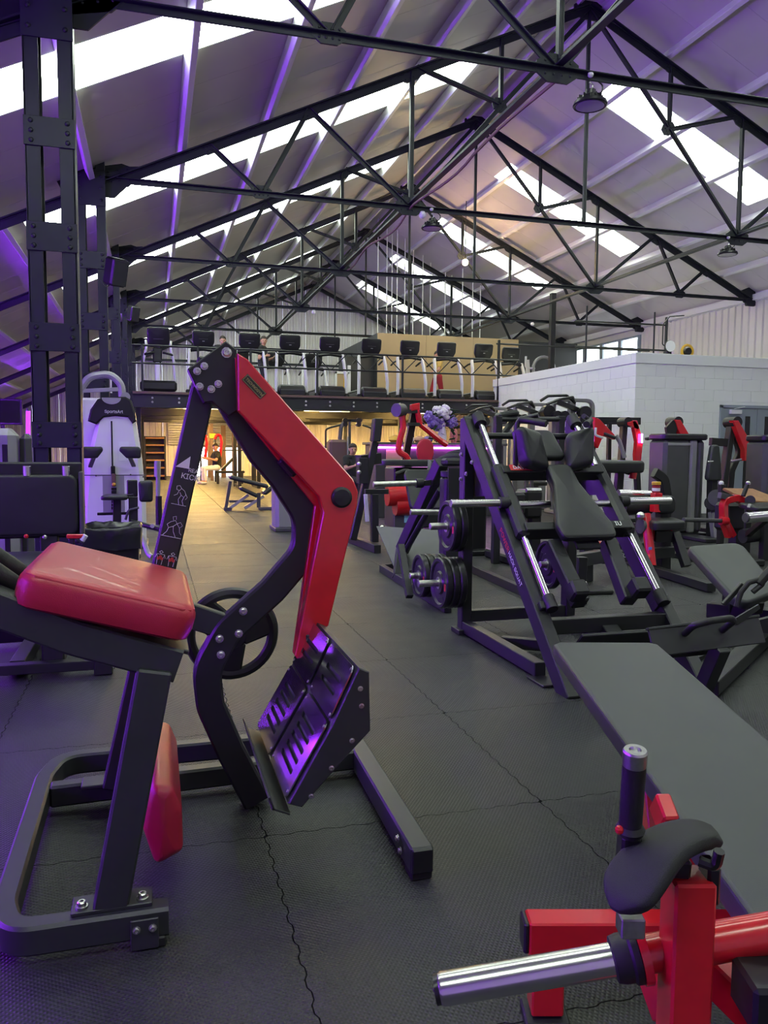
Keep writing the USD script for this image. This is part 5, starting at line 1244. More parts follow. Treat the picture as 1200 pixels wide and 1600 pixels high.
for x in (0, .8): bn.part('leg', box(bx1 + x - .04, bx1 + x + .04, 27.4, 27.66, 0, .37), 'frame_black')
# adjustable bench in the walkway
ab = Thing('adjustable_bench', 'brown padded decline bench with crossed grey legs standing in the lit walkway', 'bench', (at(390, 790, 16)[0], 16.2, 0))
w = lambda x, y, Y=16.2: at(x, y, Y)
for Yq in (16.2,):
    b0, b1 = w(358, 745), w(418, 760)
    ab.part('bench_pad', beam(b0, b1, .30, .085, Z3, .03), 'grey_vinyl'); ab.part('seat_pad', beam(w(374, 762), w(402, 775), .30, .08, Z3, .03), 'grey_vinyl'); ab.part('roller_pad', beam(w(410, 772), w(428, 758), .34, .09, Z3, .04), 'grey_vinyl')
    ab.part('leg', beam(w(360, 752), V3(*w(353, 785)[:2], .05), .06, .06, X3), 'graphite'); ab.part('leg', beam(w(388, 773), V3(*w(360, 790)[:2], .05), .06, .06, X3), 'silver_grey'); ab.part('leg', beam(w(412, 775), V3(*w(382, 795)[:2], .04), .06, .06, X3), 'silver_grey')
    ab.part('rail', beam(V3(*w(358, 775)[:2], .18), V3(*w(400, 775)[:2], .18), .05, .05), 'graphite'); ab.part('foot', beam(V3(*w(404, 790)[:2], .03), V3(*w(432, 786)[:2], .03), .12, .06), 'graphite'); ab.part('foot', beam(V3(*w(350, 785)[:2], .03), V3(*w(362, 785)[:2], .03), .12, .06), 'graphite'); ab.part('stem', beam(w(404, 770), V3(*w(404, 790)[:2], .05), .07, .07, X3), 'graphite')
# weight-stack machine catching the violet light
ws = Thing('weight_stack_machine', 'slim grey weight-stack tower catching violet light behind the swan-neck arm', 'exercise machine', (at(445, 800, 12.2)[0], 12.2, 0))
x0, x1 = at(428, 800, 12.2)[0], at(468, 800, 12.2)[0]
ws.part('tower', box(x0, x1 - .12, 12.0, 12.5, 0.02, at(440, 742, 12.2)[2], .05), 'silver_grey'); ws.part('tower_top', box(x0 - .02, x1 - .1, 11.98, 12.52, at(440, 742, 12.2)[2] - .02, at(440, 736, 12.2)[2], .04), 'graphite'); ws.part('side_column', box(x1 - .10, x1, 12.05, 12.4, .02, 1.0, .03), 'graphite'); ws.part('foot', box(x0 - .02, x1 + .05, 11.95, 12.55, 0, .06, .01), 'graphite')
ws.part('pulley_arm', tube([(x0 + .1, 12.2, .8), (x0 - .1, 12.1, 1.15), (x0 + .12, 12.0, 1.28)], .03, 8, .1), 'graphite'); ws.part('knob', ball((x0 + .12, 12.0, 1.28), .05, 10), 'white_plastic')
# cable station with a seated person
cs = Thing('cable_station', 'twin-pulley lat station with a brown weight-stack panel under the mezzanine', 'exercise machine', (at(535, 720, 18)[0], 18.2, 0))
w = lambda x, y, Y=18.2: at(x, y, Y)
cs.part('stack_panel', box(w(514, 0)[0] if False else w(514, 700)[0], w(543, 700)[0], 18.1, 18.5, .1, w(530, 687)[2], .06), 'brown_edge'); cs.part('panel_rim', frame_box((w(541, 700)[0], 18.05, w(530, 712)[2]), X3, Y3, Z3, .03, .05, .9), 'silver_grey')
cs.part('mast', tube([w(531, 687), w(533, 668), w(540, 656)], .05, 8, .1), 'graphite'); cs.part('mast', beam(w(546, 655), V3(*w(546, 720)[:2], 0), .06, .06, X3), 'graphite')
cs.part('top_bar', beam(w(536, 657), w(566, 657), .06, .06), 'black_steel')
for x in (539, 560): 
    for q in (0, 6): cs.part('pulley', cyl(w(x, 657 + q) - Y3 * .05, w(x, 657 + q) + Y3 * .05, .06, 14), 'black_plastic')
cs.part('pull_bar', tube([w(509, 700), w(509, 671), w(516, 668), w(536, 663)], .022, 8, .08), 'black_steel'); cs.part('pull_bar', tube([w(566, 664), w(578, 668), w(585, 674)], .022, 8, .08), 'black_steel')
cs.part('base', box(w(505, 740)[0], w(560, 740)[0], 17.4, 18.6, 0, .1, .02), 'graphite'); cs.part('seat', box(w(541, 700)[0], w(560, 700)[0], 17.35, 17.75, .40, .47, .03), 'black_vinyl'); cs.part('seat_post', box(w(549, 700)[0] - .05, w(549, 700)[0] + .05, 17.5, 17.6, .08, .42), 'graphite')
person('person in a black t-shirt seated at the cable station with pink light on the face', V3(at(550, 720, 17.55)[0], 17.55, 0), sit((.5, -1)), 'cloth_black', 'cloth_black')
# reception desk with magenta light line, flowers, wall clutter
dk = Thing('reception_desk', 'dark reception desk with a glowing magenta light line under its top', 'desk', (4.8, 14.1, 0))
dxa, dxb = at(588, 737, 13.9)[0], at(742, 737, 13.9)[0]; dz_ = at(660, 700, 13.9)[2]
dk.part('front_panel', box(dxa, dxb + .6, 13.95, 14.05, 0, dz_ + .05, .01), 'dark_board'); dk.part('worktop', box(dxa - .05, dxb + .65, 13.88, 14.75, dz_ + .05, dz_ + .10, .01), 'graphite')
dk.part('light_line', box(dxa + .02, dxb + .4, 13.90, 13.935, dz_ - .012, dz_ + .02, .004), 'magenta_glow', 'glowing magenta light line', smooth=False)
dk.part('end_panel', box(dxa, dxa + .06, 14.05, 14.7, 0, dz_ + .05, .01), 'dark_board'); dk.part('side_panel', box(*sorted((at(604, 740, 13.9)[0], at(632, 740, 13.9)[0])), 13.93, 13.949, .1, dz_ - .03, .002), 'beige_board', 'pale front panel')
fv = Thing('flower_vase', 'vase of lilac and white hydrangeas standing on the reception desk', 'flowers', (at(690, 737, 14.3)[0], 14.3, dz_ + .10))
fx_ = fv.loc[0]; fz = dz_ + .10
fv.part('vase', lathe([(0, 0), (.07, 0), (.09, .1), (.06, .3), (.07, .38), (.055, .38), (.05, .1)], (fx_, 14.3, fz), Z3, 18), 'white_plastic')
fr_ = random.Random(3)
for k, (x, y, r, m) in enumerate(((676, 658, .13, 'lilac'), (684, 662, .14, 'lilac'), (701, 656, .13, 'lilac'), (693, 645, .15, 'petal_white'), (707, 660, .11, 'lilac'), (670, 650, .10, 'lilac'), (683, 641, .09, 'petal_white'), (700, 643, .09, 'lilac'))):
    c = at(x, y, 14.3 + fr_.uniform(-.12, .12))
    bl = [ball(c + unit((fr_.gauss(0, 1), fr_.gauss(0, 1), fr_.gauss(0, 1))) * r * .8, r * .28, 6) for _ in range(34)]
    fv.part('flower_head', join(ball(c, r * .75, 10), *bl), m, smooth=True); fv.part('stem', tube([c, c * .4 + V3(fx_, 14.3, fz + .35) * .6, V3(fx_, 14.3, fz + .2)], .008, 5), 'leaf')
lv = []
for _ in range(46):
    c = at(fr_.uniform(668, 714), fr_.uniform(640, 690), 14.3 + fr_.uniform(-.15, .15)); d = unit((fr_.gauss(0, 1), fr_.gauss(0, 1), fr_.gauss(0, .7))); lv.append(frame_box(c, d, np.cross(d, unit((.3, .5, .8))), np.cross(d, np.cross(d, unit((.3, .5, .8)))), .13, .05, .004, 0))
fv.part('leaves', join(*lv), 'leaf', kind='stuff')
for k, (x, y, c, nm, s) in enumerate(((618, 688, 'yellow', 'amber fan-shaped ornament', .28), (668, 715, 'lilac', 'lilac box', .2), (708, 672, 'pink', 'pink round ornament', .16), (655, 700, 'skin', 'tan paper bag', .22), (726, 690, 'yellow', 'yellow bottle cluster', .22), (641, 700, 'white_plastic', 'white tub', .15))):
    a = at(x, 732, 14.4); 
    h = at(x, y - 6, 14.4)[2] - (dz_ + .10)
    h = max(.13, min(h, .34))
    o = Thing('desk_ornament', f'{nm} standing on the reception desk', 'ornament', (a[0], 14.4, dz_ + .10))
    o.part('body', lathe([(0, 0), (s * .3, 0), (s * .5, h * .35), (s * .42, h * .75), (s * .2, h * .95), (0, h)], (a[0], 14.4, dz_ + .10), Z3, 14), c); o.part('rim', lathe([(s * .2, h * .9), (s * .24, h * .95), (s * .2, h)], (a[0], 14.4, dz_ + .10), Z3, 12), 'beige_board')
lg = Thing('log_wall', 'wall panel of round log ends beside the desk under the mezzanine', 'wall decoration', (at(728, 660, 18.9)[0], 18.9, 0))
la, lb2 = at(708, 660, 18.9), at(752, 660, 18.9)
lg.part('backing', box(la[0], lb2[0], 18.95, 19.05, 0, 2.1, .005), 'dark_board')
for i in range(7):
    for j in range(6):
        x_ = la[0] + .1 + i * (lb2[0] - la[0] - .2) / 6 + (.05 if j % 2 else 0); z_ = 1.2 + j * .165
        lg.part('log_end', cyl((x_, 18.95, z_), (x_, 18.86 - .04 * fr_.random(), z_), .07 + .012 * fr_.random(), 12), 'wood', smooth=30)
# warm battens under the joists
for i, y in enumerate((21.6, 25.2, 28.8, 32.2)):
    for k, x in enumerate((1.4, 4.6, 7.6, 11.2)):
        b = Thing('batten_lamp', 'warm batten lamp fixed under the mezzanine joists', 'lamp', (x, y, MZ - .3), 'warm battens under the mezzanine')
        b.part('housing', box(x - .65, x + .65, y - .06, y + .06, MZ - .30, MZ - .255, .005), 'white_plastic'); b.part('diffuser', box(x - .62, x + .62, y - .05, y + .05, MZ - .325, MZ - .301, .004), 'warm_glow', smooth=False)
for k, y in enumerate((15.6, 17.6)):
    pass
# ================================================================ machines in front of the white block room
def frame_station(y, label, first=None):
    x = 8.05
    if first is not None: return first.copy(label, V3(x, y, 0))
    t = Thing('lat_station', label, 'exercise machine', (x, y, 0), 'grey frame stations along the block room')
    q = lambda a, b, c: V3(x + a, y + b, c)
    t.part('frame_hoop', rsweep([q(-.42, .0, 1.95), q(-.42, .0, 2.25), q(.45, .0, 2.25), q(.45, 0, .05)], .10, .07, Y3, [0, .16, .16, 0], .012), 'station_grey')
    for a in (-.42, -.02): t.part('column', box(x + a - .06, x + a + .06, y - .07, y + .07, .05, 2.22 if a > -.1 else 2.0, .01), 'station_grey')
    t.part('crossbar', box(x - .42, x + .45, y - .04, y + .04, 1.82, 1.9, .008), 'station_grey'); t.part('crossbar', box(x - .42, x + .45, y - .04, y + .04, 1.52, 1.6, .008), 'station_grey')
    t.part('stack_cover', box(x - .36, x + .40, y + .05, y + .10, .1, 1.5, .01), 'silver_grey')
    t.part('base', box(x - .5, x + .5, y - .9, y + .15, 0, .08, .015), 'station_grey')
    for s, z in ((-.62, 2.02), (.18, 2.02)):
        t.part('roller', cyl(q(s, -.22, z - .02), q(s, -.06, z - .02), .13, 18), 'black_plastic')
    for s in (-.34, -.5): t.part('roller', cyl(q(s, -.34, 1.92), q(s, -.2, 1.92), .10, 16), 'black_plastic')
    t.part('pull_handle', tube([q(-.86, -.3, 2.2), q(-.70, -.3, 2.3), q(-.30, -.3, 2.32), q(-.06, -.2, 2.18)], .026, 8, .08), 'black_plastic')
    t.part('pull_handle', tube([q(-.86, -.55, 2.12), q(-.6, -.55, 2.22), q(-.25, -.45, 2.28), q(-.06, -.2, 2.2)], .026, 8, .08), 'black_plastic')
    t.part('lever', beam(q(-.5, -.25, 2.2), q(.1, -.06, 2.05), .07, .09), 'black_plastic')
    t.part('back_pad', pad([(-.16, -.3), (.16, -.3), (.13, .3), (-.13, .3)], q(-.2, -.34, 1.15), X3, Z3, .08, .025, .06, 40), 'black_vinyl'); t.part('pad_post', box(x - .24, x - .16, y - .34, y - .26, .08, 1.4), 'station_grey')
    t.part('seat', pad([(-.2, -.2), (.2, -.2), (.2, .2), (-.2, .2)], q(-.2, -.62, .5), X3, Y3, .08, .025, .05, 40), 'black_vinyl'); t.part('seat_post', box(x - .25, x - .15, y - .67, y - .57, .08, .51), 'station_grey')
    return t
ls = frame_station(14.35, 'tall grey frame pulldown station against the block room, nearest of three')
frame_station(16.1, 'tall grey frame pulldown station against the block room, middle of three', ls)
frame_station(18.2, 'tall grey frame pulldown station against the block room, farthest of three', ls)
w = lambda x, y, Y: at(x, y, Y)
def bb(x0, x1, y0, y1, Y, d, ch=.012):     # a box seen between two pixel corners, d deep
    a, b = at(x0, y0, Y), at(x1, y1, Y)
    return box(min(a[0], b[0]), max(a[0], b[0]), Y, Y + d, min(a[2], b[2]), max(a[2], b[2]), ch)
def post_to_floor(x, y, Y, wd=.08, dz=0.0):
    a = at(x, y, Y); return beam((a[0], a[1], dz), a, wd, wd, X3)
def foot_box(x0, x1, Y0, Y1, z0=0, z1=.08): 
    Ym = Y0; a, b = at(x0, 800, Ym)[0], at(x1, 800, Ym)[0]
    return box(min(a, b), max(a, b), Y0, Y1, z0, z1, .012)
# hip machine with the broad black bench pad
pb = Thing('padded_bench_station', 'black station topped by a thick flat bench pad, in front of the white wall corner', 'exercise machine', (w(985, 740, 9.4)[0], 9.4, 0))
pb.part('bench_pad', pad([(w(935, 0, 9.2)[0], 0), (w(1036, 0, 9.2)[0], 0), (w(1036, 0, 9.2)[0], .55), (w(940, 0, 9.2)[0], .55)], V3(0, 9.2, w(985, 739, 9.2)[2]), X3, Y3, .16, .045, .08, 64), 'black_vinyl')
pb.part('curved_leg', rsweep([w(1022, 738, 9.5), w(1037, 748, 9.5), w(1041, 775, 9.5), V3(*w(1041, 800, 9.5)[:2], 0)], .10, .13, Y3, .15, .012), 'frame_black')
pb.part('leg', beam(w(968, 738, 9.5), V3(*w(958, 780, 9.5)[:2], .0), .09, .09, X3), 'frame_black'); pb.part('leg', beam(w(995, 738, 9.6), V3(*w(1002, 780, 9.6)[:2], .0), .07, .07, X3), 'frame_black'); pb.part('lever', beam(w(970, 736, 9.6), w(990, 742, 9.6), .04, .04), 'frame_black'); pb.part('red_grip', cyl(w(990, 738, 9.55), w(988, 748, 9.55), .05, 12), 'red_paint')
pb.part('base', foot_box(955, 1045, 9.0, 9.9), 'frame_black')
# red and black seated machine with the two rollers
rs = Thing('roller_press', 'black machine with an upright red roller post, black seat and thick chrome sleeve', 'exercise machine', (5.0, 7.3, 0))
Yr = 7.2
rs.part('red_post', cyl(w(1009, 803, Yr), w(1018, 884, Yr - .15), .05, 18), 'red_paint', 'upright red roller post'); rs.part('post_cap', ball(w(1001, 806, Yr - .05), .045, 12), 'steel')
rs.part('red_beam', rsweep([w(960, 832, Yr + .3), w(982, 826, Yr + .2), w(1006, 830, Yr)], .07, .12, unit((-.3, 1, 0)), .15, .01), 'red_paint'); rs.part('red_beam', beam(w(1012, 836, Yr), w(1046, 834, Yr + .15), .07, .11), 'red_paint'); rs.part('red_stub', cyl(w(1000, 874, Yr - .1), w(1016, 872, Yr - .15), .04, 14), 'red_paint')
rs.part('red_mast', beam(w(1024, 800, Yr + .15), w(1026, 770, Yr + .15), .09, .09, X3), 'red_paint')
rs.part('seat', pad([(-.18, -.2), (.2, -.2), (.24, .25), (-.18, .25)], w(1036, 826, Yr - .05), X3, unit((.3, 1, 0)), .10, .03, .05, 44), 'black_vinyl')
rs.part('back_pad', pad([(-.12, -.10), (.12, -.10), (.12, .10), (-.12, .10)], w(1034, 788, Yr + .2), X3, Z3, .10, .035, .07, 40), 'black_vinyl'); rs.part('back_post', beam(w(1034, 792, Yr + .25), V3(*w(1034, 840, Yr + .25)[:2], .1), .10, .10, X3), 'frame_black')
rs.part('chrome_sleeve', cyl(w(966, 771, Yr + .35), w(1016, 773, Yr + .35), .045, 18), 'chrome'); rs.part('thick_roller', cyl(w(972, 790, Yr + .3), w(1014, 790, Yr + .3), .10, 20), 'black_vinyl'); rs.part('small_sleeve', cyl(w(975, 803, Yr + .3), w(998, 801, Yr + .3), .022, 12), 'chrome')
rs.part('roller_end', cyl(w(966, 785, Yr + .35), w(972, 785, Yr + .35), .08, 14), 'frame_black'); rs.part('cam', cyl(w(1000, 822, Yr), w(1004, 822, Yr), .08, 16), 'violet_plastic' if False else 'graphite')
f0, f1 = az(1008, 886, .05), az(1112, 918, .05)
rs.part('floor_rail', beam(f0, f1, .09, .08), 'frame_black'); g0, g1 = az(962, 866, .05), az(1008, 862, .05); rs.part('floor_rail', beam(g0, g1 + V3(.6, 0, 0), .09, .08), 'frame_black'); rs.part('floor_rail', beam(f0, g0, .08, .08), 'frame_black')
rs.part('seat_leg', beam(w(1054, 832, Yr), V3(*az(1072, 897, 0)[:2], .08), .07, .09, X3), 'frame_black'); rs.part('seat_leg', beam(w(1050, 838, Yr), w(1022, 838, Yr), .07, .12), 'frame_black'); rs.part('mid_post', beam(w(1036, 838, Yr + .2), V3(*w(1036, 880, Yr + .2)[:2], .0), .12, .12, X3), 'frame_black'); rs.part('low_beam', beam(w(938, 872, Yr - .1), w(1050, 862, Yr + .1), .09, .11), 'charcoal_coat')
rs.part('maker_plate', text('STEELTECH', .045, w(940, 873, Yr - .2), unit((1, .12, .0)), Z3), 'print_white', 'white lettering'); rs.part('blue_mark', frame_box(w(1016, 857, Yr - .20), X3, Z3, Y3, .04, .03, .004), 'print_blue')
bt = Thing('supplement_bottle', 'small dark bottle with a yellow cap standing on the red mast of the roller machine', 'bottle', w(1025, 769, Yr + .15))
o = w(1025, 770, Yr + .15)
bt.part('bottle', lathe([(0, 0), (.040, 0), (.042, .01), (.042, .07), (.034, .082), (.034, .09)], o, Z3, 18), 'cloth_red'); bt.part('cap', lathe([(.046, .085), (.048, .09), (.048, .112), (.044, .118), (0, .118)], o, Z3, 20), 'yellow'); bt.part('label_band', lathe([(.0425, .02), (.0428, .022), (.0428, .05), (.0425, .052)], o, Z3, 18), 'paper')
# weight-stack towers
def tower(x0, x1, y0, Y, d, label):
    a, b = at(x0, 700, Y)[0], at(x1, 700, Y)[0]; h = at((x0 + x1) / 2, y0, Y)[2]
    t = Thing('weight_stack_tower', label, 'exercise machine', ((a + b) / 2, Y, 0))
    m = a + (b - a) * .62
    t.part('cover', box(a, m, Y, Y + d, .05, h - .06, .05), 'graphite'); t.part('side_column', box(m + .005, m + (b - a) * .18, Y + .02, Y + d, .05, h - .06, .03), 'silver_grey'); t.part('side_cover', box(m + (b - a) * .19, b, Y + .04, Y + d, .05, h - .06, .05), 'graphite')
    t.part('top_cap', prism(rounded([(a - .02, 0), (b + .02, 0), (b + .02, d + .03), (a - .02, d + .03)], .09), (0, Y - .02, h - .07), X3, Y3, .09, .02), 'black_plastic'); t.part('trim', box(a + .05, m - .02, Y - .006, Y + .01, h - .15, h - .11, .004), 'silver_grey'); t.part('base', box(a - .05, b + .05, Y - .05, Y + d + .1, 0, .06, .01), 'black_plastic')
    return t
tower(1039, 1106, 680, 10.0, .42, 'rounded grey weight-stack tower standing in front of the grey double door')
tower(1196, 1240, 682, 9.4, .42, 'grey weight-stack tower cut off by the right edge of the picture')
gp_ = Thing('pad_machine', 'machine with a tall tapered grey back pad to the right of the weight-stack tower', 'exercise machine', (w(1112, 750, 9.9)[0], 9.9, 0))
gp_.part('back_pad', pad([(-.13, -.26), (.13, -.26), (.10, .0), (.06, .26), (-.06, .26), (-.10, 0)], w(1112, 723, 9.8), X3, Z3, .09, .03, .05, 48), 'grey_vinyl'); gp_.part('pad_post', beam(w(1113, 740, 9.85), V3(*w(1113, 800, 9.85)[:2], 0), .12, .10, X3), 'frame_black')
gp_.part('pivot_disc', cyl(w(1120, 778, 9.45), w(1120, 778, 9.6), .12, 24), 'graphite'); gp_.part('pivot_disc', cyl(w(1112, 786, 9.5), w(1112, 786, 9.7), .10, 20), 'frame_black'); gp_.part('leg', beam(w(1112, 800, 9.6), V3(*w(1118, 838, 9.6)[:2], 0), .08, .08, X3), 'silver_grey'); gp_.part('foot', foot_box(1104, 1130, 9.3, 9.85, 0, .06), 'frame_black'); gp_.part('side_grip', cyl(w(1106, 722, 9.6), w(1114, 721, 9.6), .016, 8), 'chrome')
# red arm presses
def arm_press(label, Y, up, red, handle, cross=None, extra=None):
    t = Thing('red_arm_press', label, 'exercise machine', (w(up[0][0], up[0][1], Y)[0], Y, 0))
    p0, p1 = w(*up[0], Y), w(*up[1], Y); foot = V3(p1[0] + (p1[0] - p0[0]) * 1.0, Y, 0)
    t.part('upright', beam(foot, p0, .10, .12, Y3, .01), 'frame_black')
    for r in red:
        poly = [(q[0], q[2]) for q in (at(x, y, Y - .1) for x, y in r)]
        t.part('red_arm', prism(poly, (0, Y - .06, 0), X3, Z3, .10, .008), 'red_paint')
    t.part('head_joint', cyl(p0 - Y3 * .14, p0 + Y3 * .10, .09, 18), 'black_plastic')
    if handle: t.part('handle', cyl(w(*handle[0], Y - .12), w(*handle[1], Y - .25), .025, 12), 'rubber')
    if cross: t.part('crossbar', beam(w(*cross[0], Y), w(*cross[1], Y), .08, .12), 'frame_black')
    t.part('base', box(foot[0] - .35, foot[0] + .35, Y - .5, Y + .3, 0, .08, .012), 'frame_black')
    return t
a1 = arm_press('red arm press in front of the grey double door, its bent red arm showing', 10.6, ((1143, 660), (1130, 770)), [[(1141, 657), (1150, 657), (1176, 702), (1170, 720), (1159, 720), (1159, 703)]], ((1172, 706), (1198, 696)), ((1110, 690), (1140, 692)))
a1.part('swan_neck', rsweep([w(1148, 680, 10.65), w(1156, 706, 10.65), w(1143, 735, 10.65), w(1140, 770, 10.65), V3(*w(1142, 800, 10.65)[:2], .0)], .07, .10, Y3, .2, .01), 'frame_black'); a1.part('peg', cyl(w(1142, 721, 10.4), w(1158, 718, 10.4), .022, 10), 'chrome')
a2 = arm_press('red arm press half hidden behind the top of the weight-stack tower', 11.2, ((1052, 660), (1044, 700)), [[(1051, 656), (1060, 656), (1080, 690), (1072, 700), (1056, 672)]], ((1010, 686), (1042, 680)))
a2.part('head_plate', prism([(q[0], q[2]) for q in (at(x, y, 11.05) for x, y in ((1041, 668), (1052, 656), (1060, 664), (1056, 678), (1043, 680)))], (0, 11.1, 0), X3, Z3, .05), 'frame_black')
a3 = arm_press('red arm press by the white wall corner glowing magenta along its forked arm', 12.6, ((975, 660), (970, 720)), [[(985, 657), (993, 657), (1002, 690), (999, 720), (992, 745), (990, 710), (992, 690)], [(978, 660), (990, 657), (996, 668), (994, 672), (978, 664)]], ((1008, 686), (1042, 680)))
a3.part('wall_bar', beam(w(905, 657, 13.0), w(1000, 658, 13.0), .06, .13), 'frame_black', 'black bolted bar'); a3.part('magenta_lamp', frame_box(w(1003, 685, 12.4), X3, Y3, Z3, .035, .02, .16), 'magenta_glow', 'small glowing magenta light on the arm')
a3.part('bar_post', beam(w(952, 660, 13.0), V3(*w(952, 720, 13.0)[:2], 0), .07, .07, X3), 'frame_black')
a4 = arm_press('broad red wedge arm press with a silver lever behind the sled machine handle', 11.6, ((930, 662), (918, 720)), [[(926, 652), (934, 655), (960, 682), (958, 687), (940, 680), (932, 700), (926, 690)]], ((940, 676), (962, 684)))
a4.part('silver_lever', tube([w(962, 680, 11.4), w(968, 690, 11.4), w(976, 715, 11.4)], .035, 10, .05), 'silver_grey', 'silver lever'); a4.part('wire_guard', tube([w(931, 668, 11.3), w(930, 680, 11.3), w(942, 684, 11.3)], .02, 8, .05), 'white_plastic')
# leg extension at the right edge
le = Thing('leg_extension', 'red and black leg machine with a brown seat board at the right edge', 'exercise machine', (w(1150, 800, 8.2)[0], 8.2, 0))
Y8 = 8.0
le.part('red_frame', rsweep([w(1139, 838, Y8), w(1131, 815, Y8), w(1130, 782, Y8), w(1150, 778, Y8), w(1168, 786, Y8)], .08, .09, unit((-.3, 1, 0)), [0, .05, .12, .05, 0], .01), 'red_paint')
le.part('red_link', beam(w(1132, 812, Y8), w(1146, 838, Y8), .06, .07, X3), 'red_paint'); le.part('body', bb(1136, 1166, 786, 830, Y8 + .05, .25, .04), 'frame_black'); le.part('body_stand', post_to_floor(1152, 828, Y8 + .15, .14), 'frame_black')
le.part('dark_sleeve', cyl(w(1068, 812, Y8 - .2), w(1132, 814, Y8 - .05), .026, 14), 'graphite'); le.part('sleeve_collar', cyl(w(1126, 814, Y8 - .06), w(1136, 814, Y8 - .05), .05, 14), 'red_paint')
le.part('bright_sleeve', cyl(w(1166, 809, Y8 - 1.0), w(1216, 805, Y8 - 1.0), .058, 22), 'chrome'); le.part('sleeve_tip', cyl(w(1164, 809, Y8 - 1.0), w(1168, 809, Y8 - 1.0), .05, 18), 'graphite')
le.part('sleeve_arm', beam(w(1210, 800, Y8 - .9), w(1165, 838, Y8 - .2), .06, .06), 'frame_black')
le.part('ankle_roller', cyl(w(1160, 838, Y8 - .2), w(1192, 834, Y8 - .2), .085, 18), 'foam')
le.part('seat_board', prism([(-.30, 0), (.12, -.02), (.38, -.30), (.36, -.36), (-.12, -.30)], w(1160, 766, Y8 + .3), X3, unit((0, .9, .5)), .04, .008), 'wood', 'brown seat board'); le.part('board_stay', post_to_floor(1168, 784, Y8 + .35, .08), 'frame_black')
le.part('hand_lever', cyl(w(1161, 775, Y8 - .05), w(1168, 757, Y8 - .05), .026, 12), 'rubber'); le.part('lever_tip', ball(w(1169, 755, Y8 - .05), .028, 10), 'steel'); le.part('pivot_bar', beam(w(1124, 774, Y8), w(1172, 784, Y8), .07, .07), 'graphite'); le.part('pivot_knob', cyl(w(1172, 782, Y8 - .15), w(1172, 782, Y8), .06, 16), 'frame_black')
le.part('white_rail', beam(w(1170, 790, Y8 - .3), w(1205, 806, Y8 - .3), .05, .05), 'silver_grey'); le.part('second_pad', pad([(-.2, -.15), (.3, -.15), (.3, .2), (-.2, .2)], w(1192, 797, Y8 - .3), X3, unit((0, 1, .1)), .06, .02, .04, 36), 'black_vinyl'); le.part('second_stand', post_to_floor(1196, 803, Y8 - .3, .08), 'frame_black'); le.part('base', foot_box(1128, 1200, 7.3, 8.6, 0, .07), 'frame_black')
pk = Thing('small_lever_post', 'short black post with a white ball grip in front of the double door', 'lever', (w(1126, 770, 9.0)[0], 9.0, 0))
pk.part('post', beam(V3(*w(1128, 780, 9.0)[:2], 0), w(1128, 757, 9.0), .07, .07, X3), 'frame_black'); pk.part('grip', ball(w(1127, 755, 9.0), .035, 10), 'white_plastic')
# low stations behind the sled machine
lo_ = Thing('low_row_machine', 'low black machine with red under-seat frame behind the sled machine', 'exercise machine', (w(900, 880, 6.4)[0], 6.4, 0))
lo_.part('beam', beam(w(885, 878, 6.6), w(945, 868, 6.8), .1, .12), 'charcoal_coat'); lo_.part('red_frame', beam(w(912, 852, 6.9), w(945, 850, 7.0), .1, .06), 'red_paint'); lo_.part('post', beam(w(916, 855, 6.9), V3(*w(916, 900, 6.9)[:2], 0), .1, .1, X3), 'charcoal_coat')
lo_.part('leg', beam(w(908, 870, 6.2), V3(*w(905, 912, 6.2)[:2], .03), .08, .09, X3), 'frame_black'); lo_.part('floor_pad', frame_box(az(925, 922, .02), unit((1, -.1, 0)), unit((.1, 1, 0)), Z3, .30, .26, .04, .01), 'rubber'); lo_.part('floor_arm', beam(az(905, 908, .04), az(880, 905, .04) + V3(0, .3, 0), .1, .07), 'frame_black'); lo_.part('peg', cyl(w(880, 914, 5.75), w(914, 912, 5.85), .025, 12), 'steel')
lo_.part('peg_stand', beam(w(912, 912, 5.86), V3(*w(912, 912, 5.86)[:2], 0), .05, .05, X3), 'frame_black')
ln = Thing('low_platform', 'dark low machine platform with weight rods seen through the sled frame', 'exercise machine', (w(830, 770, 8.5)[0], 8.5, 0))
ln.part('cross_rod', cyl(w(776, 655, 8.2), w(880, 655, 8.4), .03, 10), 'black_steel'); ln.part('post', beam(V3(*w(778, 655, 8.2)[:2], 0), w(778, 650, 8.2), .08, .08, X3), 'black_steel'); ln.part('post', beam(V3(*w(876, 655, 8.4)[:2], 0), w(876, 650, 8.4), .08, .08, X3), 'black_steel')
ln.part('stay', beam(w(775, 692, 8.2), w(800, 660, 8.3), .05, .05), 'black_steel'); ln.part('stay', beam(w(815, 700, 8.2), w(795, 672, 8.3), .05, .05), 'silver_grey'); ln.part('pad', beam(w(776, 650, 8.3), w(808, 645, 8.3), .16, .07, Z3, .025), 'black_vinyl')
ln.part('sleeve', cyl(w(822, 766, 7.9), w(845, 766, 7.9), .026, 12), 'steel'); ln.part('body', bb(788, 822, 770, 805, 8.2, .4, .03), 'frame_black'); ln.part('body', bb(822, 848, 766, 810, 8.4, .3, .03), 'frame_black'); ln.part('body_foot', box(w(785, 800, 8.2)[0], w(850, 800, 8.2)[0], 7.95, 8.7, 0, .1, .02), 'frame_black'); ln.part('body_post', post_to_floor(805, 800, 8.35, .12), 'frame_black'); ln.part('body_post', post_to_floor(835, 800, 8.5, .12), 'frame_black')
wd_ = single('weight_plate', lathe([(.026, -.02), (.05, -.026), (.09, -.026), (.11, -.014), (.155, -.014), (.165, -.026), (.19, -.026), (.2, -.012), (.2, .012), (.19, .026), (.05, .026), (.026, .02), (.026, -.02)], V3(w(850, 872, 5.6)[0], 5.6, .30), X3, 32), 'plate_rubber', 'black weight plate standing on the floor behind the lower end of the sled', 'weight plate') if False else None
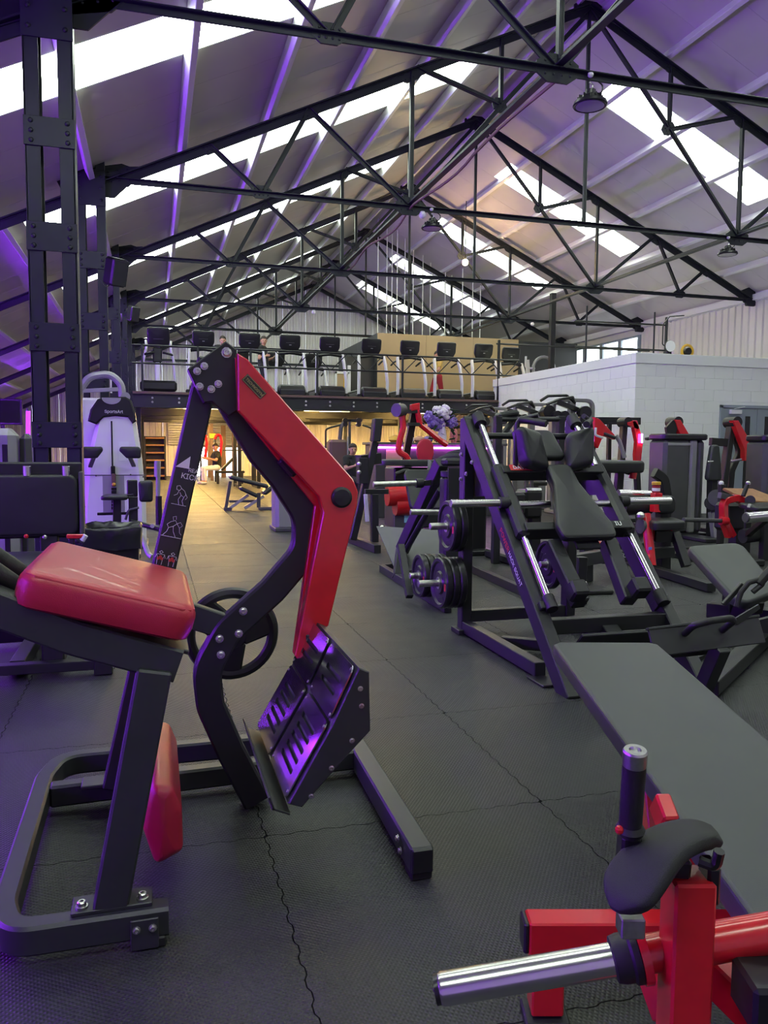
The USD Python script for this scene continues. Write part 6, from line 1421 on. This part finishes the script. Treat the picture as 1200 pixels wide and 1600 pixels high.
# magenta light tube behind the sled shoulder pads
ml = Thing('light_tube', 'magenta light tube on a low grey stand seen between the sled handles', 'lamp', (w(826, 700, 12.5)[0], 12.5, 0))
ml.part('tube', beam(w(822, 702, 12.5), w(829, 680, 12.5), .10, .03, X3), 'magenta_glow', smooth=False); ml.part('stand', post_to_floor(824, 703, 12.56, .06), 'graphite'); ml.part('shield', beam(w(831, 702, 12.55), w(838, 678, 12.55), .08, .03, X3), 'silver_grey'); ml.part('shield_post', post_to_floor(832, 702, 12.6, .05), 'graphite')
# ================================================================ left side
# low leg press with a big black backboard behind the cushion
lp = Thing('backboard_press', 'low black press with a large plain black backboard behind the red cushion', 'exercise machine', (-.9, 5.2, 0))
Yb = 5.2
xr_, zt1, zb1 = at(121, 742, Yb)[0], at(60, 742, Yb)[2], at(60, 838, Yb)[2]
lp.part('backboard', pad([(-1.75, zb1), (xr_, zb1), (xr_, zt1), (-1.75, zt1)], V3(0, Yb + .07, 0), X3, Z3, .07, .02, .04, 64), 'black_vinyl')
lp.part('board_frame', box(-1.72, xr_ + .02, Yb + .075, Yb + .11, zb1 - .02, zt1 + .075, .01), 'frame_black')
lp.part('edge_trim', box(xr_ + .005, xr_ + .03, Yb + .0, Yb + .08, zb1 - .05, zt1 + .02, .006), 'graphite')
for x in (42, 103): lp.part('chrome_stub', cyl(at(x, 744, Yb + .02), at(x, 728, Yb + .02), .024, 14), 'chrome')
lp.part('seat_bench', pad([(-1.5, 4.55), (-.36, 4.55), (-.36, 5.15), (-1.5, 5.15)], V3(0, 0, az(90, 842, .66)[2] - .07), X3, Y3, .07, .02, .03, 48), 'grey_vinyl')
lp.part('bench_frame', box(-1.5, -.40, 4.62, 5.1, .5, .588, .01), 'frame_black'); lp.part('bench_leg', box(-1.1, -.98, 4.75, 4.95, .0, .5, .01), 'frame_black'); lp.part('bench_leg', box(-.62, -.5, 4.75, 4.95, .06, .5, .01), 'frame_black')
r0, r1 = az(-60, 1050, .06), az(162, 1036, .06)
lp.part('floor_rail', beam(r0, r1, .075, .055), 'frame_black'); lp.part('rail_end', frame_box(r1, X3, Y3, Z3, .10, .10, .115, .006), 'frame_black'); lp.bolts([r1 + V3(.05, -.02, .02), r1 + V3(.05, -.02, -.02)], X3, .012, .015)
lp.part('floor_rail', beam(r0 + V3(0, .75, .03), r1 + V3(-.2, .78, .03), .08, .10), 'frame_black'); lp.part('cross_rail', beam(V3(-.75, r0[1] + .05, .05), V3(-.75, r0[1] + .85, .05), .08, .08), 'frame_black'); lp.part('drop_post', beam(V3(-1.25, 5.25, 0), V3(-1.25, 5.25, zb1), .1, .1, X3), 'frame_black'); lp.part('drop_post', beam(V3(-.62, 5.26, .0), V3(-.62, 5.26, zb1), .1, .1, X3), 'frame_black')
lp.part('red_pin', beam(at(104, 838, 4.9), at(133, 838, 4.9), .02, .025), 'red_paint', 'red selector pin'); lp.part('pin_tip', cyl(at(128, 845, 4.9), at(134, 836, 4.9), .016, 10), 'white_plastic'); lp.part('pin_stem', beam(at(112, 840, 4.92), V3(*at(112, 840, 4.92)[:2], .59), .03, .03, X3), 'frame_black')
lp.part('stud', ball(at(41, 838, 5.12), .014, 8), 'red_paint'); lp.part('stud', ball(at(70, 839, 5.12), .014, 8), 'steel')
# violet weight stack at the edge
vs = Thing('weight_stack_tower', 'rounded weight-stack tower lit bright violet at the far left edge', 'exercise machine', (at(15, 700, 8.6)[0], 8.6, 0))
a, b = at(-18, 700, 8.6)[0], at(24, 700, 8.6)[0]; h = at(10, 669, 8.6)[2]; b2 = at(45, 700, 8.6)[0]
vs.part('cover', prism(rounded([(a, -.5), (b, -.5), (b, h), (a, h)], .08), (0, 8.9, 0.0), X3, Z3, .3, .015) if False else box(a, b, 8.6, 8.95, .03, h, .07), 'silver_grey'); vs.part('side_cover', box(b + .01, b2, 8.75, 9.05, .03, h - .05, .05), 'graphite'); vs.part('groove', box(b - .12, b - .07, 8.594, 8.61, .1, h - .16, .003), 'black_plastic'); vs.part('base', box(a - .05, b2 + .05, 8.5, 9.1, 0, .05, .01), 'black_plastic')
tv = Thing('wall_screen', 'dark switched-off screen on the left wall near the far corner', 'screen', (-4.9, 22, 2.0))
c0, c1 = at(-30, 622, 21.5), at(36, 664, 21.5)
tv.part('bezel', box(c0[0], c1[0], 21.45, 21.52, c1[2], c0[2], .01), 'black_plastic'); tv.part('display', box(c0[0] + .05, c1[0] - .05, 21.44, 21.452, c1[2] + .05, c0[2] - .05, .002), 'cloth_black'); tv.part('stand_post', box((c0[0] + c1[0]) / 2 - .05, (c0[0] + c1[0]) / 2 + .05, 21.52, 21.6, 0, c0[2] - .1), 'black_steel'); tv.part('stand_foot', box((c0[0] + c1[0]) / 2 - .4, (c0[0] + c1[0]) / 2 + .4, 21.3, 21.8, 0, .04), 'black_steel')
vt = Thing('led_tube', 'upright violet LED tube glowing behind the left lattice columns', 'lamp', (at(44, 670, 14)[0], 14, 0))
c0, c1 = at(44, 642, 14), at(44, 690, 14)
vt.part('tube', cyl(c1, c0, .035, 12), 'violet_tube'); vt.part('pole', cyl(V3(c1[0], 14.08, 0), V3(c1[0], 14.08, c0[2] + .05), .025, 10), 'graphite'); vt.part('clip', box(c1[0] - .02, c1[0] + .02, 14.0, 14.08, c0[2] - .1, c0[2] - .06), 'graphite')
# white multi cable tower
mt = Thing('cable_tower', 'tall white shelled cable tower with a black hood and two black pads', 'exercise machine', (at(178, 850, 10.6)[0], 10.6, 0))
Yc = 10.6
sh_ = [(150, 655), (160, 632), (175, 622), (188, 622), (203, 632), (212, 655), (222, 720), (228, 790), (229, 862), (129, 862), (130, 790), (136, 720)]
poly = [(q[0], max(q[2], .0)) for q in (at(x, y, Yc) for x, y in sh_)]
mt.part('shell', prism(rounded(poly, .05), (0, Yc + .45, 0), X3, Z3, .45, .05), 'white_plastic', 'white plastic shell')
hp = [(137, 658), (141, 640), (152, 624), (162, 620), (196, 620), (205, 625), (211, 645), (213, 658), (207, 662), (200, 652), (180, 650), (162, 652), (150, 663)]
hd_ = mt.part('hood', prism([(q[0], q[2]) for q in (at(x, y, Yc - .03) for x, y in hp)], (0, Yc + .3, 0), X3, Z3, .33, .02), 'black_plastic', 'black hood')
mt.part('lettering', text('SportsArt', .036, at(163, 645, Yc - .036), X3, Z3), 'print_white', under=hd_); mt.part('hood_emblem', prism(affinity.scale(Point(0, 0).buffer(.115, quad_segs=6), 1, .7, origin=(0, 0)).intersection(shapely.box(-.16, -.16, .16, .0)), at(174, 621.5, Yc - .036), X3, Z3, .006), 'silver_grey', under=hd_)
mt.part('slot', bb(173, 177, 658, 732, Yc - .006, .02, .002), 'black_plastic')
mt.part('cable_block', bb(173, 180, 728, 742, Yc - .05, .05, .01), 'black_plastic'); mt.part('stack_pin', bb(174, 181, 740, 760, Yc - .06, .06, .008), 'brown_edge'); mt.part('gold_pin', ball(at(178, 757, Yc - .07), .025, 8), 'yellow')
for k in range(7): mt.part('stack_plate', bb(174, 182, 762 + k * 5, 766 + k * 5, Yc - .03, .03, .002), 'black_plastic')
for x0, x1, pts in ((128, 161, ((128, 701), (131, 698), (160, 698), (161, 704), (152, 716), (131, 716), (128, 713))), (186, 221, ((186, 704), (188, 698), (217, 698), (221, 703), (220, 716), (198, 716)))):
    mt.part('side_pad', pad([(q[0], q[2]) for q in (at(x, y, Yc - .35) for x, y in pts)], V3(0, Yc - .3, 0), X3, Z3, .10, .02, .02, 40), 'black_vinyl')
mt.part('pad_arm', beam(at(147, 713, Yc - .32), at(141, 729, Yc - .05), .03, .05, X3), 'black_plastic'); mt.part('pad_arm', beam(at(203, 714, Yc - .32), at(209, 728, Yc - .05), .03, .05, X3), 'black_plastic')
mt.part('notice', bb(185, 201, 690, 720, Yc - .004, .004, .001), 'paper', 'printed notice'); mt.part('seam', bb(129, 229, 742, 743, Yc - .004, .01, .001), 'graphite'); mt.part('window_panel', bb(160, 195, 742, 800, Yc - .003, .006, .002), 'silver_grey')
for x, y in ((150, 743), (204, 742), (132, 792), (128, 745), (224, 745)): mt.part('screw', ball(at(x, y, Yc - .004), .012, 8), 'graphite')
mt.part('hoop', tube([at(124, 660, Yc + .5), at(124, 610, Yc + .5), at(140, 588, Yc + .5), at(172, 584, Yc + .5), at(190, 600, Yc + .5), at(192, 640, Yc + .5)], .05, 10, .2), 'silver_grey', 'curved grey tube over the top'); mt.part('hoop_bar', beam(at(124, 611, Yc + .5), at(190, 608, Yc + .5), .05, .05), 'silver_grey'); mt.part('back_panel', box(at(121, 0, Yc + .5)[0] if False else at(122, 700, Yc + .5)[0], at(192, 700, Yc + .5)[0], Yc + .455, Yc + .55, 0, at(150, 622, Yc + .5)[2], .03), 'white_plastic'); mt.part('pulley', cyl(at(196, 620, Yc + .2), at(196, 620, Yc + .3), .06, 16), 'silver_grey')
mt.part('paper_sign', bb(119, 131, 626, 656, Yc + .4, .01, .001), 'paper', 'white paper sheet'); mt.part('base', box(at(128, 860, Yc)[0], at(232, 860, Yc)[0], Yc - .2, Yc + .5, 0, .06, .015), 'graphite')
# seat in front of it
Ys = 9.7
st = Thing('seat_unit', 'small adjustable seat with a black backrest standing before the white cable tower', 'seat', (at(210, 860, Ys)[0], Ys, 0))
st.part('backrest', pad([(q[0], q[2]) for q in (at(x, y, Ys) for x, y in ((216, 752), (239, 750), (239, 784), (218, 784)))], V3(0, Ys + .05, 0), X3, Z3, .12, .03, .03, 40), 'black_vinyl'); st.part('back_side', bb(198, 215, 750, 776, Ys + .03, .05, .01), 'frame_black')
st.part('seat', pad([(q[0], 0 + d) for q, d in zip((at(158, 776, Ys), at(200, 776, Ys), at(200, 776, Ys), at(162, 776, Ys)), (0, 0, .4, .4))], V3(0, Ys - .2, at(180, 780, Ys)[2]), X3, Y3, .05, .02, .05, 40), 'black_vinyl'); st.part('post', beam(V3(*at(209, 860, Ys)[:2], .05), at(208, 776, Ys), .10, .10, X3), 'frame_black'); st.part('seat_post', beam(V3(*at(183, 860, Ys)[:2], .05), at(183, 780, Ys), .09, .09, X3), 'frame_black')
st.part('seat_arm', beam(at(183, 777, Ys + .02), at(209, 775, Ys + .02), .08, .05), 'frame_black'); st.part('adjust_lever', tube([at(196, 812, Ys - .1), at(201, 797, Ys - .1), at(217, 793, Ys - .1)], .014, 8, .05), 'graphite'); st.part('leg_bar', cyl(at(205, 815, Ys - .1), at(250, 827, Ys - .3), .03, 12), 'frame_black'); st.part('bar_ring', cyl(at(238, 822, Ys - .32), at(238, 822, Ys - .25), .025, 12), 'silver_grey'); st.part('cross_bar', beam(at(152, 803, Ys), at(205, 802, Ys), .04, .03), 'black_plastic')
st.part('base', box(at(175, 850, Ys)[0], at(220, 850, Ys)[0], Ys - .25, Ys + .2, 0, .06, .01), 'graphite'); st.part('curved_foot', tube([at(214, 828, Ys - .1), at(222, 840, Ys - .2), V3(*at(232, 858, Ys - .3)[:2], .05), V3(*at(238, 862, Ys - .35)[:2], .03)], .03, 10, .1), 'silver_grey')
# post beyond
vp = Thing('foam_post', 'slim upright post with a violet-lit sleeve to the right of the cable tower', 'post', (at(247, 790, 13)[0], 13, 0))
vp.part('sleeve', cyl(at(246, 745, 13), at(246, 720, 13), .05, 12), 'silver_grey'); vp.part('pole', cyl(V3(*at(247, 790, 13)[:2], 0), at(247, 742, 13), .035, 10), 'silver_grey'); vp.part('lower_grip', cyl(V3(*at(248, 790, 13)[:2], .05), at(248, 775, 13), .05, 12), 'black_plastic'); vp.part('base', cyl(V3(*at(247, 790, 13)[:2], 0), V3(*at(247, 790, 13)[:2], .05), .22, 20), 'graphite')
# bin with liner
tb = Thing('waste_bin', 'square black waste bin with a crumpled black plastic liner behind the red cushion', 'bin', (at(175, 850, 6.35)[0], 6.35, 0))
Yt = 6.35; bxa, bxb = at(132, 840, Yt)[0], at(216, 840, Yt)[0]; hb_ = at(180, 832, Yt)[2]
tb.part('body', join(box(bxa, bxb, Yt, Yt + .02, 0, hb_), box(bxa, bxb, Yt + .42, Yt + .44, 0, hb_), box(bxa, bxa + .02, Yt + .02, Yt + .42, 0, hb_), box(bxb - .02, bxb, Yt + .02, Yt + .42, 0, hb_), box(bxa, bxb, Yt, Yt + .44, 0, .02)), 'black_plastic')
gx, gy = np.meshgrid(np.linspace(0, 1, 60), np.linspace(0, 1, 9)); 
per = [(bxa - .012, Yt - .012), (bxb + .012, Yt - .012), (bxb + .012, Yt + .452), (bxa - .012, Yt + .452)]
ring_ = shapely.geometry.LinearRing(per); V = []
for r in range(9):
    for c in range(60):
        p_ = ring_.interpolate(c / 60, normalized=True); q2 = np.array([p_.x, p_.y]); cenb = np.array([(bxa + bxb) / 2, Yt + .22])
        s = r / 8; nz_ = meshkit.fbm(np.array([[c * .35, s * 4, 1.7]]), 3, 5)[0] - .5
        off = .012 + .05 * nz_ * (1 if .1 < s < .95 else .4); inn = max(0, s - .55) * .16
        z_ = hb_ - .13 + .17 * math.sin(min(s, .62) / .62 * math.pi / 2) - max(0, s - .62) * .30 + .03 * (meshkit.fbm(np.array([[c * .5, 2.2, s * 3]]), 2, 9)[0] - .5)
        V.append((*(q2 + unit(q2 - cenb) * (off - inn)), z_))
Fb = [(r * 60 + c, r * 60 + (c + 1) % 60, (r + 1) * 60 + (c + 1) % 60) for r in range(8) for c in range(60)] + [(r * 60 + c, (r + 1) * 60 + (c + 1) % 60, (r + 1) * 60 + c) for r in range(8) for c in range(60)]
tb.part('liner', (np.array(V), np.array(Fb)), 'bag_plastic', 'crumpled black plastic liner', smooth=50)
# ================================================================ lamps, speakers and cables under the roof
def high_bay(p, label):
    t = Thing('high_bay_lamp', label, 'lamp', p)
    p = V3(*p)
    t.part('lamp_body', lathe([(0, .14), (.05, .14), (.055, .10), (.09, .08), (.10, .05), (.155, .03), (.165, .0), (.155, -.012), (.14, -.004), (0, -.004)], p, Z3, 28), 'black_plastic')
    t.part('lens', lathe([(.135, -.003), (.135, -.010), (0, -.014)], p, Z3, 24), 'lamp_lens'); t.part('fins', join(*[frame_box(p + V3(math.cos(a) * .085, math.sin(a) * .085, .06), (math.cos(a), math.sin(a), 0), (-math.sin(a), math.cos(a), 0), Z3, .07, .006, .05, 0) for a in np.linspace(0, 6.283, 13)[:-1]]), 'black_plastic')
    t.part('hook', tube([p + Z3 * .14, p + V3(.03, 0, .18), p + V3(0, 0, .215)], .008, 6, .02), 'steel'); return t
for x, y, Y, lab in ((922, 158, TY[0], 'round black high bay lamp hanging from the nearest truss near the ridge'), (675, 353, TY[1], 'round black high bay lamp hanging from the second truss left of the ridge'), (1137, 391, TY[1], 'round black high bay lamp hanging from the second truss at the right')):
    p = at(x, y, Y); p[2] = ZC - .29
    t = high_bay(p, lab); t.part('drop_bracket', beam((p[0], p[1], p[2] + .20), (p[0], p[1], ZC - .07), .03, .01, Y3), 'steel'); t.part('sensor', ball(p + V3(-.02, -.03, .27), .03, 10), 'white_plastic')
    t.part('flex', tube([p + Z3 * .13, p + V3(.12, 0, .12), p + V3(.14, 0, .2), p + V3(.05, 0, .25)], .007, 6, .05), 'black_plastic')
wl_ = at(727, 410, TY[3] - .6)
t = Thing('pendant_bulb', 'glowing warm pendant bulb hanging near the ridge over the treadmills', 'lamp', wl_)
t.part('bulb', ball(wl_, .085, 16), 'bulb_glow', smooth=True); t.part('holder', cyl(wl_ + Z3 * .075, wl_ + Z3 * .19, .035, 12), 'black_plastic'); t.part('flex', cyl(wl_ + Z3 * .18, V3(wl_[0], wl_[1], roofz(wl_[0]) + .19), .008, 6), 'black_plastic')
for (x, y, X, s, lab) in ((181, 425, -.52, 1.0, 'black box loudspeaker bracketed to the second lattice column'), (208, 490, -.5, .9, 'black box loudspeaker hung between the third and fourth lattice columns')):
    Y = TY[1] - .35 if X == -.52 else TY[2] + 2.2
    p = at(x, y, Y)
    t = Thing('loudspeaker', lab, 'loudspeaker', p)
    d = unit((.55, -.8, -.28)); sx_ = unit(np.cross(d, Z3)); u_2 = np.cross(sx_, d)
    t.part('cabinet', frame_box(p, sx_, d, u_2, .24 * s, .22 * s, .36 * s, .03), 'black_plastic'); t.part('grille', frame_box(p + d * .112 * s, sx_, d, u_2, .21 * s, .012, .33 * s, .02), 'foam')
    ax_ = V3(-.60, TY[1] if X == -.52 else TY[3] - 1.5, p[2] - .02)
    e = V3(-.585, TY[1] - .16, p[2] - .02) if X == -.52 else V3(-.585, TY[2] + 2.6, p[2])
    t.part('bracket', tube([p - d * .1 * s, (p + e) / 2 + Z3 * .02, e], .015, 8), 'black_steel'); t.part('lead', tube([p - u_2 * .1, p - u_2 * .22 - X3 * .1, p - u_2 * .12 - X3 * .18], .006, 5, .05), 'black_plastic')
# cable slung along the ridge side tie and conduit on the truss chords
xt = XC - HALF * .41
cab = [V3(xt + .03 + .05 * math.sin(y * 2.1), y, ZC - .03 - .05 * abs(math.sin(y * 1.35))) for y in np.arange(TY[0] + .1, TY[2], .3)]
single('slung_cable', tube(cab, .018, 6), 'brown_edge', 'brown cable slung in loops along the left longitudinal roof tie', 'cable')
for k, (x, y, Y, nm) in enumerate(((660, 331, TY[1], 'second'), (490, 484, TY[3], 'fourth'), (832, 497, TY[3], 'fourth'))):
    p = at(x, y, Y); p[2] = ZC - .06
    sn = Thing('roof_sensor', f'small white sensor dome under the {nm} truss chord' + (', right of the ridge' if x > 800 else ', left of the ridge'), 'sensor', p)
    sn.part('dome', ball(p - Z3 * .05, .055, 12), 'white_plastic', smooth=True); sn.part('base', cyl(p - Z3 * .05, p + Z3 * .0, .04, 12), 'white_plastic')
# ================================================================ violet LED lamps along the left side
for k, y in enumerate((1.2, 5.0, 9.4, 13.6, 17.0, 25.5)):
    L = Thing('led_flood', f'violet LED flood bar on the left wall, {order[k]} from the near end', 'lamp', (XL + .1, y, 2.2))
    L.part('housing', box(XL + .02, XL + .1, y - .55, y + .55, 2.0, 2.10), 'black_plastic')
    d = unit((.06, 0, 1))
    L.part('emitter', frame_box((XL + .125, y, 2.11), Y3, np.cross(d, Y3), d, 1.0, .10, .01, 0), 'violet_glow', smooth=False)
for k, (x, y, dx, dy, w) in enumerate(((-2.4, 6.3, 1, -.25, 'before the violet weight stack'), (-2.75, 9.7, .45, -1, 'behind the violet weight stack'), (-2.8, 11.6, 1, -.1, 'level with the cable tower'))):
    L = Thing('floor_led_lamp', f'violet LED wash panel on a short floor stand {w}', 'lamp', (x, y, 0))
    d = unit((dx, dy, .15)); s = unit(np.cross(d, Z3)); u = np.cross(s, d)
    c = V3(x, y, .62)
    L.part('housing', frame_box(c - d * .05, s, d, u, 1.14, .08, .54, .01), 'black_plastic'); L.part('emitter', frame_box(c - d * .002, s, u, d, 1.1, .5, .012, 0), 'violet_bright' if k == 1 else 'violet_panel', smooth=False)
    L.part('stem', cyl((x, y, .02), (x - d[0] * .05, y - d[1] * .05, .5), .02, 10), 'black_steel'); L.part('foot', cyl((x, y, 0), (x, y, .02), .2, 20), 'black_steel')
